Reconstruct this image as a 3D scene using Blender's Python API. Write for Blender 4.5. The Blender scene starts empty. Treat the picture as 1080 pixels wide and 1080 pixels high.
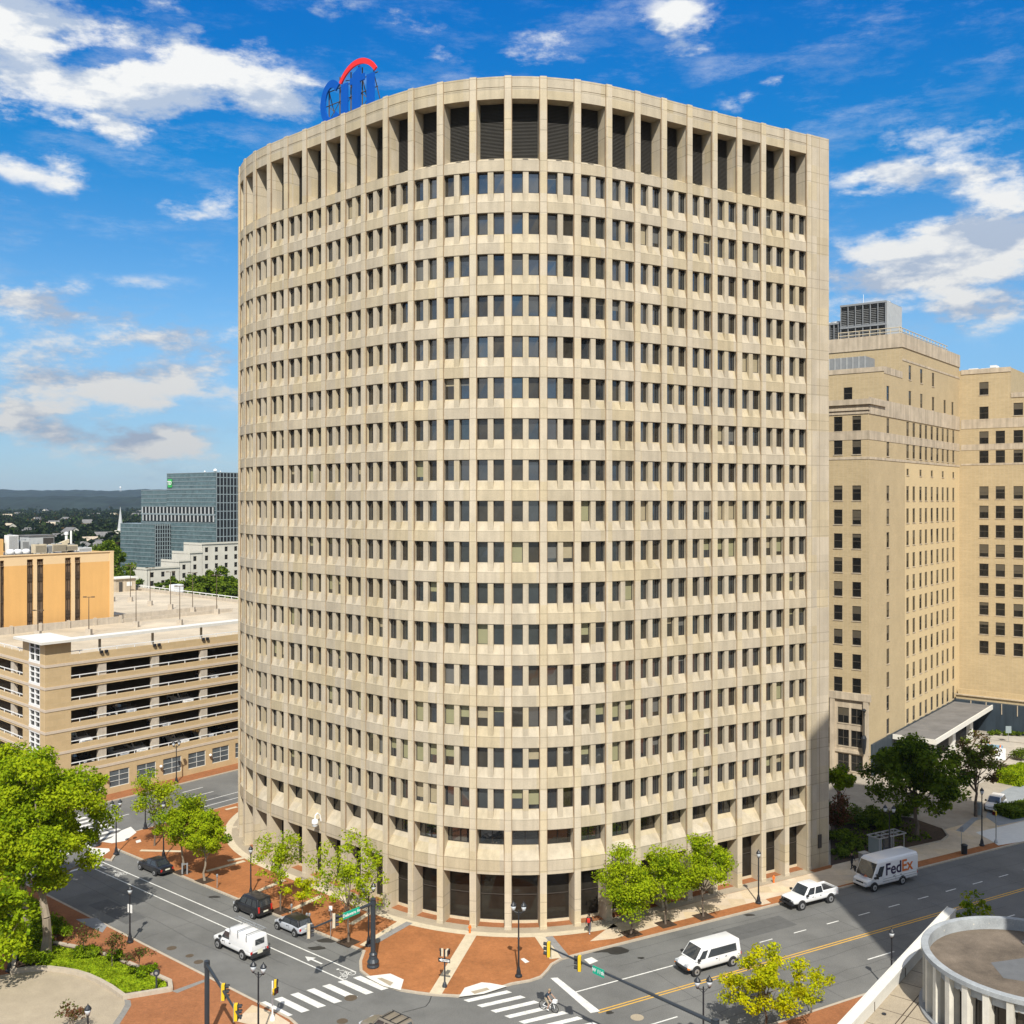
import bpy, math, random
import numpy as np
from mathutils import Vector, Matrix
R = math.radians
rnd = random.Random(7)
sc = bpy.context.scene
col = sc.collection
F, HZ, CH = 1100.0, 527.0, 38.7

# ------------------------------------------------------------------ helpers
def G(u, v, z=0.0):
    y = F * (CH - z) / (v - HZ)
    return ((u - 540) / F * y, y)
def GP(pts, z=0.0): return [G(u, v, z) for u, v in pts]
def ray_t(P, d, u):
    r = (u - 540) / F
    return (r * P[1] - P[0]) / (d[0] - r * d[1])

class MB:
    def __init__(s): s.v = []; s.f = []; s.m = []
    def add(s, vs, fs, m=0):
        o = len(s.v); s.v += [tuple(v) for v in vs]
        for f in fs: s.f.append([o + i for i in f]); s.m.append(m)
    def quad(s, a, b, c, d, m=0): s.add([a, b, c, d], [(0, 1, 2, 3)], m)
    def box(s, x0, x1, y0, y1, z0, z1, m=0):
        s.add([(x0,y0,z0),(x1,y0,z0),(x1,y1,z0),(x0,y1,z0),(x0,y0,z1),(x1,y0,z1),(x1,y1,z1),(x0,y1,z1)],
              [(0,3,2,1),(4,5,6,7),(0,1,5,4),(1,2,6,5),(2,3,7,6),(3,0,4,7)], m)
    def obox(s, O, ax, ay, x0, x1, y0, y1, z0, z1, m=0):
        def p(x, y, z): return (O[0]+ax[0]*x+ay[0]*y, O[1]+ax[1]*x+ay[1]*y, z)
        s.add([p(x0,y0,z0),p(x1,y0,z0),p(x1,y1,z0),p(x0,y1,z0),p(x0,y0,z1),p(x1,y0,z1),p(x1,y1,z1),p(x0,y1,z1)],
              [(0,3,2,1),(4,5,6,7),(0,1,5,4),(1,2,6,5),(2,3,7,6),(3,0,4,7)], m)
    def prism(s, poly, z0, z1, m=0, mt=None):
        n = len(poly)
        a = sum(poly[i][0]*poly[(i+1)%n][1]-poly[(i+1)%n][0]*poly[i][1] for i in range(n))
        if a < 0: poly = poly[::-1]
        s.add([(x,y,z0) for x,y in poly]+[(x,y,z1) for x,y in poly],
              [tuple(range(n))[::-1]]+[(i,(i+1)%n,n+(i+1)%n,n+i) for i in range(n)], m)
        s.add([(x,y,z1) for x,y in poly], [tuple(range(n))], m if mt is None else mt)
    def sheet(s, poly, z, m=0):
        n = len(poly)
        a = sum(poly[i][0]*poly[(i+1)%n][1]-poly[(i+1)%n][0]*poly[i][1] for i in range(n))
        if a < 0: poly = poly[::-1]
        s.add([(x,y,z) for x,y in poly], [tuple(range(n))], m)
    def tube(s, p0, p1, r0, r1=None, n=8, m=0, caps=True):
        if r1 is None: r1 = r0
        p0 = Vector(p0); p1 = Vector(p1); d = (p1-p0)
        if d.length < 1e-6: return
        d.normalize(); a = d.orthogonal().normalized(); b = d.cross(a)
        vs = []
        for p, r in ((p0, r0), (p1, r1)):
            for i in range(n):
                t = 2*math.pi*i/n; vs.append(p + a*math.cos(t)*r + b*math.sin(t)*r)
        fs = [(i,(i+1)%n,n+(i+1)%n,n+i) for i in range(n)]
        if caps: fs += [tuple(range(n))[::-1], tuple(range(n, 2*n))]
        s.add(vs, fs, m)
    def lathe(s, prof, c=(0,0,0), n=12, m=0, axis='z', caps=True):
        vs = []
        for r, z in prof:
            for i in range(n):
                t = 2*math.pi*i/n
                q = (r*math.cos(t), r*math.sin(t), z)
                if axis == 'y': q = (q[0], q[2], q[1])
                vs.append((c[0]+q[0], c[1]+q[1], c[2]+q[2]))
        fs = []
        for k in range(len(prof)-1):
            for i in range(n):
                fs.append((k*n+i, k*n+(i+1)%n, (k+1)*n+(i+1)%n, (k+1)*n+i))
        if caps: fs += [tuple(range(n))[::-1], tuple(range((len(prof)-1)*n, len(prof)*n))]
        if axis == 'y': fs = [f[::-1] for f in fs]
        s.add(vs, fs, m)
    def build(s, name, mats, parent=None, smooth=False, local=False):
        me = bpy.data.meshes.new(name)
        me.from_pydata(s.v, [], s.f)
        if not isinstance(mats, (list, tuple)): mats = [mats]
        for k in mats: me.materials.append(k)
        if max(s.m, default=0) > 0: me.polygons.foreach_set('material_index', s.m)
        if smooth: me.polygons.foreach_set('use_smooth', [True]*len(me.polygons))
        me.update()
        o = bpy.data.objects.new(name, me); col.objects.link(o)
        if parent is not None: attach(o, parent, local)
        return o

def root_of(o):
    while o.parent: o = o.parent
    return o
def attach(o, parent, local=False):
    """world-coordinate meshes under an unrotated Empty keep their place"""
    o.parent = parent
    if not local: o.matrix_parent_inverse = Matrix.Translation(-root_of(parent).location) if parent.type == 'EMPTY' else Matrix.Identity(4)
def tag(o, label, cat, group=None, kind=None):
    o['label'] = label; o['category'] = cat
    if group: o['group'] = group
    if kind: o['kind'] = kind
    return o
def thing(name, label, cat, loc=(0,0,0), rz=0, group=None):
    o = bpy.data.objects.new(name, None); col.objects.link(o)
    o.empty_display_size = .3
    o.location = loc; o.rotation_euler = (0, 0, rz)
    return tag(o, label, cat, group)
def struct(name, mb, mats, kind='structure'):
    o = mb.build(name, mats); o['kind'] = kind; return o
def kids(o): return [c for c in ALLKIDS.get(o.name, [])]
def copy_tree(o, parent=None):
    c = o.copy(); col.objects.link(c)
    if parent is not None: c.parent = parent; c.matrix_parent_inverse = o.matrix_parent_inverse.copy()
    for ch in o.children: copy_tree(ch, c)
    return c
def dup(o, label, loc, rz=None, group=None, scale=None):
    c = copy_tree(o); c.location = loc
    if rz is not None: c.rotation_euler = (0, 0, rz)
    if scale: c.scale = scale
    c['label'] = label
    if group: c['group'] = group
    return c

# ------------------------------------------------------------------ materials
def mat(name, c, rough=.85, var=.08, scale=1.5, spec=.3, metal=0, bump=0, bscale=40, coat=0, fine=0, stretch=None, streak=0):
    m = bpy.data.materials.new(name); m.use_nodes = True
    nt = m.node_tree; N = nt.nodes; L = nt.links; b = N['Principled BSDF']
    b.inputs['Roughness'].default_value = rough; b.inputs['Metallic'].default_value = metal
    b.inputs['Specular IOR Level'].default_value = spec
    if coat: b.inputs['Coat Weight'].default_value = coat; b.inputs['Coat Roughness'].default_value = .06
    tc = N.new('ShaderNodeTexCoord'); src = tc.outputs['Object']
    if stretch:
        mp = N.new('ShaderNodeMapping'); mp.inputs['Scale'].default_value = stretch
        L.new(src, mp.inputs['Vector']); src = mp.outputs['Vector']
    no = N.new('ShaderNodeTexNoise'); no.inputs['Scale'].default_value = scale; no.inputs['Detail'].default_value = 6
    no.inputs['Roughness'].default_value = .65
    L.new(src, no.inputs['Vector'])
    mr = N.new('ShaderNodeMapRange'); mr.inputs['From Min'].default_value = .3; mr.inputs['From Max'].default_value = .7
    mr.inputs['To Min'].default_value = 1-var; mr.inputs['To Max'].default_value = 1+var
    L.new(no.outputs['Fac'], mr.inputs['Value'])
    val = mr.outputs['Result']
    if fine:
        n2 = N.new('ShaderNodeTexNoise'); n2.inputs['Scale'].default_value = 14; n2.inputs['Detail'].default_value = 3
        L.new(tc.outputs['Object'], n2.inputs['Vector'])
        m2 = N.new('ShaderNodeMapRange'); m2.inputs['From Min'].default_value = .3; m2.inputs['From Max'].default_value = .7
        m2.inputs['To Min'].default_value = 1-fine; m2.inputs['To Max'].default_value = 1+fine
        L.new(n2.outputs['Fac'], m2.inputs['Value'])
        mu = N.new('ShaderNodeMath'); mu.operation = 'MULTIPLY'
        L.new(val, mu.inputs[0]); L.new(m2.outputs['Result'], mu.inputs[1]); val = mu.outputs[0]
    if streak:
        mp2 = N.new('ShaderNodeMapping'); mp2.inputs['Scale'].default_value = (1.1, 1.1, .06)
        L.new(tc.outputs['Object'], mp2.inputs['Vector'])
        n3 = N.new('ShaderNodeTexNoise'); n3.inputs['Scale'].default_value = 1.6; n3.inputs['Detail'].default_value = 5
        L.new(mp2.outputs['Vector'], n3.inputs['Vector'])
        m3 = N.new('ShaderNodeMapRange'); m3.inputs['From Min'].default_value = .35; m3.inputs['From Max'].default_value = .7
        m3.inputs['To Min'].default_value = 1+streak*.3; m3.inputs['To Max'].default_value = 1-streak
        L.new(n3.outputs['Fac'], m3.inputs['Value'])
        mu = N.new('ShaderNodeMath'); mu.operation = 'MULTIPLY'
        L.new(val, mu.inputs[0]); L.new(m3.outputs['Result'], mu.inputs[1]); val = mu.outputs[0]
    vm = N.new('ShaderNodeVectorMath'); vm.operation = 'SCALE'; vm.inputs[0].default_value = c[:3]
    L.new(val, vm.inputs['Scale']); L.new(vm.outputs['Vector'], b.inputs['Base Color'])
    if bump:
        nb = N.new('ShaderNodeTexNoise'); nb.inputs['Scale'].default_value = bscale; nb.inputs['Detail'].default_value = 4
        L.new(tc.outputs['Object'], nb.inputs['Vector'])
        bp = N.new('ShaderNodeBump'); bp.inputs['Strength'].default_value = bump; bp.inputs['Distance'].default_value = .02
        L.new(nb.outputs['Fac'], bp.inputs['Height']); L.new(bp.outputs['Normal'], b.inputs['Normal'])
    m['out'] = 1
    return m
def zjoint(m, base, period, offs, w=.035, dark=.72, zmax=69.3):
    """precast panel joints: darker sealant lines at fixed heights"""
    nt = m.node_tree; N = nt.nodes; L = nt.links; b = N['Principled BSDF']
    src = b.inputs['Base Color'].links[0].from_socket
    g = N.new('ShaderNodeTexCoord'); sp = N.new('ShaderNodeSeparateXYZ'); L.new(g.outputs['Object'], sp.inputs[0])
    tot = None
    for o in offs:
        a = N.new('ShaderNodeMath'); a.operation = 'SUBTRACT'; L.new(sp.outputs['Z'], a.inputs[0]); a.inputs[1].default_value = base+o
        pp = N.new('ShaderNodeMath'); pp.operation = 'PINGPONG'; L.new(a.outputs[0], pp.inputs[0]); pp.inputs[1].default_value = period/2
        lt = N.new('ShaderNodeMath'); lt.operation = 'LESS_THAN'; L.new(pp.outputs[0], lt.inputs[0]); lt.inputs[1].default_value = w
        if tot is None: tot = lt.outputs[0]
        else:
            mx = N.new('ShaderNodeMath'); mx.operation = 'MAXIMUM'; L.new(tot, mx.inputs[0]); L.new(lt.outputs[0], mx.inputs[1]); tot = mx.outputs[0]
    mr = N.new('ShaderNodeMapRange'); mr.inputs['To Min'].default_value = 1; mr.inputs['To Max'].default_value = dark
    L.new(tot, mr.inputs['Value'])
    # per-panel tone: each cast panel differs a little
    vm = N.new('ShaderNodeVectorMath'); vm.operation = 'SCALE'
    L.new(src, vm.inputs[0]); L.new(mr.outputs['Result'], vm.inputs['Scale']); L.new(vm.outputs['Vector'], b.inputs['Base Color'])
    return m
def panelvar(m, cell=(1.6,1.6,3.7), off=(0,0,0), amt=.06, warm=True):
    nt = m.node_tree; N = nt.nodes; L = nt.links; b = N['Principled BSDF']
    src = b.inputs['Base Color'].links[0].from_socket
    g = N.new('ShaderNodeTexCoord'); 
    ad = N.new('ShaderNodeVectorMath'); ad.operation = 'ADD'; L.new(g.outputs['Object'], ad.inputs[0]); ad.inputs[1].default_value = off
    dv = N.new('ShaderNodeVectorMath'); dv.operation = 'DIVIDE'; L.new(ad.outputs[0], dv.inputs[0]); dv.inputs[1].default_value = cell
    fl = N.new('ShaderNodeVectorMath'); fl.operation = 'FLOOR'; L.new(dv.outputs[0], fl.inputs[0])
    wn = N.new('ShaderNodeTexWhiteNoise'); L.new(fl.outputs[0], wn.inputs['Vector'])
    mr = N.new('ShaderNodeMapRange'); mr.inputs['To Min'].default_value = 1-amt; mr.inputs['To Max'].default_value = 1+amt
    L.new(wn.outputs['Value'], mr.inputs['Value'])
    vm = N.new('ShaderNodeVectorMath'); vm.operation = 'SCALE'
    L.new(src, vm.inputs[0]); L.new(mr.outputs['Result'], vm.inputs['Scale'])
    if warm:   # some panels were cast warmer than others
        sx = N.new('ShaderNodeSeparateColor'); L.new(wn.outputs['Color'], sx.inputs[0])
        w2 = N.new('ShaderNodeMapRange'); w2.inputs['From Min'].default_value = .3; w2.inputs['To Min'].default_value = 1.05; w2.inputs['To Max'].default_value = .89
        L.new(sx.outputs[1], w2.inputs['Value'])
        w3 = N.new('ShaderNodeMapRange'); w3.inputs['From Min'].default_value = .3; w3.inputs['To Min'].default_value = 1.0; w3.inputs['To Max'].default_value = .965
        L.new(sx.outputs[1], w3.inputs['Value'])
        cb = N.new('ShaderNodeCombineXYZ'); cb.inputs[0].default_value = 1.01; L.new(w3.outputs[0], cb.inputs[1]); L.new(w2.outputs[0], cb.inputs[2])
        v2 = N.new('ShaderNodeVectorMath'); v2.operation = 'MULTIPLY'; L.new(vm.outputs['Vector'], v2.inputs[0]); L.new(cb.outputs[0], v2.inputs[1]); vm = v2
    L.new(vm.outputs['Vector'], b.inputs['Base Color'])
    return m
def brickmat(name, c1, c2, mortar, sx, rot=0, rough=.9, bw=.5, rh=.25, ms=.02, var=.18, vertical=False):
    m = bpy.data.materials.new(name); m.use_nodes = True
    nt = m.node_tree; N = nt.nodes; L = nt.links; b = N['Principled BSDF']
    b.inputs['Roughness'].default_value = rough; b.inputs['Specular IOR Level'].default_value = .2
    tc = N.new('ShaderNodeTexCoord'); mp = N.new('ShaderNodeMapping'); mp.inputs['Rotation'].default_value = (0,0,rot)
    L.new(tc.outputs['Object'], mp.inputs['Vector'])
    vec = mp.outputs['Vector']
    if vertical:
        sp = N.new('ShaderNodeSeparateXYZ'); cb = N.new('ShaderNodeCombineXYZ'); L.new(vec, sp.inputs[0])
        ad = N.new('ShaderNodeMath'); ad.operation = 'ADD'; L.new(sp.outputs['X'], ad.inputs[0]); L.new(sp.outputs['Y'], ad.inputs[1])
        L.new(ad.outputs[0], cb.inputs['X']); L.new(sp.outputs['Z'], cb.inputs['Y']); vec = cb.outputs[0]
    br = N.new('ShaderNodeTexBrick'); br.inputs['Scale'].default_value = sx
    br.inputs['Brick Width'].default_value = bw; br.inputs['Row Height'].default_value = rh; br.inputs['Mortar Size'].default_value = ms
    br.inputs['Color1'].default_value = (*c1, 1); br.inputs['Color2'].default_value = (*c2, 1); br.inputs['Mortar'].default_value = (*mortar, 1)
    L.new(vec, br.inputs['Vector'])
    no = N.new('ShaderNodeTexNoise'); no.inputs['Scale'].default_value = .35; no.inputs['Detail'].default_value = 8; no.inputs['Roughness'].default_value = .7
    L.new(tc.outputs['Object'], no.inputs['Vector'])
    mr = N.new('ShaderNodeMapRange'); mr.inputs['From Min'].default_value = .3; mr.inputs['From Max'].default_value = .7
    mr.inputs['To Min'].default_value = 1-var; mr.inputs['To Max'].default_value = 1+var*.6; L.new(no.outputs['Fac'], mr.inputs['Value'])
    nf = N.new('ShaderNodeTexNoise'); nf.inputs['Scale'].default_value = 3.2; nf.inputs['Detail'].default_value = 5; nf.inputs['Roughness'].default_value = .75; L.new(tc.outputs['Object'], nf.inputs['Vector'])
    mf = N.new('ShaderNodeMapRange'); mf.inputs['From Min'].default_value = .3; mf.inputs['From Max'].default_value = .7; mf.inputs['To Min'].default_value = 1-var*.8; mf.inputs['To Max'].default_value = 1+var*.6; L.new(nf.outputs['Fac'], mf.inputs['Value'])
    mq = N.new('ShaderNodeMath'); mq.operation = 'MULTIPLY'; L.new(mr.outputs['Result'], mq.inputs[0]); L.new(mf.outputs['Result'], mq.inputs[1])
    vm = N.new('ShaderNodeVectorMath'); vm.operation = 'SCALE'
    L.new(br.outputs['Color'], vm.inputs[0]); L.new(mq.outputs[0], vm.inputs['Scale']); L.new(vm.outputs['Vector'], b.inputs['Base Color'])
    return m
def glass(name, c=(.02,.022,.025), rough=.03, spec=.5, ior=1.5, tint=None):
    m = mat(name, c, rough=rough, var=.35, scale=.5, spec=spec)
    m.node_tree.nodes['Principled BSDF'].inputs['IOR'].default_value = ior
    return m
def leafmat(name, c, tr=.45):
    m = bpy.data.materials.new(name); m.use_nodes = True
    nt = m.node_tree; N = nt.nodes; L = nt.links; N.remove(N['Principled BSDF']); out = N['Material Output']
    d = N.new('ShaderNodeBsdfDiffuse'); t = N.new('ShaderNodeBsdfTranslucent'); mx = N.new('ShaderNodeMixShader'); mx.inputs[0].default_value = tr
    tc = N.new('ShaderNodeTexCoord'); no = N.new('ShaderNodeTexNoise'); no.inputs['Scale'].default_value = 1.3; no.inputs['Detail'].default_value = 3
    L.new(tc.outputs['Object'], no.inputs['Vector'])
    mr = N.new('ShaderNodeMapRange'); mr.inputs['From Min'].default_value = .3; mr.inputs['From Max'].default_value = .7
    mr.inputs['To Min'].default_value = .7; mr.inputs['To Max'].default_value = 1.3; L.new(no.outputs['Fac'], mr.inputs['Value'])
    vm = N.new('ShaderNodeVectorMath'); vm.operation = 'SCALE'; vm.inputs[0].default_value = c; L.new(mr.outputs['Result'], vm.inputs['Scale'])
    L.new(vm.outputs['Vector'], d.inputs['Color']); L.new(vm.outputs['Vector'], t.inputs['Color'])
    L.new(d.outputs[0], mx.inputs[1]); L.new(t.outputs[0], mx.inputs[2]); L.new(mx.outputs[0], out.inputs['Surface'])
    return m

M = {}
M['conc'] = panelvar(zjoint(mat('precast_concrete', (.455,.398,.283), var=.08, scale=.6, fine=.07, streak=.16, bump=.15, bscale=25), 6.25, 3.7, (0, -.95)), cell=(3.3,3.3,1.85), off=(1.1,.4,-.55+.925), amt=.05)
M['conc_side'] = panelvar(zjoint(mat('precast_side', (.455,.398,.287), var=.08, scale=.5, fine=.05, streak=.1), 6.25, 3.7, (0, -.95)), cell=(1.45,1.45,1.85), off=(0,0,.375), amt=.07)
M['conc_rib'] = panelvar(zjoint(mat('precast_rib', (.505,.442,.315), var=.07, scale=.6, fine=.07, streak=.10, bump=.15, bscale=25), 6.25, 3.7, (0, -.95)), cell=(1.1,1.1,1.85), off=(1.1,.4,-.55+.925), amt=.05)
M['sealant'] = mat('tan_sealant', (.27,.19,.115), var=.25, scale=1.2)
M['frame_dark'] = mat('bronze_frame', (.05,.042,.035), rough=.5, spec=.4)
M['glass'] = [glass('tower_glass_a', (.032,.036,.037), ior=2.15), glass('tower_glass_b', (.04,.036,.028), ior=1.75), glass('tower_glass_c', (.022,.028,.034), ior=2.4)]
M['blind'] = [mat('blind_olive', (.27,.26,.15), rough=.5, coat=.5, var=.04), mat('blind_tan', (.34,.29,.19), rough=.5, coat=.5, var=.04), mat('blind_grey', (.13,.13,.12), rough=.4, coat=.6, var=.04)]
M['lobby'] = glass('lobby_glass', (.022,.019,.015), rough=.04, ior=1.36)
M['louvre'] = mat('louvre_metal', (.10,.095,.085), rough=.5)
M['roofgrey'] = mat('roof_membrane', (.16,.155,.15), var=.2, scale=.4)
M['brick'] = brickmat('brick_paving', (.40,.15,.052), (.33,.125,.043), (.30,.15,.065), 4.6, rot=R(30), var=.24)
M['brick_d'] = brickmat('brick_paving_old', (.37,.145,.058), (.29,.11,.046), (.24,.13,.065), 4.6, rot=R(-10), var=.2)
M['cream'] = mat('cream_stone', (.55,.47,.33), var=.1, scale=2, fine=.08)
M['walk'] = panelvar(mat('concrete_walk', (.56,.46,.315), var=.12, scale=.8, fine=.08), cell=(1.6,1.6,50), amt=.07)
M['curb'] = mat('curb_stone', (.42,.36,.28), var=.12, scale=3)
M['white_conc'] = mat('white_concrete', (.66,.64,.58), var=.06, scale=2)
M['asph'] = mat('asphalt', (.15,.148,.138), var=.22, scale=.18, fine=.2, rough=.9, bump=.3, bscale=60)
M['asph2'] = mat('asphalt_patch', (.11,.109,.104), var=.12, scale=1.2, fine=.12)
M['paint'] = mat('road_paint_white', (.64,.63,.585), var=.2, scale=2.2, fine=.2)
M['paint_y'] = mat('road_paint_yellow', (.62,.36,.06), var=.12, scale=3, fine=.1)
M['iron'] = mat('cast_iron', (.10,.075,.05), var=.2, scale=4)
M['black'] = mat('black_paint', (.018,.02,.024), rough=.4, spec=.5, var=.1)
M['pole'] = mat('dark_pole_paint', (.03,.037,.045), rough=.4, spec=.5, var=.1)
M['galv'] = mat('galvanised_steel', (.42,.43,.43), rough=.45, metal=.6)
M['white'] = mat('white_paint', (.75,.75,.73), rough=.5, var=.04)
M['yellow'] = mat('signal_yellow', (.70,.46,.02), rough=.45)
M['teal'] = mat('sign_green', (.01,.38,.24), rough=.4, var=.03)
M['lensr'] = mat('dark_red_lens', (.12,.01,.01), rough=.2)
M['lensa'] = mat('dark_amber_lens', (.14,.07,.01), rough=.2)
M['lensg'] = mat('dark_green_lens', (.01,.09,.05), rough=.2)
M['frost'] = mat('frosted_glass', (.62,.66,.68), rough=.25, spec=.6, var=.05)
M['soil'] = mat('mulch', (.055,.035,.022), var=.4, scale=3, fine=.3)
M['bark'] = mat('bark', (.15,.115,.085), var=.3, scale=3, stretch=(1,1,.25))
M['bark_l'] = mat('pale_bark', (.26,.215,.16), var=.25, scale=3, stretch=(1,1,.25))
M['tan'] = mat('tan_aggregate', (.36,.30,.215), var=.1, scale=.7, fine=.12)
M['gar'] = brickmat('garage_precast', (.54,.40,.225), (.50,.37,.205), (.54,.41,.25), .9, bw=1.4, rh=.62, ms=.012, var=.06, vertical=True)
M['gar_pale'] = mat('garage_pale_band', (.55,.46,.36), var=.06)
M['gar_conc'] = mat('garage_column', (.48,.42,.34), var=.1, streak=.15)
M['deck'] = mat('parking_deck', (.50,.42,.305), var=.26, scale=.12, fine=.08)
M['dark_in'] = mat('dark_interior', (.06,.055,.05), var=.1)
M['ora'] = mat('orange_stucco', (.66,.385,.14), var=.03, scale=.4, streak=.04)
M['ora_l'] = mat('cream_stucco', (.68,.50,.29), var=.03, scale=.4)
M['brown'] = mat('brown_spandrel', (.06,.043,.03), rough=.4)
M['curtain'] = mat('brown_curtain_glass', (.15,.105,.07), rough=.15, spec=.5, var=.3, scale=1.2, stretch=(6,6,.3))
M['hot'] = brickmat('hotel_brick', (.49,.38,.22), (.42,.325,.183), (.48,.39,.25), 2.2, bw=.5, rh=.2, ms=.03, var=.09, vertical=True)
M['hot_y'] = brickmat('hotel_painted_brick', (.61,.48,.275), (.56,.44,.25), (.60,.47,.28), 2.2, bw=.5, rh=.2, ms=.03, var=.05, vertical=True)
M['hot_st'] = mat('limestone', (.48,.40,.295), var=.16, scale=.5, streak=.25, fine=.05)
M['win_dark'] = glass('old_window_glass', (.014,.014,.013), rough=.06, ior=1.45)
M['win_blind'] = mat('shaded_window', (.10,.085,.06), rough=.3, spec=.5)
M['sash'] = mat('window_sash', (.10,.085,.065), rough=.6)
M['sash_w'] = mat('white_sash', (.62,.62,.58), rough=.6)
M['blue_pl'] = mat('dark_blue_wall', (.035,.05,.065), rough=.5, var=.12, scale=.4, streak=.3)
M['metal_grey'] = mat('grey_metal', (.24,.25,.255), rough=.5, var=.1)
M['metal_lt'] = mat('light_metal', (.45,.46,.45), rough=.5, var=.1)
M['td_glass'] = glass('teal_glass', (.10,.15,.16), rough=.12, ior=1.6)
M['td_dark'] = mat('dark_glass_band', (.018,.02,.022), rough=.15)
M['td_line'] = mat('pale_mullion', (.24,.285,.295), rough=.4)
M['wstone'] = mat('white_stone', (.56,.53,.45), var=.08, scale=.3, fine=.08)
M['red'] = mat('red_enamel', (.78,.025,.025), rough=.4, var=.02)
M['blue'] = mat('blue_enamel', (.001,.085,.42), rough=.6, var=.02, spec=.15)
M['tyre'] = mat('tyre_rubber', (.02,.02,.02), rough=.8)
M['rim'] = mat('alloy_rim', (.5,.5,.5), rough=.3, metal=.7)
M['cglass'] = glass('car_glass', (.035,.042,.048), rough=.04, ior=1.9)
M['orange'] = mat('orange_plastic', (.75,.16,.02), rough=.5)
M['paver'] = mat('grey_blue_paver', (.25,.27,.28), var=.1, scale=1, fine=.15)
M['plaza'] = mat('pale_plaza', (.42,.38,.32), var=.15, scale=.5, fine=.08)
GREEN = [leafmat('leaf_light', (.36,.44,.014)), leafmat('leaf_mid', (.25,.35,.012)), leafmat('leaf_dark', (.12,.20,.01))]
YGREEN = [leafmat('leaf_yellow', (.54,.52,.008)), leafmat('leaf_yellow2', (.42,.46,.01)), leafmat('leaf_yellow3', (.30,.34,.01))]
DGREEN = [leafmat('leaf_deep', (.19,.26,.02)), leafmat('leaf_deep2', (.125,.19,.018)), leafmat('leaf_deep3', (.045,.08,.012))]
FGREEN = [leafmat('leaf_far', (.05,.07,.03)), leafmat('leaf_far2', (.024,.038,.022)), leafmat('leaf_far3', (.014,.024,.016))]
MGREEN = [leafmat('leaf_back', (.20,.27,.03)), leafmat('leaf_back2', (.13,.19,.022)), leafmat('leaf_back3', (.055,.095,.016))]
RLEAF = [leafmat('leaf_red', (.17,.075,.04)), leafmat('leaf_red2', (.12,.08,.035)), leafmat('leaf_olive', (.12,.15,.03))]
GRASS = [leafmat('grass_blade', (.25,.34,.014), .3), leafmat('grass_blade2', (.17,.26,.012), .3), leafmat('grass_blade3', (.31,.38,.016), .3)]

# grid directions of the town
E1 = (.6157, .788); L1 = (-.788, .6157)            # grid
D = (-.766, .643); NN = (.643, .766)               # left street
E = (.873, .488); MM = (-.488, .873)               # right street
def on(d, n, a, b): return (d[0]*a+n[0]*b, d[1]*a+n[1]*b)

# ------------------------------------------------------------------ camera, light, sky
cd = bpy.data.cameras.new('camera'); cam = bpy.data.objects.new('camera', cd); col.objects.link(cam)
cam.location = (0, 0, CH); cam.rotation_euler = (R(90), 0, 0)
cd.sensor_width = 36; cd.lens = 36*F/1080; cd.shift_y = -(540-HZ)/1080
cd.clip_end = 30000; cd.clip_start = .5
sc.camera = cam
SE = R(46.5); SAZ = (.055, -1)
sd = Vector((SAZ[0]*math.cos(SE), SAZ[1]*math.cos(SE), math.sin(SE))).normalized()
sl = bpy.data.lights.new('sun', 'SUN'); sun = bpy.data.objects.new('sun', sl); col.objects.link(sun)
sl.energy = 4.4; sl.angle = R(.53); sl.color = (1, .955, .87)
sun.location = (0, -60, 120); sun.rotation_euler = (-sd).to_track_quat('-Z', 'Y').to_euler()

w = bpy.data.worlds.new('World'); sc.world = w; w.use_nodes = True
nt = w.node_tree; N = nt.nodes; L = nt.links
bg = N['Background']
sky = N.new('ShaderNodeTexSky'); sky.sky_type = 'NISHITA'; sky.sun_disc = False
sky.sun_elevation = SE; sky.sun_rotation = math.pi - math.atan2(SAZ[0], 1)
sky.air_density = 1.0; sky.dust_density = .4; sky.ozone_density = 2.5; sky.altitude = 50
tc = N.new('ShaderNodeTexCoord'); sp = N.new('ShaderNodeSeparateXYZ'); L.new(tc.outputs['Generated'], sp.inputs[0])
def mth(op, a, b=None, c=None):
    n = N.new('ShaderNodeMath'); n.operation = op
    for i, x in enumerate((a, b, c)):
        if x is None: continue
        if hasattr(x, 'is_output'): L.new(x, n.inputs[i])
        else: n.inputs[i].default_value = x
    return n.outputs[0]
az = mth('ARCTAN2', sp.outputs['X'], sp.outputs['Y'])
hy = mth('SQRT', mth('ADD', mth('MULTIPLY', sp.outputs['X'], sp.outputs['X']), mth('MULTIPLY', sp.outputs['Y'], sp.outputs['Y'])))
el = mth('ARCTAN2', sp.outputs['Z'], hy)
cv = N.new('ShaderNodeCombineXYZ'); L.new(az, cv.inputs[0]); L.new(el, cv.inputs[1])
def SD(u, v):
    a = math.atan((u-540)/F); return a, math.atan((HZ-v)/F*math.cos(a))
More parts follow.
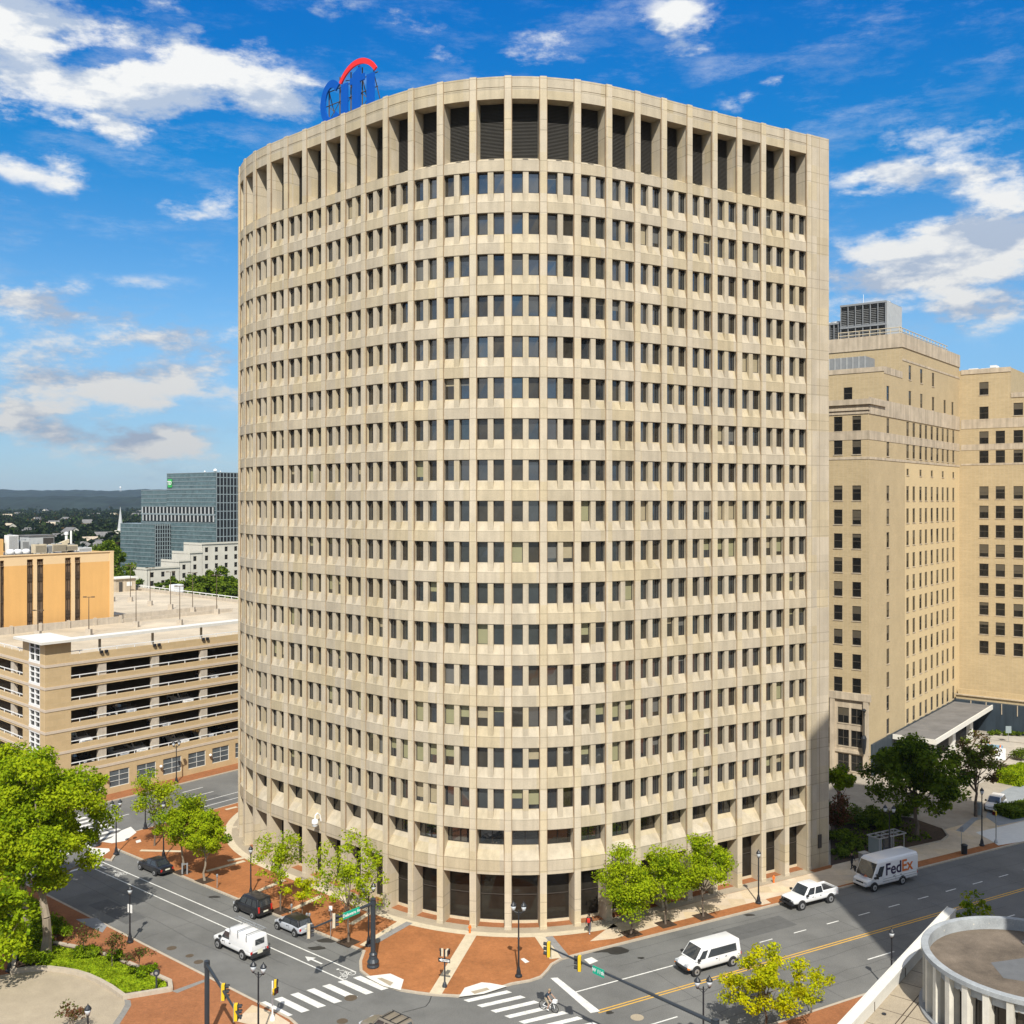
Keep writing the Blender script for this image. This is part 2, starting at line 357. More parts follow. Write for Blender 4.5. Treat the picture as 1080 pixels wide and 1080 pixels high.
# warped lookup so cloud edges are ragged
wn = N.new('ShaderNodeTexNoise'); wn.inputs['Scale'].default_value = 14; wn.inputs['Detail'].default_value = 5; wn.inputs['Roughness'].default_value = .6
mpw = N.new('ShaderNodeMapping'); mpw.inputs['Scale'].default_value = (1, 1.9, 1); L.new(cv.outputs[0], mpw.inputs['Vector'])
L.new(mpw.outputs['Vector'], wn.inputs['Vector'])
sb = N.new('ShaderNodeVectorMath'); sb.operation = 'SUBTRACT'; L.new(wn.outputs['Color'], sb.inputs[0]); sb.inputs[1].default_value = (.5,.5,.5)
sc2 = N.new('ShaderNodeVectorMath'); sc2.operation = 'MULTIPLY'; L.new(sb.outputs[0], sc2.inputs[0]); sc2.inputs[1].default_value = (.085,.045,0)
wv = N.new('ShaderNodeVectorMath'); wv.operation = 'ADD'; L.new(cv.outputs[0], wv.inputs[0]); L.new(sc2.outputs[0], wv.inputs[1])
BL = [(35,20,120,46,.95),(70,90,85,34,.85),(150,100,60,20,.62),(240,84,72,28,.82),(290,105,55,20,.6),(25,170,50,20,.42),(72,196,26,15,.42),(135,145,30,12,.3),
      (716,32,36,28,.6),(555,66,60,16,.42),(520,35,45,14,.28),(430,12,55,14,.4),(340,6,34,12,.55),(575,40,22,10,.42),(806,82,18,7,.4),(848,76,10,7,.42),(775,106,30,10,.35),
      (950,186,46,17,.62),(1045,188,45,16,.5),(1000,150,150,40,.3),(905,212,30,8,.35),(1015,262,110,24,1.05),(1060,240,60,24,.9),(945,296,85,17,.8),(1050,325,85,22,.8),(105,58,48,12,-.55),(165,66,30,12,-.4),(890,330,40,16,.5),
      (165,466,72,15,.8),(60,395,70,20,.4),(200,350,60,18,.42),(150,300,50,14,.3),(45,455,60,14,.4),(30,318,34,14,.75),(28,433,36,13,.75),(190,405,85,22,.5),(215,375,60,18,.5),(215,225,75,34,.42),(70,372,90,30,.32),(60,330,80,24,.28),(140,345,50,10,.3),(120,410,120,50,.25),(100,490,160,30,.2),
      (470,52,26,12,.3),(1050,430,90,40,.4),(645,18,40,20,.2),(190,30,28,16,.35),(185,60,25,12,.3)]
tot = None
for (u, v, rx, ry, amp) in BL:
    a, e = SD(u, v)
    s1 = N.new('ShaderNodeVectorMath'); s1.operation = 'SUBTRACT'; L.new(wv.outputs[0], s1.inputs[0]); s1.inputs[1].default_value = (a, e, 0)
    s2 = N.new('ShaderNodeVectorMath'); s2.operation = 'MULTIPLY'; L.new(s1.outputs[0], s2.inputs[0]); s2.inputs[1].default_value = (F/rx, F/ry, 0)
    s3 = N.new('ShaderNodeVectorMath'); s3.operation = 'DOT_PRODUCT'; L.new(s2.outputs[0], s3.inputs[0]); L.new(s2.outputs[0], s3.inputs[1])
    g = mth('MULTIPLY', mth('EXPONENT', mth('MULTIPLY', s3.outputs['Value'], -1.0)), amp)
    tot = g if tot is None else mth('ADD', tot, g)
# clouds all round the rest of the sky (behind the camera they light and mirror in the glass)
back = N.new('ShaderNodeMapRange'); L.new(sp.outputs['Y'], back.inputs['Value']); back.inputs['From Min'].default_value = .65; back.inputs['From Max'].default_value = .3
back.inputs['To Min'].default_value = 0; back.inputs['To Max'].default_value = .78
tot = mth('ADD', tot, back.outputs['Result'])
n1 = N.new('ShaderNodeTexNoise'); n1.inputs['Scale'].default_value = 11; n1.inputs['Detail'].default_value = 9; n1.inputs['Roughness'].default_value = .62
mp1 = N.new('ShaderNodeMapping'); mp1.inputs['Scale'].default_value = (1, 2.3, 1); mp1.inputs['Location'].default_value = (3.1, 1.7, 0); mp1.inputs['Rotation'].default_value = (0,0,R(-9))
L.new(cv.outputs[0], mp1.inputs['Vector']); L.new(mp1.outputs['Vector'], n1.inputs['Vector'])
nn = mth('MULTIPLY', mth('SUBTRACT', n1.outputs['Fac'], .5), 3.5)
den = mth('ADD', tot, nn)
mask = N.new('ShaderNodeMapRange'); mask.interpolation_type = 'SMOOTHSTEP'
L.new(den, mask.inputs['Value']); mask.inputs['From Min'].default_value = .2; mask.inputs['From Max'].default_value = .95
gate = N.new('ShaderNodeMapRange'); gate.interpolation_type = 'SMOOTHSTEP'; L.new(tot, gate.inputs['Value']); gate.inputs['From Min'].default_value = .05; gate.inputs['From Max'].default_value = .42
elg = N.new('ShaderNodeMapRange'); L.new(el, elg.inputs['Value']); elg.inputs['From Min'].default_value = 0; elg.inputs['From Max'].default_value = .02
mk = mth('MULTIPLY', mth('MULTIPLY', mask.outputs['Result'], gate.outputs['Result']), elg.outputs['Result'])
# thin high veil
n2 = N.new('ShaderNodeTexNoise'); n2.inputs['Scale'].default_value = 7; n2.inputs['Detail'].default_value = 10; n2.inputs['Roughness'].default_value = .7
mp2 = N.new('ShaderNodeMapping'); mp2.inputs['Scale'].default_value = (1, 3.4, 1); mp2.inputs['Rotation'].default_value = (0,0,R(12)); L.new(cv.outputs[0], mp2.inputs['Vector']); L.new(mp2.outputs['Vector'], n2.inputs['Vector'])
veil = N.new('ShaderNodeMapRange'); veil.interpolation_type = 'SMOOTHSTEP'; L.new(n2.outputs['Fac'], veil.inputs['Value']); veil.inputs['From Min'].default_value = .47; veil.inputs['From Max'].default_value = .75; veil.inputs['To Max'].default_value = .34
mk = mth('MAXIMUM', mk, mth('MULTIPLY', veil.outputs['Result'], elg.outputs['Result']))
# cloud shade: lit tops, greyer bases
n3 = N.new('ShaderNodeTexNoise'); n3.inputs['Scale'].default_value = 11; n3.inputs['Detail'].default_value = 6
of = N.new('ShaderNodeVectorMath'); of.operation = 'ADD'; L.new(mp1.outputs['Vector'], of.inputs[0]); of.inputs[1].default_value = (.02,.07,0)
L.new(of.outputs[0], n3.inputs['Vector'])
sh = mth('SUBTRACT', n1.outputs['Fac'], n3.outputs['Fac'])
shr = N.new('ShaderNodeMapRange'); L.new(sh, shr.inputs['Value']); shr.inputs['From Min'].default_value = -.07; shr.inputs['From Max'].default_value = .06
cc = N.new('ShaderNodeMix'); cc.data_type = 'RGBA'; L.new(shr.outputs['Result'], cc.inputs['Factor'])
cc.inputs[6].default_value = (4.0, 4.8, 6.1, 1); cc.inputs[7].default_value = (7.7, 7.8, 7.8, 1)
lowc = N.new('ShaderNodeMapRange'); L.new(el, lowc.inputs['Value']); lowc.inputs['From Min'].default_value = .02; lowc.inputs['From Max'].default_value = .3; lowc.inputs['To Min'].default_value = .68
ccs = N.new('ShaderNodeVectorMath'); ccs.operation = 'SCALE'; L.new(cc.outputs[2], ccs.inputs[0]); L.new(lowc.outputs['Result'], ccs.inputs['Scale'])
# sky tone: deeper overhead
grd = N.new('ShaderNodeValToRGB'); elr = N.new('ShaderNodeMapRange'); L.new(el, elr.inputs['Value']); elr.inputs['From Min'].default_value = 0; elr.inputs['From Max'].default_value = .5
L.new(elr.outputs['Result'], grd.inputs['Fac'])
SKYT = [(0,(.36,.47,.70)),(.3,(.41,.61,.74)),(.62,(.045,.52,.82)),(1,(0,.46,.98))]
cr = grd.color_ramp
cr.elements[0].position = 0; cr.elements[0].color = (*SKYT[0][1],1); cr.elements[1].position = 1; cr.elements[1].color = (*SKYT[3][1],1)
SKYT.insert(1, (.14,(.35,.48,.64)))
for p, c in SKYT[1:4]:
    x = cr.elements.new(p); x.color = (*c, 1)
tint = N.new('ShaderNodeMix'); tint.data_type = 'RGBA'; tint.blend_type = 'MULTIPLY'; tint.inputs['Factor'].default_value = 1
gsc = N.new('ShaderNodeVectorMath'); gsc.operation = 'SCALE'; gsc.inputs['Scale'].default_value = 1.4; L.new(grd.outputs['Color'], gsc.inputs[0])
L.new(sky.outputs[0], tint.inputs[6]); L.new(gsc.outputs[0], tint.inputs[7])
fin = N.new('ShaderNodeMix'); fin.data_type = 'RGBA'; L.new(mk, fin.inputs['Factor']); L.new(tint.outputs[2], fin.inputs[6]); L.new(ccs.outputs[0], fin.inputs[7])
L.new(fin.outputs[2], bg.inputs['Color']); bg.inputs['Strength'].default_value = .09
sc.view_settings.view_transform = 'Standard'; sc.view_settings.look = 'None'; sc.view_settings.gamma = 1
sc.view_settings.exposure = .42
sc.render.engine = 'CYCLES'; sc.cycles.max_bounces = 5; sc.cycles.diffuse_bounces = 3; sc.cycles.glossy_bounces = 3
sc.cycles.transmission_bounces = 2; sc.cycles.transparent_max_bounces = 4; sc.cycles.use_denoising = True
sc.cycles.caustics_reflective = False; sc.cycles.caustics_refractive = False
# ------------------------------------------------------------------ punched walls and windows (old style blocks)
def W3(O, e, n, a, d, z): return (O[0]+e[0]*a+n[0]*d, O[1]+e[1]*a+n[1]*d, z)
def punched(mb, O, e, n, t0, t1, z0, z1, cols=(), rows=(), depth=.25, m=0, mr=None):
    """wall sheet in the plane O+e*t, outward n, with real openings and reveals; returns the openings"""
    ts = sorted({t0, t1, *[x for c in cols for x in c]}); zs = sorted({z0, z1, *[x for r in rows for x in r]})
    C = {(round(a,4), round(b,4)) for a, b in cols}; Rw = {(round(a,4), round(b,4)) for a, b in rows}
    op = []
    for i in range(len(ts)-1):
        for j in range(len(zs)-1):
            a, b, c, d = ts[i], ts[i+1], zs[j], zs[j+1]
            if (round(a,4), round(b,4)) in C and (round(c,4), round(d,4)) in Rw:
                op.append((a, b, c, d)); q = mr if mr is not None else m
                P = lambda t, dd, z: W3(O, e, n, t, -dd, z)
                mb.quad(P(a,0,c), P(a,0,d), P(a,depth,d), P(a,depth,c), q); mb.quad(P(b,0,c), P(b,depth,c), P(b,depth,d), P(b,0,d), q)
                mb.quad(P(a,0,c), P(a,depth,c), P(b,depth,c), P(b,0,c), q); mb.quad(P(a,0,d), P(b,0,d), P(b,depth,d), P(a,depth,d), q)
            else:
                mb.quad(W3(O,e,n,a,0,c), W3(O,e,n,b,0,c), W3(O,e,n,b,0,d), W3(O,e,n,a,0,d), m)
    return op
class Wins:
    """collects windows of one building; the 100 largest become parts, the rest one part"""
    def __init__(s, root, mats, name='window'): s.root = root; s.mats = mats; s.it = []; s.name = name
    def add(s, mb, c, n, area):
        v = Vector((c[0], c[1], c[2]-CH)); k = abs(v.normalized().dot(Vector((n[0], n[1], 0))))*area/v.length_squared
        s.it.append((k, mb))
    def done(s):
        s.it.sort(key=lambda x: -x[0]); out = []
        for k, mb in s.it[:100]: out.append(mb.build(s.name, s.mats, s.root))
        if len(s.it) > 100:
            big = MB()
            for k, mb in s.it[100:]:
                o = len(big.v); big.v += mb.v; big.f += [[o+i for i in f] for f in mb.f]; big.m += mb.m
            o = big.build(s.name, s.mats, s.root); o['kind'] = 'stuff'
        return out
def sash_window(O, e, n, a, b, c, d, depth=.25, rail=True, mull=0, blind=0, fw=.07, gm=0):
    """mats: 0 frame, 1 glass, 2 shaded glass"""
    mb = MB(); nx = (-n[0], -n[1])
    def bar(t0, t1, z0, z1, p=.04): mb.obox(O, e, nx, t0, t1, depth-p-.02, depth-.02, z0, z1, 0)
    bar(a, a+fw, c, d); bar(b-fw, b, c, d); bar(a+fw, b-fw, c, c+fw); bar(a+fw, b-fw, d-fw, d)
    if rail: bar(a+fw, b-fw, (c+d)/2-.03, (c+d)/2+.03, .05)
    for k in range(mull):
        x = a+(b-a)*(k+1)/(mull+1); bar(x-.03, x+.03, c+fw, d-fw, .05)
    tx = rnd.uniform(-.004, .004); tz = rnd.uniform(-.004, .004); dd = depth-.03
    P = lambda t, z, q: W3(O, e, n, t, -(dd+q), z)
    zb = d-(d-c)*blind
    if blind < .99: mb.quad(P(a,c,tx), P(b,c,-tx), P(b,zb,tz), P(a,zb,-tz), 1)
    if blind > .01: mb.quad(P(a,zb,0), P(b,zb,0), P(b,d,0), P(a,d,0), 2)
    return mb

# ------------------------------------------------------------------ THE CURVED TOWER
PP = [(-31.27,119.42),(-29.93,116.52),(-28.16,113.85),(-26.04,111.45),(-23.73,109.23),(-21.36,107.08),(-19.01,104.91),(-16.69,102.71),(-14.37,100.49),(-11.98,98.37),(-9.39,96.48),(-6.57,94.97),(-3.53,93.96),(-0.36,93.5),(2.83,93.63),(5.95,94.35),(8.92,95.55),(11.73,97.09),(14.45,98.78),(17.16,100.48),(19.9,102.14),(22.67,103.75),(25.44,105.34),(28.21,106.95),(30.96,108.58)]
for a in (-74, -84, -94, -102):
    x, y = PP[0]; PP.insert(0, (x-3.2*math.cos(R(a)), y-3.2*math.sin(R(a))))
# evenly smoothed (the fit above carries a little noise)
NP = len(PP)
def fpos(s):
    i = min(max(int(math.floor(s)), 0), NP-2); t = s-i
    g = lambda k: np.array(PP[k]) if 0 <= k < NP else (2*np.array(PP[0])-np.array(PP[1]) if k < 0 else 2*np.array(PP[-1])-np.array(PP[-2]))
    p0, p1, p2, p3 = g(i-1), g(i), g(i+1), g(i+2)
    p = .5*((2*p1)+(-p0+p2)*t+(2*p0-5*p1+4*p2-p3)*t*t+(-p0+3*p1-3*p2+p3)*t**3)
    d = .5*((-p0+p2)+2*(2*p0-5*p1+4*p2-p3)*t+3*(-p0+3*p1-3*p2+p3)*t*t)
    d = d/np.linalg.norm(d)
    return p, d, np.array((d[1], -d[0]))
def FP(s, d, z):
    p, t, n = fpos(s); return (p[0]-n[0]*d, p[1]-n[1]*d, z)
def sweep(mb, prof, s0, s1, n=3, m=0, caps=True):
    k = len(prof); vs = []
    for i in range(n+1):
        s = s0+(s1-s0)*i/n; vs += [FP(s, d, z) for d, z in prof]
    fs = [(i*k+j, (i+1)*k+j, (i+1)*k+(j+1)%k, i*k+(j+1)%k) for i in range(n) for j in range(k)]
    if caps: fs += [tuple(range(k)), tuple(range(n*k, n*k+k))[::-1]]
    mb.add(vs, fs, m)
TOP = 76.75; PW = .096; BT = [69.15-3.7*k for k in range(17)]
tower = thing('office_tower', 'tall curved tan concrete office tower filling the middle, with deep-set paired windows', 'office tower', (0, 100, 0))
for i in range(NP):
    mb = MB(); s1 = min(i+PW, NP-1+PW)
    sweep(mb, [(0,0),(0,TOP),(1.95,TOP),(1.95,0)], i-PW, s1, 2)
    if i % 1 == 0:   # stone foot
        sweep(mb, [(-.04,0),(-.04,.42),(0,.44),(0,0)], i-PW-.004, s1+.004, 2)
    for a_, b_ in ((i-PW-.019, i-PW), (s1, s1+.019)):
        if 0 < a_ and b_ < NP-1: sweep(mb, [(.09,5.0),(.09,TOP-.06),(.2,TOP-.06),(.2,5.0)], a_, b_, 1, 1)
    mb.build('pilaster', [M['conc_rib'], M['sealant']], tower)
for k, t in enumerate(BT):
    mb = MB()
    for i in range(NP-1):
        a, b = i+PW, i+1-PW
        if k == 0: prof = [(.10,t-.95),(.10,t),(.14,t+.02),(1.3,t+.58),(1.7,t+.58),(1.7,t-.95)]
        else: prof = [(.10,t-.95),(.10,t),(.12,t+.01),(.5,t+.88),(1.5,t+.88),(1.5,t-.95)]
        sweep(mb, prof, a, b, 3)
        if k == 0: sweep(mb, [(.5,t+.21),(.5,t+.235),(.8,t+.375),(.8,t+.35)], i+.42, i+.58, 1, 1)
    mb.build('spandrel_band', [M['conc'], M['black']], tower)
mb = MB()
for i in range(NP-1):
    sweep(mb, [(.10,5.0),(.10,6.3),(.12,6.31),(1.08,7.4),(1.8,7.4),(1.8,5.0)], i+PW, i+1-PW, 3)
mb.build('spandrel_band', M['conc'], tower)
mb = MB()
for i in range(NP-1):
    sweep(mb, [(.10,74.7),(.10,75.7),(.14,75.72),(.14,75.76),(.10,75.78),(.10,TOP-.04),(1.9,TOP-.04),(1.9,74.8)], i+PW, i+1-PW, 3)
mb.build('parapet', M['conc'], tower)
mb = MB()
for i in range(NP-1):
    sweep(mb, [(.35,0),(.35,.12),(1.9,.16),(1.9,0)], i+PW, i+1-PW, 2, 1)
    sweep(mb, [(1.45,.1),(1.45,.4),(1.9,.4),(1.9,.1)], i+PW, i+1-PW, 2, 0)
mb.build('plinth', [M['cream'], M['brick_d']], tower)
# end wall, sides, core, roof
Pe, te, ne = fpos(NP-1); Rc = (Pe[0]+te[0]*2.9, Pe[1]+te[1]*2.9)
P0_, t0_, n0_ = fpos(0)
mb = MB()
inn = [FP(s/2, 2.0, 0)[:2] for s in range(0, 2*(NP-1)+1)]
bkR = (Rc[0]-ne[0]*24, Rc[1]-ne[1]*24)
e_in = (Pe[0]-ne[0]*1.9, Pe[1]-ne[1]*1.9)
backpoly = inn + [(Rc[0]-ne[0]*3, Rc[1]-ne[1]*3), bkR, (6, 150), (-24, 140)]
mb.prism(backpoly, 0, 75.7, 0, 1)
# end pier built proud with its own joints
q = lambda a, d: (Pe[0]+te[0]*a-ne[0]*d, Pe[1]+te[1]*a-ne[1]*d)
mb.prism([q(.3,.02), q(2.9,.02), q(2.9,24), q(.3,24)], 0, TOP, 0)
mb.prism([q(.34,-.03), q(.62,-.03), q(.62,.0), q(.34,.0)], 0, TOP-.01, 0)
mb.build('wall', [M['conc_side'], M['roofgrey']], tower)
mb = MB(); mb.obox(Pe, te, ne, 1.5, 1.52, -.015, .0, 0, TOP-.02, 0); mb.build('panel_joint', mat('tan_sealant', (.30,.22,.14)), tower)
mb = MB(); mb.obox(Pe, te, ne, 1.25, 1.75, -.01, .06, 2.2, 3.6, 0); mb.build('wall_vent', M['frame_dark'], tower)
# louvres of the plant floor
for i in range(NP-1):
    mb = MB()
    for j in range(40):
        z = 69.75+j*.127
        sweep(mb, [(1.5,z),(1.62,z+.1),(1.64,z+.1),(1.52,z)], i+PW, i+1-PW, 1, 0)
    mb.quad(FP(i+PW,1.7,69.6), FP(i+1-PW,1.7,69.6), FP(i+1-PW,1.7,74.9), FP(i+PW,1.7,74.9), 0)
    mb.build('louvre', M['louvre'], tower)
# mullions and windows
mul = Wins(tower, [M['conc']], 'mullion'); wns = Wins(tower, [M['frame_dark'], *M['glass'], *M['blind']])
def twindow(s0, s1, d, z0, z1, blind=0, bk=4, gk=1, mullat=()):
    mb = MB(); P = lambda s, dd, z: FP(s, d+dd, z); f = .05; fs = f/3.2
    def bar(a, b, c, e):
        mb.add([P(a,0,c),P(b,0,c),P(b,0,e),P(a,0,e),P(a,.08,c),P(b,.08,c),P(b,.08,e),P(a,.08,e)], [(0,1,2,3),(0,4,5,1),(3,2,6,7),(0,3,7,4),(1,5,6,2)], 0)
    bar(s0, s0+fs, z0, z1); bar(s1-fs, s1, z0, z1); bar(s0+fs, s1-fs, z0, z0+f); bar(s0+fs, s1-fs, z1-f, z1)
    for x in mullat: bar(x-fs/2, x+fs/2, z0+f, z1-f)
    zb = z1-(z1-z0)*blind; tx = rnd.uniform(-.006,.006); tz = rnd.uniform(-.008,.008)
    if blind < .99: mb.quad(P(s0,.06+tx,z0), P(s1,.06-tx,z0), P(s1,.06+tz,zb), P(s0,.06-tz,zb), gk)
    if blind > .01: mb.quad(P(s0,.065,zb), P(s1,.065,zb), P(s1,.065,z1), P(s0,.065,z1), bk)
    return mb
for k in range(16):
    t = BT[k+1]
    for i in range(NP-1):
        c = FP(i+.5, .1, t+1.4); n = fpos(i+.5)[2]
        mb = MB(); sweep(mb, [(.16,t+.012),(.16,t+2.75),(.56,t+2.75),(.56,t+.012)], i+.5-.08, i+.5+.08, 1); mul.add(mb, c, n, 1.2)
        base = .08 if k < 6 else (.38 if k in (8, 9, 10, 14) else .24)
        if k == 13: base = .55
        if k == 14: base = .65 if 9 < i < 22 else .3
        bayb = rnd.random() < base
        for a, b in ((i+PW, i+.5-.08), (i+.5+.08, i+1-PW)):
            bl = 0
            if (bayb and rnd.random() < .75) or rnd.random() < .04: bl = rnd.choice([.25,.3,.35,.5,.6,1,1,.8])
            elif rnd.random() < .25: bl = rnd.uniform(.08,.3)
            bk = rnd.choice([4,4,4,5,6]) if k > 6 else rnd.choice([5,6,6])
            if bl < .3 and bl > 0: bk = 6
            mb = twindow(a, b, .5, t+.88, t+2.75, bl, bk, rnd.choice([1,1,2,3]))
            wns.add(mb, FP((a+b)/2, .56, t+1.8), n, 2)
for i in range(NP-1):
    n = fpos(i+.5)[2]
    mb = twindow(i+PW, i+1-PW, 1.08, 7.4, 9.0, rnd.choice([0,0,0,.3]), 6, rnd.choice([1,2]), (i+.5,)); wns.add(mb, FP(i+.5,1.4,8.3), n, 3)
mul.done(); wns.done()
lob = Wins(tower, [M['frame_dark'], M['lobby'], M['yellow']], 'lobby_window')
for i in range(NP-1):
    mb = twindow(i+PW, i+1-PW, 1.5, .4, 5.0, 0, 1, 1, ())
    P = lambda s, dd, z: FP(s, 1.47+dd, z)
    mb.add([P(i+PW,0,2.7),P(i+1-PW,0,2.7),P(i+1-PW,0,2.78),P(i+PW,0,2.78),P(i+PW,.05,2.78),P(i+1-PW,.05,2.78)], [(0,1,2,3),(3,2,5,4)], 0)
    lob.add(mb, FP(i+.5,1.4,3), fpos(i+.5)[2], 8)
lob.done()
# plant room on the roof, set well back
mb = MB(); mb.prism([(-10,118),(14,118),(14,134),(-10,134)], 75.7, 77.6, 0, 1); mb.build('plant_room', [M['conc_side'], M['roofgrey']], tower)

# ------------------------------------------------------------------ rooftop sign
S0 = (-19.9, 107.7); dS = Vector((.74, -.672, 0)).normalized(); nS = Vector((dS.y, -dS.x, 0))   # outward
sign = thing('rooftop_sign', 'blue rooftop letters reading citi under a red arc, on the tower roof edge', 'sign', (S0[0], S0[1], 75.7))
def sp3(t, z, d=0): return (S0[0]+dS.x*t+nS.x*d, S0[1]+dS.y*t+nS.y*d, z)
def tz(u, v):
    t = ray_t(S0, dS, u); y = S0[1]+dS.y*t; return t, CH+(HZ-v)*y/F
def extr(name, poly2, m, d0=-.14, d1=.02, par=None):
    mb = MB(); n = len(poly2)
    mb.add([sp3(t,z,d1) for t,z in poly2]+[sp3(t,z,d0) for t,z in poly2], [tuple(range(n)), tuple(range(n,2*n))[::-1]]+[(i,n+i,n+(i+1)%n,(i+1)%n) for i in range(n)], 0)
    return mb.build(name, m, par or sign)
def ringpoly(cx, cz, rx, rz, w, a0, a1, n=28, taper=0):
    o = []; inn = []
    for i in range(n+1):
        a = R(a0+(a1-a0)*i/n); o.append((cx+rx*math.cos(a), cz+rz*math.sin(a)))
        ww = w*(1-taper*(1-math.sin(math.pi*i/n))); inn.append((cx+(rx-ww)*math.cos(a), cz+(rz-ww)*math.sin(a)))
    return o+inn[::-1]
def ring(name, m, *a, **k):
    mb = MB(); pts = ringpoly(*a, **k); n = len(pts); h = n//2
    for i in range(h-1):
        A, B, C, Dd = pts[i], pts[i+1], pts[n-2-i], pts[n-1-i]
        mb.add([sp3(*A,.02),sp3(*B,.02),sp3(*C,.02),sp3(*Dd,.02),sp3(*A,-.14),sp3(*B,-.14),sp3(*C,-.14),sp3(*Dd,-.14)],
               [(0,1,2,3),(7,6,5,4),(0,4,5,1),(2,6,7,3)]+([(0,3,7,4)] if i == 0 else [])+([(1,5,6,2)] if i == h-2 else []), 0)
    return mb.build(name, m, sign)
tA, zA = tz(338, 93); tB, _ = tz(360.5, 93); zc0 = 76.9; cz = (zA+.35+zc0)/2
ring('letter', M['blue'], (tA+tB)/2, cz, (tB-tA)/2, (zA+.35-zc0)/2, .78, 42, 318)
def bar(u0, u1, z0, z1): a, _ = tz(u0, 90); b, _ = tz(u1, 90); extr('letter', [(a,z0),(b,z0),(b,z1),(a,z1)], M['blue'])
bar(359.8, 366.4, zc0, tz(363,88.2)[1])
ta, zt = tz(371.5, 74.5); tb, _ = tz(379.6, 73); tl, zl = tz(369, 86); tr, _ = tz(384, 86)
_, zl = tz(376, 85.4)
extr('letter', [(ta,zc0+.4),(ta+.25,zc0),(tr,zc0),(tr,zc0+.6),(tb,zc0+.7),(tb,zl-.15),(tr,zl-.15),(tr,zl+.5),(tb,zl+.5),(tb,zt+.12),(ta,zt-.4),(ta,zl+.5),(tl,zl+.5),(tl,zl-.15),(ta,zl-.15)], M['blue'])
bar(386.6, 394.2, zc0, tz(390,77.4)[1])
a0, z0 = tz(358, 85.5); a1, z1 = tz(396.5, 70.5); apx, apz = tz(380, 61)
cx = (a0+a1)/2; hw = (a1-a0)/2; zlo = (z0+z1)/2; hgt = apz-zlo
rad = (hw*hw+hgt*hgt)/(2*hgt); ang = math.degrees(math.asin(min(hw/rad, .999)))
ring('arc', M['red'], cx, apz-rad, rad, rad, .55, 90-ang-2, 90+ang+2, taper=.25)
mb = MB()
for t in np.linspace(tA+.8, a1-.9, 5):
    mb.tube(sp3(t,75.7,-.5), sp3(t,zA+.6,-.5), .07, n=6); mb.tube(sp3(t,zA-.5,-.5), sp3(t,75.7,-2.2), .05, n=5)
for z in (77.6, 79.2, 80.6): mb.tube(sp3(tA+.3,z,-.42), sp3(a1-.2,z,-.42), .05, n=5)
for i, t in enumerate(np.linspace(tA+.8, a1-.9, 5)[:-1]):
    t2 = np.linspace(tA+.8, a1-.9, 5)[i+1]; mb.tube(sp3(t,77.6,-.45), sp3(t2,79.2,-.45), .035, n=5); mb.tube(sp3(t2,77.6,-.45), sp3(t,79.2,-.45), .035, n=5)
tm = (ta+tb)/2; mb.tube(sp3(tm,zt,-.4), sp3(tm,apz-.5,-.4), .1, n=6); mb.tube(sp3(a1-.45,zA,-.4), sp3(a1-.45,z1+.2,-.4), .1, n=6); mb.tube(sp3(a0+.5,z0,-.4), sp3(tm,z0-.4,-.4), .05, n=5)
mb.build('frame', M['iron'], sign)

# security camera dome on the curved wall
sci = min(range(NP*10), key=lambda k: abs(540+F*fpos(k/10)[0][0]/fpos(k/10)[0][1]-338) if k/10 < 14 else 9e9)/10
cp = FP(sci, -.75, 0); wp = FP(sci, 0, 0)
camd = thing('security_camera', 'white dome camera on a gooseneck bracket on the lower curved wall', 'security camera', (wp[0], wp[1], 6.0))
mb = MB(); pts = [(0,6.3),(.15,6.95),(.45,7.2),(.72,7.0),(.75,6.6)]
for (d0, z0_), (d1, z1_) in zip(pts, pts[1:]): mb.tube(FP(sci,-d0,z0_), FP(sci,-d1,z1_), .07, n=8)
mb.build('bracket', M['white'], camd)
mb = MB(); mb.lathe([(.08,6.7),(.3,6.6),(.34,6.3),(.32,6.15)], (cp[0],cp[1],0), 14); mb.build('housing', M['white'], camd, smooth=True)
mb = MB(); mb.lathe([(.29,6.14),(.27,6.0),(.16,5.88),(.02,5.84)], (cp[0],cp[1],0), 14); mb.build('dome', M['frost'], camd, smooth=True)

# ------------------------------------------------------------------ HOTEL-STYLE BLOCKS, RIGHT
H0 = (49.6, 145.0); nL = (-.6157, -.788); nR = (.788, -.6157)
hotel = thing('hotel', 'tall tan brick block with stepped roof and narrow windows behind the office tower, right', 'hotel', (H0[0]+15, H0[1]+15, 0))
hw_ = MB(); HW = Wins(hotel, [M['sash'], M['win_dark'], M['win_blind'], M['hot_st']])
def hwin(O, e, n, op, **k):
    for a, b, c, d in op:
        r = rnd.random(); bl = 0 if r < .6 else (rnd.choice([.25,.5,.5,.7]))
        mb = sash_window(O, e, n, a, b, c, d, .12, blind=bl, **k); mb.obox(O, e, n, a-.08, b+.08, .0, .07, c-.12, c, 3); HW.add(mb, W3(O,e,n,(a+b)/2,0,(c+d)/2), n, (b-a)*(d-c))
def rowsof(zs, h): return [(z-h/2, z+h/2) for z in zs]
Z1 = [12.6+3.38*k for k in range(0, 9)] ; ZU = [46.1, 49.4]
# block A, left face
ca = [(x-.62, x+.62) for x in (1.7, 4.35, 7.4, 10.05, 13.1, 15.7)]
op = punched(hw_, H0, L1, nL, 0, 18, 11.3, 50.6, ca, rowsof(Z1+ZU, 2.1), .12, 0); hwin(H0, L1, nL, op)
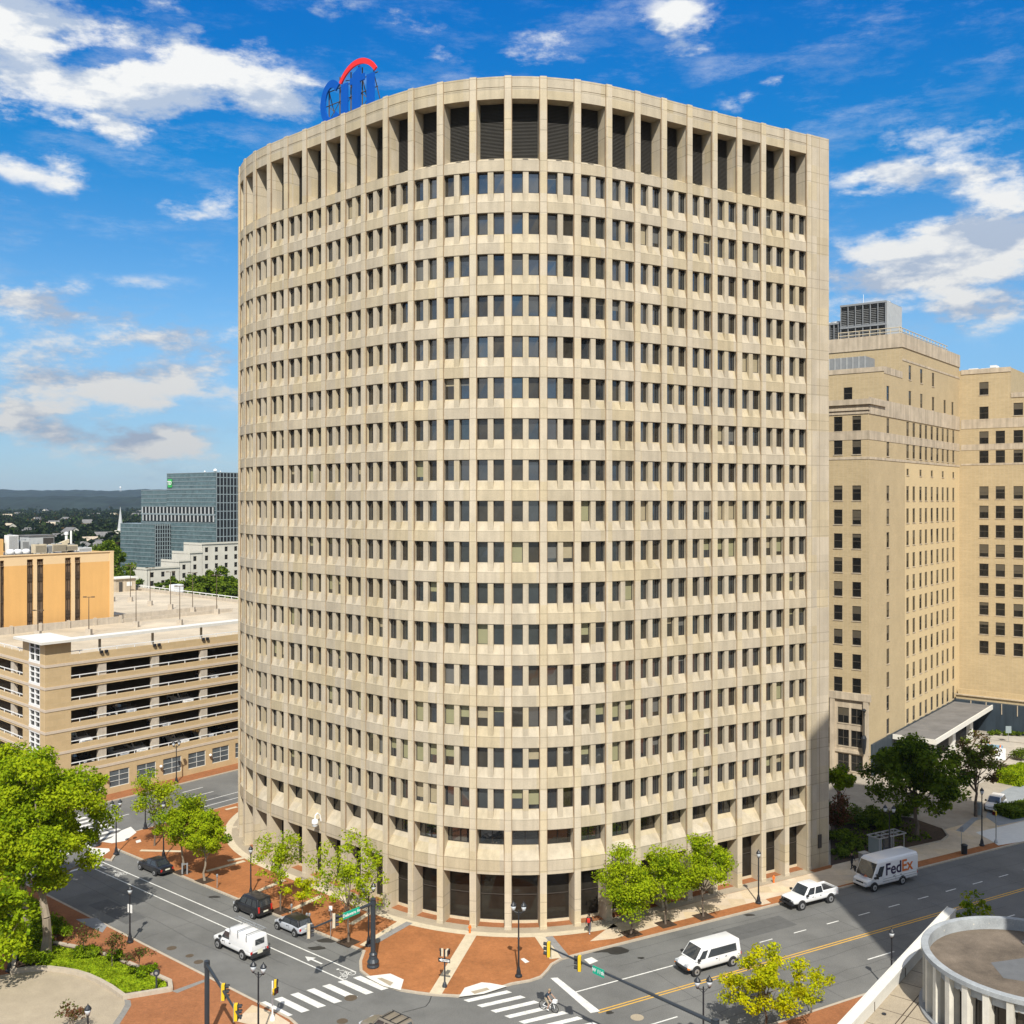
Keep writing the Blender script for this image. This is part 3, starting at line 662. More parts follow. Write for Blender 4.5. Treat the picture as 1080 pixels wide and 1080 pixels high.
# stone base of A
cb = [(.9,2.5),(2.8,4.4),(5.6,7.2),(7.5,9.1),(10.4,12),(12.3,13.9)]
op = punched(hw_, H0, L1, nL, -.0, 18, 0, 11.3, cb, [(.6,2.9),(4.0,6.3),(7.2,9.4)], .12, 2); hwin(H0, L1, nL, op, mull=1)
hw_.obox(H0, L1, nL, -.35, 18, .0, .35, 10.6, 11.6, 2); hw_.obox(H0, L1, nL, -.2, 18, 0, .2, 3.1, 3.5, 2)
for x in (.0, 4.75, 9.5): hw_.obox(H0, L1, nL, x, x+.7, .0, .3, 0, 10.6, 2)
# right face of the whole block
cr_ = [20.1,26.3,32.5,38.3]; call = [17.1,20.1,23.5,26.3,29.4,32.5,35.5,38.3,41.7]
c9 = [(x-.62, x+.62) for x in call]; c5 = [(x-.55, x+.55) for x in (17.1,23.5,29.4,35.5,41.7)]; c1 = [(7.45,8.65)]
ZR = [5.84, 9.22]+Z1
op = punched(hw_, H0, E1, nR, 0, 15.8, 0, 50.6, c1, rowsof(ZR+ZU, 2.2), .12, 0); hwin(H0, E1, nR, op)
op = punched(hw_, H0, E1, nR, 15.8, 45.3, 0, 41.6, c9, rowsof(ZR, 2.2), .12, 1); hwin(H0, E1, nR, op)
op = punched(hw_, H0, E1, nR, 15.8, 45.3, 41.6, 44.3, c5, [(42.4,43.4)], .12, 1); hwin(H0, E1, nR, op, rail=False)
op = punched(hw_, H0, E1, nR, 15.8, 45.3, 44.3, 50.6, c9, rowsof(ZU, 2.2), .12, 0); hwin(H0, E1, nR, op)
# upper part
pA = lambda t: (H0[0]+E1[0]*t, H0[1]+E1[1]*t)
hw_.quad(*[W3(H0,E1,nR,t,0,z) for t, z in ((0,50.6),(6.3,50.6),(6.3,52.6),(0,52.6))], 2)
op = punched(hw_, H0, E1, nR, 6.3, 14.5, 50.6, 57.7, [(7.45,8.65)], [(53.0,55.2)], .12, 0); hwin(H0, E1, nR, op)
c5b = [(x-.62, x+.62) for x in (18.2,23.9,30.1,36.6,41.2)]
op = punched(hw_, H0, E1, nR, 14.5, 45.3, 50.6, 56, c5b, [(53.1,55.3)], .12, 0); hwin(H0, E1, nR, op)
op = punched(hw_, H0, E1, nR, 14.5, 45.3, 56, 63.5, c5b[:3], [(57.0,59.2)], .12, 0); hwin(H0, E1, nR, op)
# left faces of the steps B and C
hw_.quad(*[W3(H0,L1,nL,t,0,z) for t, z in ((0,50.6),(18,50.6),(18,52.6),(0,52.6))], 2)
B0 = pA(6.3); op = punched(hw_, B0, L1, nL, 0, 18, 52.4, 57.7, [(4.6,5.9)], [(53.4,55.2)], .12, 0); hwin(B0, L1, nL, op)
C0 = pA(14.5); op = punched(hw_, C0, L1, nL, 0, 22, 57.5, 63.5, [(3.6,5.2)], [(57.7,58.5)], .12, 0); hwin(C0, L1, nL, op, rail=False)
# roofs and hidden sides
def loc_poly(pts): return [(H0[0]+E1[0]*a+L1[0]*b, H0[1]+E1[1]*a+L1[1]*b) for a, b in pts]
hw_.sheet(loc_poly([(.1,.1),(6.3,.1),(6.3,18),(.1,18)]), 52.2, 3)
hw_.sheet(loc_poly([(6.3,.1),(14.5,.1),(14.5,18),(6.3,18)]), 57.3, 3)
hw_.sheet(loc_poly([(14.5,.1),(45.3,.1),(45.3,22),(14.5,22)]), 63.1, 3)
for a, b, z in ((18, 18, 52.6),): pass
hw_.prism(loc_poly([(.3,17.9),(.3,18),(45.2,18),(45.2,17.9)]), 0, 52, 0); hw_.prism(loc_poly([(14.6,18),(45.2,18),(45.2,22),(14.6,22)]), 0, 63, 0)
hw_.prism(loc_poly([(45.2,.2),(45.3,.2),(45.3,22),(45.2,22)]), 0, 63.4, 0); hw_.prism(loc_poly([(6.4,17.9),(14.4,17.9),(14.4,18),(6.4,18)]), 52, 57.6, 0)
hw_.build('wall', [M['hot'], M['hot_y'], M['hot_st'], M['roofgrey']], hotel)
mb = MB()
for (z0_, z1_, p) in ((50.7,53.0,.10),(47.1,48.35,.05),(44.35,44.7,.06)):
    mb.obox(H0, E1, nR, 0, 45.3, .0, p, z0_, min(z1_, 53.0), 0); mb.obox(H0, L1, nL, -p*0, 18, 0, p, z0_, min(z1_, 52.6), 0)
mb.obox(H0, E1, nR, 14.5, 45.35, .0, .06, 59.6, 59.9, 0); mb.obox(H0, E1, nR, 14.5, 45.4, 0, .12, 61.6, 63.7, 0); mb.obox(C0, L1, nL, -.1, 22, 0, .12, 61.6, 63.7, 0)
mb.obox(H0, E1, nR, 6.3, 14.5, 0, .05, 56.9, 57.9, 0); mb.obox(B0, L1, nL, -.05, 18, 0, .08, 57.2, 57.9, 0)
mb.obox(H0, L1, nL, -.4, 18, .1, .4, 52.0, 52.75, 0); mb.obox(H0, E1, nR, -.1, 6.3, .1, .35, 52.0, 52.75, 0); mb.obox(H0, L1, nL, -.2, 18, .1, .25, 51.2, 51.45, 0)
mb.build('cornice', M['hot_st'], hotel)
mb = MB(); mb.obox(H0, E1, nR, .8, 45.3, .0, .25, 0, 4.5, 0); mb.build('base_wall', M['blue_pl'], hotel)
HW.done()
mb = MB()
for t in np.arange(14.7, 40, 1.6): mb.tube(W3(H0,E1,nR,t,-.5,63.6), W3(H0,E1,nR,t,-.5,64.7), .05, n=5)
for t in np.arange(.3, 10, 1.6): mb.tube(W3(C0,L1,nL,t,-.5,63.6), W3(C0,L1,nL,t,-.5,64.7), .05, n=5)
for z in (64.15, 64.7):
    mb.tube(W3(H0,E1,nR,14.7,-.5,z), W3(H0,E1,nR,40,-.5,z), .07, n=5); mb.tube(W3(C0,L1,nL,.3,-.5,z), W3(C0,L1,nL,10,-.5,z), .07, n=5)
mb.build('roof_railing', M['cream'], hotel)
mb = MB(); mb.obox(B0, L1, E1, 3.2, 14, 1.5, 5.5, 57.3, 59.8, 0)
for x in np.arange(3.2, 14, .9): mb.obox(B0, L1, E1, x, x+.1, 1.4, 1.5, 57.3, 59.8, 1)
mb.build('roof_screen', [M['metal_grey'], M['metal_lt']], hotel)
# lantern on the stone base
lan = thing('wall_lantern', 'tall dark ornamental lantern fixed to the pale stone base behind the tower', 'lantern', (*W3(H0,L1,nL,.35,.5,0)[:2], 3))
lp = W3(H0,L1,nL,.4,.75,0)
mb = MB(); mb.tube((lp[0],lp[1],6),(lp[0],lp[1],9.2),.09,n=6); mb.tube((lp[0],lp[1],8.8),W3(H0,L1,nL,.4,.3,8.8),.06,n=5); mb.lathe([(.1,9.1),(.35,9.5),(.1,9.7)],(lp[0],lp[1],0),8); mb.build('bracket', M['black'], lan)
mb = MB(); mb.lathe([(.12,3.4),(.3,4.4),(.38,5.6),(.2,6.0)],(lp[0],lp[1],0),8); mb.build('lamp_glass', M['black'], lan)
# cooling towers
K2 = (59.3, 165.0)
def cooling(O, wl, wr, z0, z1, label, tiers=2):
    t = thing('cooling_tower', label, 'cooling tower', (O[0]-3, O[1]+4, z0), group='cooling towers on the hotel roof')
    mb = MB(); mb.obox(O, L1, E1, 0, wl, 0, wr, z0, z1, 0)
    mb.obox(O, E1, nR, 0, wr, 0, .08, z0+.3, z1-.1, 2)
    mb.build('casing', [M['metal_grey'], M['metal_lt'], M['metal_lt']], t)
    mb = MB(); h = (z1-z0)/tiers
    for k in range(tiers):
        n = int(h/.28)
        for j in range(n-2):
            z = z0+k*h+.3+j*.28
            mb.add([W3(O,L1,nL,.2,.12,z), W3(O,L1,nL,wl-.1,.12,z), W3(O,L1,nL,wl-.1,.3,z+.15), W3(O,L1,nL,.2,.3,z+.15)], [(0,1,2,3)], 0)
        for x in np.linspace(.1, wl-.1, 7): mb.obox(O, L1, nL, x-.06, x+.06, .1, .36, z0+k*h, z0+(k+1)*h, 1)
        mb.obox(O, L1, nL, 0, wl, .1, .4, z0+(k+1)*h-.3, z0+(k+1)*h, 1)
    mb.build('louvre_face', [M['louvre'], M['metal_grey']], t)
    mb = MB()
    for x in (wl*.25, wl*.75):
        c = W3(O, L1, nL, x, -wr/2, 0); mb.lathe([(1.3,z1),(1.2,z1+.35),(1.25,z1+.5)], (c[0],c[1],0), 16)
    mb.build('fan_stack', M['white'], t); 
    mb = MB(); a = W3(O,L1,nL,wl*.55,-1,0); mb.tube((a[0],a[1],z1),(a[0],a[1],z1+1.6),.035,n=5); mb.build('mast', M['white'], t)
cooling(K2, 7.4, 7.2, 63.1, 70.2, 'large two-tier louvred cooling tower on the hotel roof')
cooling(W3(K2,L1,nL,7.8,-.5,0)[:2], 4.5, 5, 63.1, 67.6, 'smaller louvred cooling tower half hidden at the tower edge, on the hotel roof', 1)
# right wing
P1 = pA(45.3); D2 = (.788, -.6157)
wing = thing('hotel_wing', 'tan brick block with square windows at the right edge of the photo', 'building', (P1[0]+15, P1[1], 0))
wb = MB(); HW = Wins(wing, [M['sash'], M['win_dark'], M['win_blind'], M['hot_st']]); 
cd2 = [(x-.74, x+.74) for x in (4.0,6.6,9.4,12.2,15.0,17.8,20.6,23.4,26.2)]
ZD = [39.9-3.3*j for j in range(10)]
op = punched(wb, P1, D2, nL, 0, 29, 6.2, 44.6, cd2, rowsof(ZD[:-1], 2.15), .12, 0); hwin(P1, D2, nL, op)
op = punched(wb, P1, D2, nL, 0, 29, 44.6, 52.4, cd2, rowsof([46.0,49.3], 2.15), .12, 0); hwin(P1, D2, nL, op)
op = punched(wb, P1, D2, nL, 0, 8.2, 52.4, 61, cd2[:1], rowsof([53.5,57.7], 2.2), .12, 0); hwin(P1, D2, nL, op)
op = punched(wb, P1, D2, nL, 8.2, 29, 52.4, 56.5, cd2[2:5], rowsof([53.9], 2.1), .12, 0); hwin(P1, D2, nL, op)
q8 = (P1[0]+D2[0]*8.2, P1[1]+D2[1]*8.2)
wb.quad(*[W3(q8,E1,nR,t,0,z) for t, z in ((0,56),(18,56),(18,61),(0,61))], 0)
wp_ = lambda pts: [(P1[0]+D2[0]*a+E1[0]*b, P1[1]+D2[1]*a+E1[1]*b) for a, b in pts]
wb.sheet(wp_([(0,.1),(8.2,.1),(8.2,18),(0,18)]), 60.6, 2); wb.sheet(wp_([(8.2,.1),(29,.1),(29,18),(8.2,18)]), 56.1, 2)
wb.prism(wp_([(28.9,.1),(29,.1),(29,18),(28.9,18)]), 0, 56.4, 0); wb.prism(wp_([(0,17.9),(29,17.9),(29,18),(0,18)]), 0, 56.3, 0)
wb.obox(P1, D2, nL, 0, 29, -.1, .0, 0, 6.2, 0)
wb.build('wall', [M['hot'], M['hot_st'], M['roofgrey']], wing)
mb = MB()
for z0_, z1_ in ((50.9,52.5),(47.2,48.2),(44.6,44.9)): mb.obox(P1, D2, nL, .3, 29, 0, .05, z0_, z1_, 0)
mb.obox(P1, D2, nL, .3, 8.3, 0, .1, 60.3, 61.1, 0); mb.obox(P1, D2, nL, 8.3, 29, 0, .1, 55.9, 56.7, 0)
mb.build('cornice', M['hot_st'], wing); HW.done()
mb = MB()
for a, b, h in ((1,2.5,.5),(3,6,.4),(4.5,5.5,.8)): mb.obox(P1, D2, E1, a, b, 2, 4, 60.6, 61+h, 0)
mb.build('roof_vent', M['white'], wing)
# podium, dark wall and canopy
Q1 = W3(P1, D2, nL, .5, 4.5, 0)[:2]
pod = thing('podium', 'low podium with dark blue cladding below the right brick block', 'podium', (Q1[0]+8, Q1[1], 0))
mb = MB(); mb.obox(P1, D2, nL, .4, 30, .1, 4.5, 0, 4.9, 0); mb.build('wall', M['blue_pl'], pod)
mb = MB(); mb.obox(P1, D2, nL, .4, 30, .15, 3.6, 4.9, 5.5, 0); mb.obox(P1, D2, nL, .3, 30, 1.5, 1.9, 5.5, 6.3, 0); mb.build('parapet', M['hot'], pod)
mb = MB()
for x in np.arange(3, 29, 2.4): mb.obox(P1, D2, nL, x, x+.12, 4.5, 4.62, 3.2, 4.95, 0)
mb.obox(P1, D2, nL, .3, 30, 3.7, 3.9, 5.6, 5.75, 0); mb.build('coping', M['hot_st'], pod)
can = thing('entrance_canopy', 'flat grey entrance canopy with white fascia beside the hotel wall', 'canopy', (*pA(28), 0))
mb = MB(); mb.obox(H0, E1, nR, 9, 41, .4, 6.3, 4.25, 4.5, 0); mb.build('roof', M['roofgrey'], can)
mb = MB(); mb.obox(H0, E1, nR, 8.9, 41.1, 6.3, 6.5, 3.9, 4.62, 0); mb.obox(H0, E1, nR, 40.9, 41.1, .4, 6.3, 3.9, 4.6, 0); mb.obox(H0, E1, nR, 8.9, 9.0, .4, 6.3, 3.9, 4.6, 0); mb.build('fascia', M['white_conc'], can)
for t in (12, 22, 32):
    mb = MB(); mb.obox(H0, E1, nR, t, t+1.6, 4.6, 5.2, 0, 4.25, 0); mb.build('column', M['white_conc'], can)

# ------------------------------------------------------------------ PARKING GARAGE, LEFT
C = (-58.1, 129.8); e1 = E1; e2 = (-.719, .695); nG = (.788, -.6157); nH = (-.695, -.719)
gar = thing('parking_garage', 'tan multi-storey parking garage with open decks and a white roof beam, left', 'parking garage', (C[0]-10, C[1]+20, 0))
ZB = [17.88-2.78*k for k in range(6)]
B_ = (C[0]+e1[0]*59.4, C[1]+e1[1]*59.4); O_ = (-67.3, 175.0)
gp = lambda P, a, b: (P[0]+e1[0]*a+e2[0]*b, P[1]+e1[1]*a+e2[1]*b)
deckpoly = [gp(C,.3,.3), gp(B_,-.2,.2), gp(B_,0,100), gp(O_,0,60), gp(O_,.5,0), gp(O_,-26,-.5)]
for k in range(6):
    mb = MB(); zt_ = 18.1 if k == 0 else ZB[k]+.25
    mb.prism(deckpoly, zt_-.35, zt_, 0); mb.build('floor_slab', M['deck'], gar)
mb = MB()
def strip(O, e, n, a, b, z0, z1, m=0, p=0.0, th=.3): mb.obox(O, e, n, a, b, p-th, p, z0, z1, m)
for (O, e, n, a, b) in ((C, e1, nG, 3.4, 59.4), (C, e2, nH, 7.1, 45)):
    strip(O, e, n, a, b, ZB[0]-.42, 19.0)
    for k in range(1, 6): strip(O, e, n, a, b, ZB[k]-.42 if k < 5 else ZB[5]-.0, ZB[k-1]-2.0)
strip(C, e1, nG, 0, 3.4, ZB[5], 19.0); strip(C, e1, nG, 0, 3.4, 19.0, 20.75)
strip(C, e2, nH, 0.02, 1.6, 0, 20.75); strip(C, e2, nH, 5.1, 7.1, 0, 20.75)
mb.obox(C, e1, e2, 3.1, 3.4, .3, 7.1, 18.1, 20.75, 0); mb.obox(C, e1, e2, .3, 3.1, 6.8, 7.1, 18.1, 20.75, 0)
strip(C, e2, nH, 7.1, 45, 0, ZB[5]-.0)
gcols = [(x, x+2.9) for x in np.arange(4.7, 57, 4.0)]
op_g = punched(mb, C, e1, nG, 0, 59.4, 0, ZB[5], gcols, [(.9,3.1)], .3, 0)
mb.build('wall', M['gar'], gar)
GW = Wins(gar, [M['sash_w'], glass('grey_shop_glass', (.09,.105,.115), rough=.2), M['win_blind']], 'window')
for a, b, c, d in op_g:
    w_ = sash_window(C, e1, nG, a, b, c, d, .15, rail=False, mull=1, fw=.08); 
    for zz in (.35, .68): w_.obox(C, e1, (-nG[0],-nG[1]), a, b, .06, .13, c+(d-c)*zz-.025, c+(d-c)*zz+.025, 0)
    GW.add(w_, W3(C,e1,nG,(a+b)/2,0,2), nG, 6)
GW.done()
mb = MB()
for z in ZB:
    mb.obox(C, e1, nG, -.05, 59.4, .0, .06, z-.17, z+.17, 0); mb.obox(C, e2, nH, 0, 45, .0, .06, z-.17, z+.17, 0)
mb.build('band', M['gar_pale'], gar)
for t in np.arange(7.8, 59, 7.8):
    for k in range(5):
        mb = MB(); mb.obox(C, e1, nG, t-.55, t+.55, -.6, -.12, ZB[k+1]+.6, ZB[k]-.2, 0); mb.build('column', M['gar_conc'], gar)
for t in (10.9, 18.7, 26.5):
    for k in range(5):
        mb = MB(); mb.obox(C, e2, nH, t-.55, t+.55, -.6, -.12, ZB[k+1]+.6, ZB[k]-.2, 0); mb.build('column', M['gar_conc'], gar)
mb = MB()
for t in np.arange(7.8, 59, 7.8):
    for s in (10, 20, 30): mb.obox(C, e1, e2, t-.3, t+.3, s, s+.6, 0, 18, 0)
mb.obox(C, e1, e2, 3, 59, 36, 36.3, 0, 17.9, 0)
mb.build('inner_structure', M['gar_conc'], gar)
for k in range(6):
    mb = MB(); z = (ZB[k]+.78+.42) if k else 19.42
    if k: z = ZB[k]+1.2
    for (O, e, n, a, b) in ((C, e1, nG, 3.4, 59.4), (C, e2, nH, 7.1, 45)):
        mb.obox(O, e, n, a, b, -.1, -.02, z-.05, z+.06, 0)
        for x in np.arange(a+1.2, b, 2.6): mb.obox(O, e, n, x-.04, x+.04, -.1, -.03, z-.5, z-.05, 0)
    mb.build('railing', M['white'], gar)
mb = MB()   # glazed stair
for k in range(5):
    z1_ = (20.6 if k == 0 else ZB[k]-.35); z0_ = ZB[k+1]+.45 if k else ZB[1]+.45
    if k == 0: z0_ = ZB[0]+.45; 
mb = MB()
lev = [(ZB[0]+.45, 20.7)]+[(ZB[k+1]+.45, ZB[k]-.35) for k in range(5)]+[(.5, ZB[5]-.35)]
for z0_, z1_ in lev:
    mb.obox(C, e2, nH, 1.6, 5.1, -.25, -.2, z0_, z1_, 1)
    for x in (1.6, 3.25, 4.9): mb.obox(C, e2, nH, x, x+.2, -.2, -.02, z0_, z1_, 0)
    for z in np.linspace(z0_, z1_, 4)[1:-1]: mb.obox(C, e2, nH, 1.6, 5.1, -.2, -.05, z-.06, z+.06, 0)
    mb.obox(C, e2, nH, 1.6, 5.1, -.22, .03, z0_-.8, z0_, 0)
mb.build('stair_glazing', [M['white'], M['win_dark']], gar)
mb = MB(); mb.obox(C, e1, e2, -.9, 4.0, -.9, 8.0, 20.75, 21.05, 0); mb.build('stair_roof', M['white_conc'], gar)
mb = MB(); mb.obox(C, e1, nG, 4.0, 59.4, -1.6, .3, 20.65, 21.0, 0); mb.build('roof_beam', M['white_conc'], gar)
for t in np.arange(7.8, 59, 7.8):
    mb = MB(); mb.obox(C, e1, nG, t-.12, t+.12, -.95, -.7, 18.1, 20.65, 0); mb.build('beam_post', M['tan'], gar)
mb = MB()
for t in np.arange(7.8, 59, 7.8):
    mb.obox(C, e1, nG, t-.5, t-.15, .0, .3, 18.75, 19.1, 0); mb.obox(C, e1, nG, t+.2, t+.55, .0, .3, 18.75, 19.1, 0)
mb.build('floodlight', M['black'], gar)
mb = MB()   # ramp walls on the deck
for s in range(7):
    a = -31+s*4.6; P = gp(O_, a, -1.6); mb.obox(P, e1, e2, 0, 4.4, -.25, 0, 18.1, 19.2, 0); mb.obox(P, e1, e2, 4.1, 4.5, -.45, .05, 18.1, 19.35, 0)
P = gp(O_, 1.5, -1.6); mb.obox(P, e1, e2, 0, 22, -.2, 0, 18.1, 18.7, 0); mb.obox(gp(O_, 1.5, 3.5), e1, e2, 0, 22, -.2, 0, 18.1, 18.9, 0)
mb.build('ramp_wall', M['gar_conc'], gar)
mb = MB(); P = gp(B_, 0, 0)   # far rim wall and rail
mb.obox(P, e1, e2, -.3, 0, 0, 100, 18.1, 18.75, 0); mb.obox(C, e1, e2, 59.1, 59.4, .3, 2, 0, 18, 0); mb.obox(P, e1, e2, -.1, .0, 0, 100, 0, 17.7, 0)
mb.build('rim_wall', M['gar_conc'], gar)
mb = MB(); mb.obox(P, e1, e2, -.2, -.1, 0, 100, 19.1, 19.25, 0)
for x in np.arange(1, 100, 2.5): mb.obox(P, e1, e2, -.2, -.12, x, x+.1, 18.75, 19.1, 0)
mb.build('rim_railing', M['white'], gar)
# wall spheres lamps between shop windows
for x in np.arange(8.15, 57, 8.0):
    c = W3(C,e1,nG,x,.35,2.3); t = tag(MB().build('wall_lamp', M['white']), 'x', 'wall lamp'); me = MB(); me.lathe([(.05,-.2),(.18,-.12),(.22,0),(.18,.12),(.05,.2)], (0,0,0), 10); me.tube((0,0,0),(-nG[0]*.35,-nG[1]*.35,0),.05,n=5)
    bpy.data.objects.remove(t); o = me.build('wall_lamp', M['white'], None, True); o.location = c
    tag(o, 'small round lamp on the garage wall between ground-floor windows', 'wall lamp', 'globe lamps along the garage wall')
# deck light poles
def deck_light(u, v, h, label):
    x, y = G(u, v, 18.1)
    t = thing('deck_light', label, 'light pole', (x, y, 18.1), group='light poles on the garage roof')
    m1 = MB(); m1.box(-.4,.4,-.4,.4,0,.95); m1.build('base', M['gar_conc'], t, local=True)
    m1 = MB(); m1.tube((0,0,.9),(0,0,h),.08,.05,6); m1.build('pole', M['iron'], t, local=True)
    m1 = MB(); m1.tube((-.7,0,h),(.7,0,h),.05,n=5); m1.box(-.85,-.4,-.14,.14,h-.06,h+.1); m1.box(.4,.85,-.14,.14,h-.06,h+.1); m1.build('lamp_head', M['iron'], t, local=True)
dl = [(118.8,634.4,7.2,'deck light pole just right of the orange building edge, farthest left'),(137.5,634.4,7.2,'deck light pole in front of the small roof booth'),
      (158.3,638.6,7.3,'deck light pole third from the left at the back, over a broad shadow'),(179.9,642.5,7,'deck light pole just left of the white box on the deck'),(203.2,645.6,7.2,'deck light pole just right of the white box on the deck'),
      (228.5,647.6,7,'deck light pole farthest right, against the dark green trees'),(189.6,659.4,6.4,'deck light pole in mid deck with a concrete block, right of the ramp'),(143.5,661.5,6,'thin pole without trees behind at the ramp corner of the deck'),
      (93.7,670,5.8,'rusty red pole standing in front of the orange wall'),(40,672,4,'short pole mostly hidden above the stair roof')]
for a in dl: deck_light(*a)
x, y = G(128, 623.5, 18.1); bt = thing('roof_booth', 'small beige booth with a white roof at the back of the garage deck', 'booth', (x, y, 18.1))
mb = MB(); mb.obox((x,y), E1, L1, -2.2, 2.6, -1.5, 1.8, 18.1, 21, 0); mb.build('wall', M['hot_st'], bt)
mb = MB(); mb.obox((x,y), E1, L1, -2.6, 3.0, -1.9, 2.2, 21, 21.3, 0); mb.build('roof', M['white_conc'], bt)
mb = MB(); mb.obox((x,y), E1, L1, -1.5, -.7, -1.6, -1.5, 18.1, 20.3, 0); mb.build('door', M['dark_in'], bt)
mb = MB(); mb.obox((x,y), E1, L1, .4, 1.6, -1.56, -1.5, 19.3, 20.2, 0); mb.build('sign_panel', M['white'], bt)
x, y = G(186, 625.5, 18.1); bt = thing('storage_container', 'white box container standing at the back rail of the garage deck', 'container', (x, y, 18.1))
mb = MB(); mb.obox((x,y), E1, L1, -1.2, 1.2, -.9, .9, 18.35, 20, 0); mb.build('box', M['white'], bt)
mb = MB(); mb.obox((x,y), E1, L1, -1.1, 1.1, -.8, .8, 18.1, 18.35, 0); mb.build('skid', M['black'], bt)
x, y = G(96, 669, 18.1); cn = MB(); cn.lathe([(.28,18.1),(.28,18.15),(.16,18.16),(.03,18.8)], (x,y,0), 10); tag(cn.build('traffic_cone', M['red']), 'small red cone at the foot of the rusty pole', 'traffic cone')

# ------------------------------------------------------------------ ORANGE BUILDING
ora = thing('apartment_block', 'orange rendered block with narrow brown window strips behind the garage', 'building', (O_[0]-10, O_[1]-5, 0))
mE = (-e1[0], -e1[1]); nO = nG
tu = lambda u: ray_t(O_, mE, u)
stripsU = [(0,4.5),(28.5,35),(39,46),(68.7,75),(79,85)]
cO = sorted([(tu(b), tu(a)) for a, b in stripsU]); cO.append((cO[-1][1]+3.8, cO[-1][1]+4.9)); cO.append((cO[-1][1]+.7, cO[-1][1]+1.8))
cO = sorted(cO)
mb = MB()
op = punched(mb, O_, mE, nO, 0, 34, 10, 28.4, cO, [(10.2,28.4-.001)], .35, 0)
op2 = punched(mb, O_, mE, nO, 0, 34, 28.4, 29.95, cO, [(28.4,29.3)], .35, 1)
mb.obox(O_, mE, nO, -.45, .25, -.5, .12, 10, 29.95, 1)
for a, b in zip(cO[::2], cO[1::2]): mb.obox(O_, mE, nO, a[1], b[0], .0, .05, 10, 28.4, 1)
bp = lambda pts: [(O_[0]+mE[0]*a+e2[0]*b, O_[1]+mE[1]*a+e2[1]*b) for a, b in pts]
mb.sheet(bp([(0,.2),(34,.2),(34,18),(0,18)]), 29.7, 2)
mb.prism(bp([(0,18),(34,18),(34,17.8),(0,17.8)]), 0, 29.9, 0); mb.prism(bp([(-.4,.3),(-.2,.3),(-.2,18),(-.4,18)]), 0, 29.9, 0)
mb.obox(O_, mE, nO, 0, 34, -.3, -.0, 0, 10, 0)
mb.build('wall', [M['ora'], M['ora_l'], M['roofgrey']], ora)
mb = MB(); mb.obox(O_, mE, nO, -.5, 34, -.5, .15, 29.95, 30.1, 0); mb.build('coping', M['ora_l'], ora)
OW = Wins(ora, [M['brown'], M['curtain']], 'window')
for a, b in cO:
    for k in range(7):
        z1_ = 28.9-3.1*k; z0_ = z1_-1.95
        m1 = MB(); N_ = (-nO[0], -nO[1])
        m1.quad(W3(O_,mE,nO,a,-.3,z0_), W3(O_,mE,nO,b,-.3,z0_), W3(O_,mE,nO,b,-.3,z1_), W3(O_,mE,nO,a,-.3,z1_), 1)
        m1.obox(O_, mE, N_, a, b, .15, .3, z0_-1.15, z0_, 0); m1.obox(O_, mE, N_, a, b, .1, .3, z0_-.6, z0_-.52, 0)
        m1.obox(O_, mE, N_, a, a+.1, .18, .3, z0_, z1_, 0); m1.obox(O_, mE, N_, (a+b)/2-.04, (a+b)/2+.04, .2, .3, z0_, z1_, 0)
        OW.add(m1, W3(O_,mE,nO,(a+b)/2,0,(z0_+z1_)/2), nO, 3)
OW.done()
# roof plant: each unit its own thing
def roofpt(u, dep):   # on the orange roof, dep metres behind the front
    P = (O_[0]+e2[0]*dep, O_[1]+e2[1]*dep); t = ray_t(P, mE, u); return (P[0]+mE[0]*t, P[1]+mE[1]*t)
grp = 'plant on the orange roof'
for u, lb in ((11,'left'), (19,'middle'), (27.5,'right')):
    x, y = roofpt(u, 2.2); t = thing('exhaust_fan', f'white domed fan on the orange roof, {lb} of the three in a row', 'roof fan', (x, y, 29.7), group='white domed fans on the orange roof')
    m1 = MB(); m1.lathe([(.35,0),(.4,.35)], (0,0,0), 12); m1.build('curb', M['metal_lt'], t, local=True)
    m1 = MB(); m1.lathe([(.4,.35),(.62,.5),(.6,.95),(.4,1.15),(.05,1.2)], (0,0,0), 14); m1.build('hood', M['white'], t, True, True)
def unit(name, u, dep, w, d, h, label, m, leg=.3, style=0):
    x, y = roofpt(u, dep); t = thing(name, label, 'roof unit', (x, y, 29.7), R(52), grp)
    m1 = MB(); m1.box(-w/2, w/2, -d/2, d/2, leg, h)
    m1.build('casing', m, t, local=True)
    m1 = MB()
    for sx in (-1,1):
        for sy in (-1,1): m1.box(sx*w*.42-.05, sx*w*.42+.05, sy*d*.42-.05, sy*d*.42+.05, 0, leg)
    m1.build('support', M['metal_grey'], t, local=True)
    m1 = MB()
    if style == 0:
        for k in range(max(1, int(w/1.1))): m1.lathe([(.38,h),(.38,h+.15),(.1,h+.18)], (-w/2+.55+k*1.05,0,0), 12)
        m1.build('fan', M['metal_grey'], t, local=True)
        m1 = MB()
        for j in range(int((h-leg)/.16)-1): m1.box(-w/2+.1, w/2-.1, -d/2-.02, -d/2, leg+.12+j*.16, leg+.18+j*.16)
        m1.build('grille', M['dark_in'], t, local=True)
    else:
        m1.box(-w/2-.15, w/2+.15, -d/2-.15, d/2+.15, h, h+.18); m1.build('cap', M['roofgrey'], t, local=True)
        m1 = MB(); m1.box(w*.05, w*.48, -d/2-.03, -d/2, leg+.3, h-.3); m1.build('door', M['dark_in'], t, local=True)
unit('roof_penthouse', 39, 8, 4.2, 3.2, 3.0, 'grey penthouse with a dark opening, tallest box on the orange roof', M['metal_lt'], .05, 1)
unit('air_handler', 12, 6, 1.6, 1.4, 3.3, 'narrow tall white stack on the orange roof behind the domed fans', M['white'], .2)
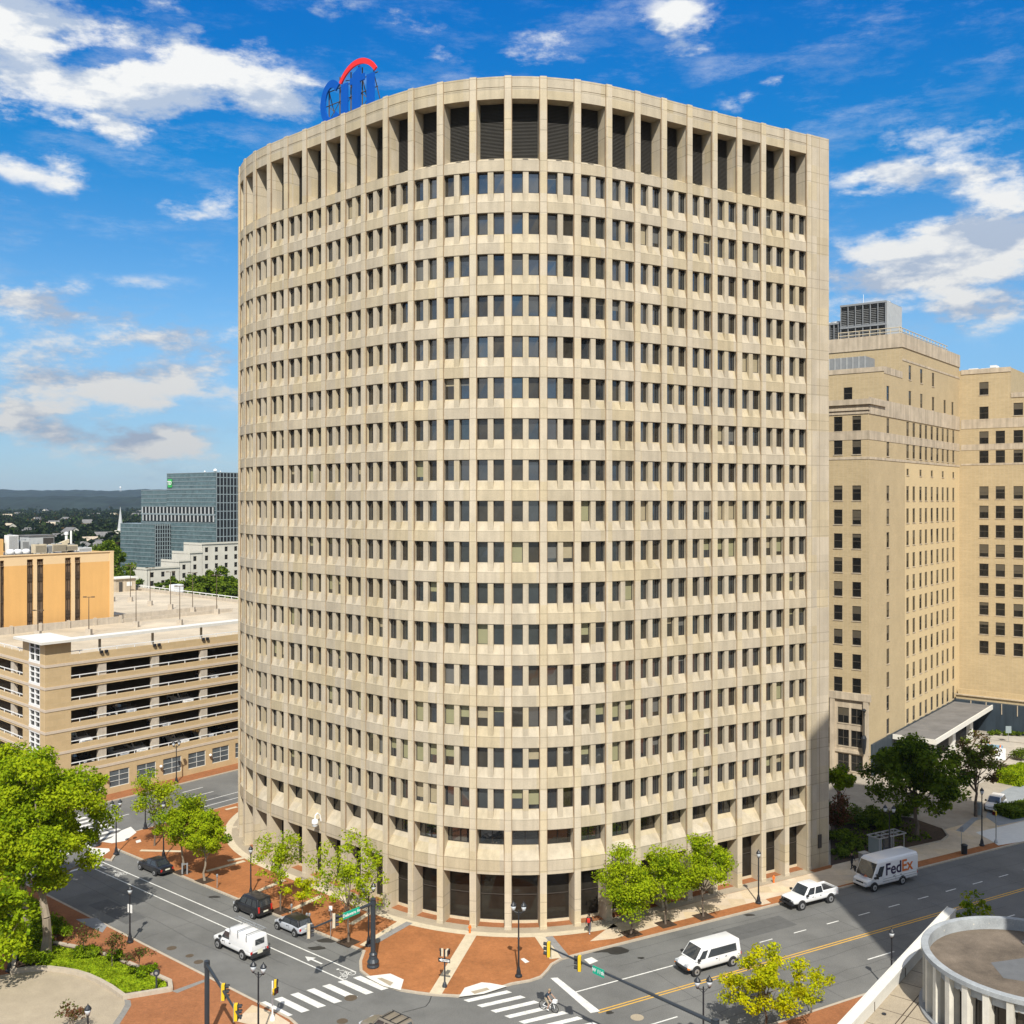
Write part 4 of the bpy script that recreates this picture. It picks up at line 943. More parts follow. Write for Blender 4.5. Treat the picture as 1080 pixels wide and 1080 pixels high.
unit('air_handler', 18, 7, 1.4, 1.3, 2.2, 'short white stack right of the tall one on the orange roof', M['metal_lt'], .2)
unit('air_handler', 25, 6, 1.2, 1.4, 2.4, 'pale upright unit left of the grey penthouse on the orange roof', M['metal_lt'], .2)
unit('air_handler', 41, 3.5, 1.9, 1.3, 1.8, 'cream square unit in front of the grey penthouse', M['cream'], .4)
unit('air_handler', 50, 4, 2.0, 1.3, 1.6, 'long grey unit just right of the cream square unit', M['metal_lt'], .4)
unit('air_handler', 61, 4, 2.6, 1.5, 1.7, 'wide cream unit with fans, middle of the orange roof', M['cream'], .5)
unit('air_handler', 73, 4, 2.2, 1.5, 1.5, 'wide cream unit with fans below the tall vent pipe', M['cream'], .6)
unit('air_handler', 88, 5, 2.3, 1.2, .9, 'low white unit near the right end of the orange roof', M['white'], .25)
x, y = roofpt(70, 6); t = thing('vent_pipe', 'tall twin white vent pipes rising from the orange roof', 'vent pipe', (x, y, 29.7), group=None)
m1 = MB(); m1.tube((0,0,0),(0,0,3.4),.22,n=10); m1.lathe([(.34,3.1),(.34,3.5),(.1,3.6)],(0,0,0),10); m1.tube((.75,.1,0),(.75,.1,3.8),.16,n=10); m1.build('pipe', M['white'], t, local=True)
m1 = MB(); m1.box(-.5,1.1,-.5,.5,0,1.3); m1.build('plinth', M['metal_grey'], t, local=True)
x, y = roofpt(60, 5); t = thing('roof_duct', 'slanting cream duct across the middle of the orange roof', 'duct', (x, y, 29.7), R(52))
m1 = MB(); m1.add([(-2,-.3,.5),(2,-.3,1.8),(2,.3,1.8),(-2,.3,.5),(-2,-.3,1.0),(2,-.3,2.4),(2,.3,2.4),(-2,.3,1.0)], [(0,3,2,1),(4,5,6,7),(0,1,5,4),(1,2,6,5),(2,3,7,6),(3,0,4,7)]); m1.build('duct', M['cream'], t, local=True)
m1 = MB(); m1.box(-1.8,-1.6,-.1,.1,0,.6); m1.box(1.6,1.8,-.1,.1,0,1.8); m1.build('support', M['metal_grey'], t, local=True)
P = (O_[0]+e2[0]*6, O_[1]+e2[1]*6); tq = ray_t(P, mE, 3.5)
mb = MB(); mb.obox(P, mE, e2, tq, tq+6, 0, 8, 29.7, 32.4, 0); mb.build('stair_head', M['ora'], ora)
# ------------------------------------------------------------------ FAR CITY
K = (-.2839*480, 480.0); Lp = (-.3427*495, 495.0)
td = thing('glass_office_block', 'stepped teal glass office block with a small green sign, far behind the garage', 'office building', (K[0]-20, K[1]+10, 0))
nT = nL
def glassbody(name, O, wl, wr, z1, z0=0):
    mb = MB(); mb.obox(O, L1, E1, 0, wl, 0, wr, z0, z1, 0); mb.build(name, [M['td_glass']], td)
    lines = MB()
    z = z1
    while z > max(z0, 1): lines.obox(O, L1, nL, 0, wl, 0, .12, z-.28, z, 0); lines.obox(O, E1, nR, 0, wr, 0, .12, z-.28, z, 0); z -= 1.95
    return lines
tK = lambda u: ray_t(K, L1, u)
l1 = glassbody('glass_volume', K, tK(176), 42, 51.4)
A2 = W3(K, L1, nL, 0, 0, 0); l2 = glassbody('glass_volume', (K[0]+L1[0]*tK(176), K[1]+L1[1]*tK(176)), tK(149)-tK(176), 36, 43.4)
tl_ = ray_t(Lp, L1, 127)
l3 = glassbody('glass_volume', Lp, tl_, 8.8, 27.2)
for l in (l1, l2, l3): l.build('floor_line', M['td_line'], td)
# dark plant band and vertical mullions
mb = MB(); mb.obox(K, L1, nL, 1, tK(149)-1, 0, .2, 28.2, 35.3, 0); mb.obox(K, E1, nR, 0, 42, 0, .2, 0, 51, 0); mb.obox(Lp, E1, nR, 0, 8.7, 0, .2, 0, 26.8, 0); mb.build('dark_glazing', M['td_dark'], td)
mb = MB()
for t in np.arange(1, tK(149), 3.0): mb.obox(K, L1, nL, t, t+.9, .2, .35, 28.4, 31.4, 1); mb.obox(K, L1, nL, t+.5, t+1.4, .2, .35, 32.1, 35.2, 1)
mb.obox(K, L1, nL, 0, tK(149), .2, .4, 31.4, 32.1, 0)
for t in np.arange(0, 42, 1.9): mb.obox(K, E1, nR, t, t+.4, .2, .3, 0, 51.4, 0)
for z in np.arange(2, 51, 3.9): mb.obox(K, E1, nR, 0, 42, .2, .27, z, z+.35, 0)
for t in np.arange(0, 8.8, 1.3): mb.obox(Lp, E1, nR, t, t+.3, .2, .4, 0, 27.2, 0)
for z in np.arange(1, 27, 1.95): mb.obox(Lp, E1, nR, 0, 8.8, .2, .32, z, z+.3, 0)
mb.obox(K, L1, nL, 0, tK(176), .12, .2, 43.5, 44.0, 0)
mb.build('mullion_grid', [M['td_line'], M['metal_lt']], td)
c = W3(K, L1, nL, tK(180), .5, 46.6)
mb = MB(); mb.obox(K, L1, nL, tK(180)-1.4, tK(180)+1.5, .2, .6, 44.6, 48.6, 0); sgn = mb.build('sign_panel', mat('sign_panel_green', (.05,.42,.10), var=.02), td)
def text_mesh(s, size, m, name, X, Y, Zv, origin, ext=.02, off=0, parent=None, align='CENTER', local=False):
    cu = bpy.data.curves.new('t', 'FONT'); cu.body = s; cu.size = size; cu.extrude = ext; cu.offset = off; cu.align_x = align; cu.align_y = 'CENTER'; cu.resolution_u = 3
    o = bpy.data.objects.new('t', cu); col.objects.link(o)
    bpy.context.view_layer.update()
    me = bpy.data.meshes.new_from_object(o.evaluated_get(bpy.context.evaluated_depsgraph_get())); bpy.data.objects.remove(o)
    X, Y, Zv = Vector(X).normalized(), Vector(Y).normalized(), Vector(Zv).normalized()
    mt = Matrix(((X.x,Y.x,Zv.x,origin[0]),(X.y,Y.y,Zv.y,origin[1]),(X.z,Y.z,Zv.z,origin[2]),(0,0,0,1)))
    me.transform(mt); me.name = name; me.materials.clear(); me.materials.append(m)
    ob = bpy.data.objects.new(name, me); col.objects.link(ob)
    if parent is not None: attach(ob, parent, local)
    return ob
text_mesh('TD', 2.5, M['white'], 'lettering', (-L1[0],-L1[1],0), (0,0,1), (nL[0],nL[1],0), W3(K,L1,nL,tK(180),.7,46.6), .05, .1, sgn)
mb = MB()
for t, r in ((6,.9),(14,.45),(2,.3)): c = W3(K,L1,nL,t,-4,0); mb.lathe([(r*.3,51.4),(r,51.6+r*.5),(r*.9,51.6+r*1.2),(r*.3,51.6+r*1.7)],(c[0],c[1],0),10)
mb.build('roof_dome', M['white'], td)
# white stone stepped block
Wp = (-.297*405, 405.0); wsb = thing('apartment_block', 'white stone block stepped down to the left in front of the teal glass block', 'building', (Wp[0], Wp[1]+8, 0))
mb = MB(); WW = Wins(wsb, [M['sash'], M['win_dark'], M['win_blind']])
nW = nR
steps = [(ray_t(Wp,E1,155), ray_t(Wp,E1,189), 13.0), (ray_t(Wp,E1,189), ray_t(Wp,E1,200.6), 15.2), (ray_t(Wp,E1,200.6), ray_t(Wp,E1,213), 18.2), (ray_t(Wp,E1,213), ray_t(Wp,E1,262), 21.4)]
for a, b, z in steps:
    cols = [(x, x+1.5) for x in np.arange(a+1.4, b-2, 4.6)]
    rows = [(zz, zz+1.9) for zz in np.arange(z-3.2, 1, -3.2)][::-1]
    op = punched(mb, Wp, E1, nW, a, b, 0, z, cols, rows, .3, 0)
    for o_ in op: WW.add(sash_window(Wp, E1, nW, *o_, .25), W3(Wp,E1,nW,o_[0],0,o_[2]), nW, 3)
    mb.obox(Wp, E1, L1, a, b, .05, 12, z-.6, z-.3, 1); mb.obox(Wp, E1, nW, a-.2, b+.0, 0, .35, z-.1, z+.6, 0); mb.obox(Wp, E1, L1, a, a+.3, 0, 12, 0, z+.5, 0)
mb.build('wall', [M['wstone'], M['roofgrey']], wsb); WW.done()
# church
x, y = -.3755*700, 700.0
ch = thing('church_spire', 'pale pointed church spire far left beside the teal glass block', 'church', (x, y, 0))
mb = MB(); mb.box(-2.4,2.4,-2.4,2.4,0,17.5); mb.box(-2.8,2.8,-2.8,2.8,17.5,18.2); mb.build('tower', M['wstone'], ch, local=True)
mb = MB(); mb.lathe([(2.1,18.2),(1.8,19.5),(.9,27),(.05,34)], (0,0,0), 8); mb.build('spire', M['metal_lt'], ch, local=True)
mb = MB()
for s in (-1, 1): mb.box(s*1.3-.4, s*1.3+.4, -2.45, -2.38, 12, 15.5)
mb.build('belfry_opening', M['dark_in'], ch, local=True)
mb = MB(); mb.add([(-5,2.4,0),(5,2.4,0),(5,22,0),(-5,22,0),(-5,2.4,8),(5,2.4,8),(5,22,8),(-5,22,8),(0,2.4,13),(0,22,13)], [(0,1,5,8,4),(3,7,9,6,2),(0,4,7,3),(1,2,6,5),(4,8,9,7),(8,5,6,9)]); mb.build('nave', M['wstone'], ch, local=True)

# ------------------------------------------------------------------ FOLIAGE
def leaf_arrays(clumps, per, size, rng, flat=.35, up=.3):
    """clumps: (x,y,z,r); leaf clusters as small bent quads scattered through each clump"""
    C_ = np.array(clumps); n = len(C_)*per
    idx = np.repeat(np.arange(len(C_)), per)
    v = rng.normal(size=(n,3)); v /= np.linalg.norm(v,axis=1)[:,None]
    rad = rng.random(n)**.45
    c = C_[idx,:3] + v*(C_[idx,3]*rad)[:,None]*np.array([1,1,.72])
    nr = v*.6+rng.normal(size=(n,3))*.7+np.array([0,0,up]); nr /= np.linalg.norm(nr,axis=1)[:,None]
    a = np.cross(nr, rng.normal(size=(n,3))); a /= np.linalg.norm(a,axis=1)[:,None]; b = np.cross(nr, a)
    s = size*(.55+.9*rng.random(n))[:,None]; w_ = .55+.25*rng.random(n)[:,None]
    q = np.stack([c-a*s*.5, c+b*s*w_*.5+a*s*.08, c+a*s*.55+nr*s*.1, c-b*s*w_*.5+a*s*.05], axis=1)
    return q, idx
def quads_mesh(name, q, mats, mi, parent=None, local=False):
    me = bpy.data.meshes.new(name); n = len(q)
    me.vertices.add(n*4); me.vertices.foreach_set('co', q.reshape(-1).astype(np.float32))
    me.loops.add(n*4); me.loops.foreach_set('vertex_index', np.arange(n*4, dtype=np.int32))
    me.polygons.add(n); me.polygons.foreach_set('loop_start', np.arange(0, n*4, 4, dtype=np.int32)); 
    me.polygons.foreach_set('loop_total', np.full(n, 4, dtype=np.int32))
    for k in mats: me.materials.append(k)
    me.polygons.foreach_set('material_index', np.asarray(mi, dtype=np.int32)); me.update(); me.validate()
    o = bpy.data.objects.new(name, me); col.objects.link(o)
    if parent is not None: attach(o, parent, local)
    return o
def crown_clumps(rng, cz, rx, rz, n, cr, hollow=.55, lop=0):
    out = []
    while len(out) < n:
        v = rng.normal(size=3); v /= np.linalg.norm(v)
        k = hollow+(1-hollow)*rng.random()**.6 if rng.random() < .8 else rng.random()*hollow
        x, y, z = v*k; 
        sx = rx*(1-.25*max(0, z)); rr = cr*(.65+.7*rng.random())
        out.append((x*(sx-cr*.5)*(1+lop*rng.normal()), y*(sx-cr*.5)*(1+lop*rng.normal()), cz+z*(rz-cr*.4), rr))
    return out
def tree(name, label, cat, x, y, h, rx, z0, mats, seed, per=260, nc=34, leaf=.26, cr=None, trunk=.14, group=None, bark=None, lean=(0,0), hollow=.5, probs=(.4,.4,.2), fork=True, off=(0,0), zb=.12, lop=.08):
    if 'street' in name: probs = (.62,.32,.06)
    rng = np.random.default_rng(seed); cr = cr or rx*.3
    t = thing(name, label, cat, (x, y, zb), group=group)
    cz = (z0+h)/2; rz = (h-z0)/2
    cl = crown_clumps(rng, cz, rx, rz, nc, cr, hollow, lop)
    cl = [(a+off[0]+lean[0], b+off[1]+lean[1], c, r) for a, b, c, r in cl]
    q, idx = leaf_arrays(cl, int(per*.82), leaf, rng, up=.75)
    cp = rng.choice(len(mats), size=len(cl), p=probs); mi = np.where(rng.random(len(q)) < .6, cp[idx], rng.choice(len(mats), size=len(q), p=probs))
    quads_mesh('crown', q, mats, mi, t, True)
    mb = MB(); zt = z0+(h-z0)*.25
    pts = [Vector((0,0,-.1))]; n = 5
    for i in range(1, n+1): pts.append(Vector((lean[0]*i/n+off[0]*i/n*.7+rng.normal()*trunk*.5, lean[1]*i/n+off[1]*i/n*.7+rng.normal()*trunk*.5, zt*i/n)))
    for i in range(n): mb.tube(pts[i], pts[i+1], trunk*(1.25 if i == 0 else 1-.09*i), trunk*(1-.09*(i+1)), 8)
    top = pts[-1]
    for k in rng.choice(len(cl), size=min(len(cl), 16), replace=False):
        c = Vector(cl[k][:3]); s = pts[rng.integers(n-2, n+1)]; md = s.lerp(c, .5)+Vector((0,0,-.06*(c-s).length))
        mb.tube(s, md, trunk*.42, trunk*.24, 5, caps=False); mb.tube(md, c, trunk*.24, trunk*.07, 5, caps=False)
    mb.build('trunk', bark or M['bark'], t, local=True)
    return t
# street trees by the left street
gl = 'street trees along the left kerb'
tree('street_tree', 'round bright green street tree with a bare curved trunk, right of the black sedan', 'tree', *G(216,930), 7.0, 2.75, 2.5, GREEN, 11, per=459, nc=30, leaf=.2, trunk=.12, group=gl, bark=M['bark_l'])
tree('street_tree', 'bright green street tree just behind the black sedan, crown touching two others', 'tree', *G(192.5,921), 8.6, 3.1, 2.9, GREEN, 12, per=378, nc=34, leaf=.2, trunk=.12, group=gl, bark=M['bark_l'])
tree('street_tree', 'thin-leaved street tree farthest up the left street, nearest the zebra crossing', 'tree', *G(163,893), 8.6, 3.0, 3.0, GREEN, 13, per=150, nc=30, leaf=.22, trunk=.1, group=gl)
tree('street_tree', 'sparse light green tree behind the boxy black car', 'tree', *G(296,962), 8.2, 3.5, 2.4, GREEN, 14, per=75, nc=44, leaf=.21, cr=.75, trunk=.09, group=gl, hollow=.35)
tree('street_tree', 'sparse tall tree in front of the curved facade by the traffic signal arm', 'tree', *G(367.5,995), 9.9, 4.0, 2.0, GREEN, 15, per=95, nc=58, leaf=.21, cr=.78, trunk=.1, group=gl, hollow=.35)
tree('young_tree', 'small yellow-green young tree between two sparse street trees', 'tree', *G(319,971), 3.9, 1.75, 1.9, YGREEN, 16, per=110, nc=15, leaf=.2, cr=.5, trunk=.05)
gr = 'street trees in front of the tower, right street'
tree('street_tree', 'bright green street tree nearest the red-backpack walker, leftmost of the row of three', 'tree', *G(665.5,986), 8.0, 3.3, 1.6, GREEN, 21, per=337, nc=36, leaf=.2, trunk=.09, group=gr, lop=.12)
tree('street_tree', 'bright green street tree in the middle of the row of three by the right street', 'tree', *G(702,976), 7.6, 3.3, 1.7, GREEN, 22, per=337, nc=34, leaf=.2, trunk=.09, group=gr, lop=.12)
tree('street_tree', 'bright green street tree at the right end of the row of three', 'tree', *G(741.7,968), 7.9, 3.0, 1.9, GREEN, 23, per=364, nc=30, leaf=.2, trunk=.09, group=gr, lop=.12)
tree('street_tree', 'yellow-green tree overlapping the rear of the white passenger van', 'tree', 18.4, 75.6, 6.3, 3.9, 1.5, YGREEN, 24, per=210, nc=58, leaf=.19, cr=.66, trunk=.1, hollow=.4, probs=(.5,.35,.15))
tree('young_tree', 'thin yellow-green sapling on the kerb right of the larger yellow-green tree', 'tree', *G(856,1070), 3.9, 1.5, 1.7, YGREEN, 25, per=40, nc=14, leaf=.2, cr=.45, trunk=.05, off=(.3,0))
tree('young_tree', 'dull green small tree showing above the rim of the round building', 'tree', 39.0, 88.4, 5.9, 1.6, 2.0, [GREEN[2],YGREEN[2],DGREEN[0]], 26, per=70, nc=18, leaf=.22, cr=.5, trunk=.05)
# the large left trees
tree('shade_tree', 'large bright green tree filling the left edge, with a bare pale trunk', 'tree', *G(48,1010), 17.4, 6.2, 4.8, GREEN, 31, per=560, nc=120, leaf=.27, cr=1.2, trunk=.42, bark=M['bark_l'], hollow=.4, lop=.12, off=(-.9,1.6), probs=(.5,.36,.14))
tree('shade_tree', 'second large tree at the left edge, behind the bare pale trunk', 'tree', *G(31,982), 17.2, 5.4, 4.5, GREEN, 32, per=420, nc=80, leaf=.28, cr=1.25, trunk=.32, bark=M['bark_l'], off=(-2.5,1))
tree('shade_tree', 'pale green tree top against the garage at the far left edge', 'tree', -57.5, 108, 17.5, 4.2, 6, GREEN, 33, per=240, nc=40, leaf=.34, cr=1.2, trunk=.25, probs=(.6,.3,.1))
tree('shade_tree', 'low branch of a green tree at the bottom left edge over the dark planting', 'tree', *G(-8,1040), 8.6, 4.1, 1.8, GREEN, 34, per=260, nc=34, leaf=.3, cr=1.1, trunk=.2)
# dark trees at right
tree('shade_tree', 'large dark green tree with dense crown in front of the canopy, right', 'tree', *G(966.5,882), 11.6, 6.0, 2.6, DGREEN, 41, per=330, nc=84, leaf=.34, cr=1.25, trunk=.26, hollow=.4, lop=.12)
tree('plum_tree', 'dark reddish open-crowned tree beside the driveway, right', 'tree', *G(1029,862), 10.5, 3.6, 2.8, [RLEAF[1],RLEAF[2],DGREEN[0]], 42, per=150, nc=44, leaf=.3, cr=.85, trunk=.2, hollow=.4)
tree('small_tree', 'small bright green tree at the right edge of the office tower', 'tree', *G(884,874), 7.4, 2.2, 4.4, GREEN, 43, per=260, nc=22, leaf=.28, cr=.8, trunk=.1)
tree('plum_tree', 'dark purple bush-like tree under the bright tree at the tower edge', 'tree', *G(881,884), 5.4, 2.0, .8, [RLEAF[1],RLEAF[0],DGREEN[2]], 44, per=200, nc=20, leaf=.25, cr=.8, trunk=.08)
def shrub(name, label, cat, x, y, rx, h, mats, seed, per=160, nc=14, leaf=.2, group=None, zb=.12, ry=None, rot=0, probs=(.4,.4,.2)):
    rng = np.random.default_rng(seed); t = thing(name, label, cat, (x, y, zb), rot, group)
    ry = ry or rx; cl = []
    for i in range(nc):
        a = rng.random()*6.283; k = math.sqrt(rng.random())
        cl.append((math.cos(a)*k*rx*.8, math.sin(a)*k*ry*.8, h*(.3+.42*rng.random()), min(rx,ry,h)*.42*(.8+.4*rng.random())))
    q, idx = leaf_arrays(cl, per, leaf, rng, up=.6); q[:,:,2] = np.maximum(q[:,:,2], .02)
    cp = rng.choice(len(mats), size=nc, p=probs); mi = np.where(rng.random(len(q))<.5, cp[idx], rng.choice(len(mats), size=len(q), p=probs))
    quads_mesh('foliage', q, mats, mi, t, True)
    mb = MB()
    for c in cl[:7]: mb.tube((0,0,0), c[:3], .03, .012, 5)
    mb.build('stem', M['bark'], t, local=True); return t
def hedge(label, cx, cy, lx, ly, h, rot, mats, seed, dens=110, zb=.13, group=None, cat='hedge'):
    rng = np.random.default_rng(seed); t = thing('hedge', label, cat, (cx, cy, zb), rot, group)
    n = int(dens*(lx*ly+2*(lx+ly)*h)); c = np.empty((n,3)); face = rng.random(n)
    c[:,0] = (rng.random(n)-.5)*lx; c[:,1] = (rng.random(n)-.5)*ly; c[:,2] = h*(.9+.12*rng.random(n)+.06*np.sin(c[:,0]*2.3))
    s = face < .6; k = rng.integers(0, 4, n)
    for j, (ax, sg, dd) in enumerate(((0,1,lx),(0,-1,lx),(1,1,ly),(1,-1,ly))):
        mm = s & (k == j); c[mm, ax] = sg*dd/2*(.97+.06*rng.random(mm.sum())); c[mm, 2] = rng.random(mm.sum())*h
    q, _ = leaf_arrays(np.c_[c, np.full(n,.05)], 1, .2, rng, up=.5)
    mi = rng.choice(3, size=n, p=(.45,.4,.15)); quads_mesh('foliage', q, mats, mi, t, True)
    mb = MB(); mb.box(-lx/2+.1, lx/2-.1, -ly/2+.1, ly/2-.1, .02, h-.12); mb.build('inner_branches', mats[2], t, local=True)
    return t
x, y = G(1070, 826); hedge('clipped bright green hedge beside the plaza at the right edge', x+1.2, y+1, 7, 3.2, 1.6, R(40), GREEN, 51, zb=.16)
x, y = G(1071, 860); hedge('low clipped green hedge right of the parked white car', x+.6, y+.3, 5.5, 2.8, 1.1, R(25), MGREEN, 52)
for i, (u, v, rx, h, lab, ms) in enumerate([(903,872,2.2,1.7,'bright green low shrub between tower edge and dark tree',MGREEN),(917,868,2.4,1.9,'wide bright shrub left of the large dark tree trunk',MGREEN),(930,874,2.2,1.8,'mid green shrub behind the bus shelter roof',DGREEN),
      (944,872,2.1,1.7,'dark green shrub under the left side of the large dark tree',DGREEN),(890,890,1.8,1.6,'dark shrub against the tower corner',DGREEN),(897,897,1.7,.8,'low mid green plant behind the walking man',MGREEN),(889,903,1.3,.6,'tiny green plant at the foot of the tower corner',MGREEN),(955,862,2.0,1.7,'dark shrub behind the large dark tree',DGREEN),(910,895,1.6,.8,'low green plant left of the bus shelter',MGREEN)]):
    shrub('shrub', lab, 'shrub', *G(u,v), rx, h, ms, 60+i, per=150, nc=14, leaf=.24)
for i, u in enumerate((1046,1053,1059,1068,1073,1078)):
    x, y = G(u, 776.5); shrub('shrub', 'small pale shrub at the foot of the dark blue podium wall', 'shrub', x, y, .9, .9, MGREEN, 80+i, per=50, nc=7, leaf=.25, group='small shrubs along the podium wall', zb=.14)
x, y = G(1077, 803); shrub('shrub', 'round olive shrub on the plaza at the right edge', 'shrub', x, y, 1.6, 2.0, [RLEAF[2],MGREEN[1],DGREEN[0]], 88, zb=.14)
# bed bottom left
gb = 'red-leaved young shrubs in the planted bed'
for i, (u, v, rx, h, lab) in enumerate([(88,1014,1.55,3.0,'red-leaved shrub nearest the bare trunk, leftmost of three in the bed'),(118,1024,1.4,2.9,'red-leaved shrub in the middle of the bed'),(147,1032,1.3,2.6,'red-leaved shrub nearest the small round sign'),(74,1092,1.6,2.3,'reddish shrub at the bottom edge left of the lamp')]):
    t = tree('red_shrub', lab, 'shrub', *G(u, v), h, rx, 1.1 if i < 3 else .4, [RLEAF[0],RLEAF[2],RLEAF[1]], 90+i, per=38, nc=16, leaf=.17, cr=.42, trunk=.035, group=gb if i < 3 else None, hollow=.2, zb=.3 if i < 3 else .12)
for i, (u, v, r) in enumerate([(97,1012,1.1),(82,1014,.9),(120,1018,1.0),(148,1033,1.2),(158,1030,.8),(30,1002,1.6),(22,990,1.9),(45,985,1.8),(38,1020,1.3),(60,992,1.4)]):
    lb = ['low green bush under the leftmost red shrub','low green bush left of the leftmost red shrub','low green bush under the middle red shrub','low dark bush below the red shrub nearest the sign','low bush left of the small round sign','green bush left of the bare pale trunk','broad green bush behind the lamp at the left edge','green bush behind the bare pale trunk','low green bush by the curved wall left of the trunk','green bush just right of the bare pale trunk'][i]
    shrub('shrub', lb, 'shrub', *G(u, v), r*(.72 if i in (0,2,3,4) else 1), (.7+r*.35)*(.8 if i in (0,2,3,4) else 1), [GREEN[1],GREEN[2],DGREEN[0]], 110+i, per=130, nc=12, leaf=.17, zb=.3)
# trees behind the garage deck
gm = 'trees behind the garage deck'
spec = [(112,563,5.2,268,'tall green tree just right of the orange building'),(124,572,4,285,'green tree between the orange building and the glass block'),(139,591,3.3,262,'rounded yellow-green tree behind the roof booth'),(165,612,2.2,255,'small bright tree behind the first deck rail'),(178,605,3.2,262,'small green tree left of the white container'),
        (190,606,3.6,266,'green tree right of the white container'),(204,604,4.2,268,'green tree in front of the white stone block, middle'),(223,596,1.5,262,'narrow dark conifer in front of the white stone block'),(218,603,4,258,'broad green tree around the dark conifer'),(233,597,5.2,262,'taller dark tree in front of the white stone block, right part'),(248,596,5,256,'dark tree touching the edge of the office tower'),(240,612,3.5,248,'low bright bush-like tree at the rail beside the tower')]
for i, (u, v, rx, Y, lb) in enumerate(spec):
    h = CH-(v-HZ)*Y/F
    tree('background_tree', lb, 'tree', (u-540)/F*Y, Y, h, rx, h-(11 if i > 2 else 16), DGREEN if i in (7,9,10) else MGREEN, 130+i, per=130, nc=44, leaf=.6, cr=max(.7,rx*.28), trunk=.3, group=gm, zb=0)
# ------------------------------------------------------------------ FAR WOODS, HOUSES, HILLS
rng = np.random.default_rng(5)
hs = [(20,540,850),(27,536,1100),(48,537,950),(56,536,1200),(78,536,1000),(100,541,760),(84,536,1400),(143,541,900),(10,552,640),(50,550,700),(57,549,760),(63,562,480),(96,571,420),(103,569,440),(88,566,470),(112,560,520),(40,545,800),(120,541,1150),(70,545,820),(8,542,1050),(92,548,700),(35,556,560),(147,538,1300),(26,558,520),(75,556,600)]
HS = hs
cl = []
for i in range(3400):
    Y = 330*math.exp(rng.random()*2.75); u = rng.uniform(-60, 290) if Y > 420 else rng.uniform(-60, 130)
    x = (u-540)/F*Y
    if Y < 520 and -200 < x < -110: continue
    if any(abs(u-a) < 9 and (CH-13.5)*F/(b-HZ)-Y > 0 and (CH-13.5)*F/(b-HZ)-Y < 130 for a, b, _ in HS): continue
    r = rng.uniform(3.5, 7.5)*(1+Y/5000); h = rng.uniform(7, 13)*(1.25 if rng.random() < .2 else 1)
    for k in range(3): cl.append((x+rng.normal()*r*.5, Y+rng.normal()*r*.5, h-r*.2+rng.normal()*1.2, r*.62))
Q, I = leaf_arrays(cl, 16, 4.2, rng, up=.5)
Q[:,:,2] = np.maximum(Q[:,:,2], .1)
o = quads_mesh('distant_woods', Q, FGREEN+[MGREEN[2], RLEAF[1]], rng.choice(5, size=len(Q), p=(.34,.36,.22,.05,.03))); 
tag(o, 'dark wooded suburb stretching to the hills at the left horizon', 'woods', kind='stuff')
def house(x, y, w, d, h, rz, m1, m2):
    t = thing('house', 'small pale house among the dark trees toward the hills', 'house', (x, y, 0), rz, 'houses scattered among the far trees')
    mb = MB(); mb.box(-w/2,w/2,-d/2,d/2,0,h)
    mb.add([(-w/2,-d/2,h),(-w/2,d/2,h),(-w/2,0,h+d*.35),(w/2,-d/2,h),(w/2,d/2,h),(w/2,0,h+d*.35)], [(0,2,1),(3,4,5)]); mb.build('wall', m1, t, local=True)
    mb = MB(); o_ = .5
    mb.add([(-w/2-o_,-d/2-o_,h-.3),(w/2+o_,-d/2-o_,h-.3),(w/2+o_,0,h+d*.37),(-w/2-o_,0,h+d*.37),(-w/2-o_,d/2+o_,h-.3),(w/2+o_,d/2+o_,h-.3)], [(0,1,2,3),(3,2,5,4)]); mb.build('roof', m2, t, local=True)
    mb = MB()
    for xx in np.arange(-w/2+1.5, w/2-1, 3): mb.box(xx, xx+1.1, -d/2-.03, -d/2+.02, 1, 2.6)
    mb.build('window', M['win_dark'], t, local=True)
    return t
for i, (u, v, Y) in enumerate(hs):
    h_ = 9.5; Y = (CH-13.5)*F/(v-HZ)
    house((u-540)/F*Y, Y, rng.uniform(11,20), rng.uniform(9,12), h_, R(rng.choice([52,-38,20,80])), M['wstone'] if rng.random() < .7 else M['cream'], M['roofgrey'] if rng.random() < .7 else M['hot_st'])
# water tower dot on the ridge
x = (127-540)/F*5600; t = thing('water_tower', 'tiny white water tower on the wooded ridge at the horizon', 'water tower', (x, 5600, 70))
t.scale = (.45,.45,.6); t.location.z = 82
mb = MB(); mb.lathe([(2,0),(2,24),(9,30),(11,38),(8,44),(1,46)], (0,0,0), 12); mb.build('tank', M['white'], t, True, True)
mb = MB()
for a in range(6): mb.tube((10*math.cos(a),10*math.sin(a),0),(7*math.cos(a),7*math.sin(a),30),.6)
mb.build('leg', M['white'], t, local=True)
def ridge(name, Y0, dep, x0, x1, hf, m, seg=220):
    mb = MB(); rows = 7; vs = []
    for j in range(rows):
        f = j/(rows-1); 
        for i in range(seg+1):
            x = x0+(x1-x0)*i/seg; k = math.sin(math.pi*min(f*1.0, .5)) if f < .5 else 1-.5*(f-.5)
            vs.append((x, Y0+dep*f, hf(x)*k*(1+.03*math.sin(x*.013+j))))
    fs = [(j*(seg+1)+i, j*(seg+1)+i+1, (j+1)*(seg+1)+i+1, (j+1)*(seg+1)+i) for j in range(rows-1) for i in range(seg)]
    mb.add(vs, fs); return struct(name, mb, m)
def hn(x, a, b, c, s): 
    return 1.6*math.sin(x*.31+s)*math.sin(x*.083)+1.3*math.sin(x*.19+2*s)+a+b*math.sin(x/1900+s)+c*math.sin(x/530+s*2)+c*.5*math.sin(x/170+s)+c*.22*math.sin(x/47+s*3)+c*.15*math.sin(x/21+s)
hillm = mat('wooded_hillside', (.016,.026,.02), var=.55, scale=.012, fine=0)
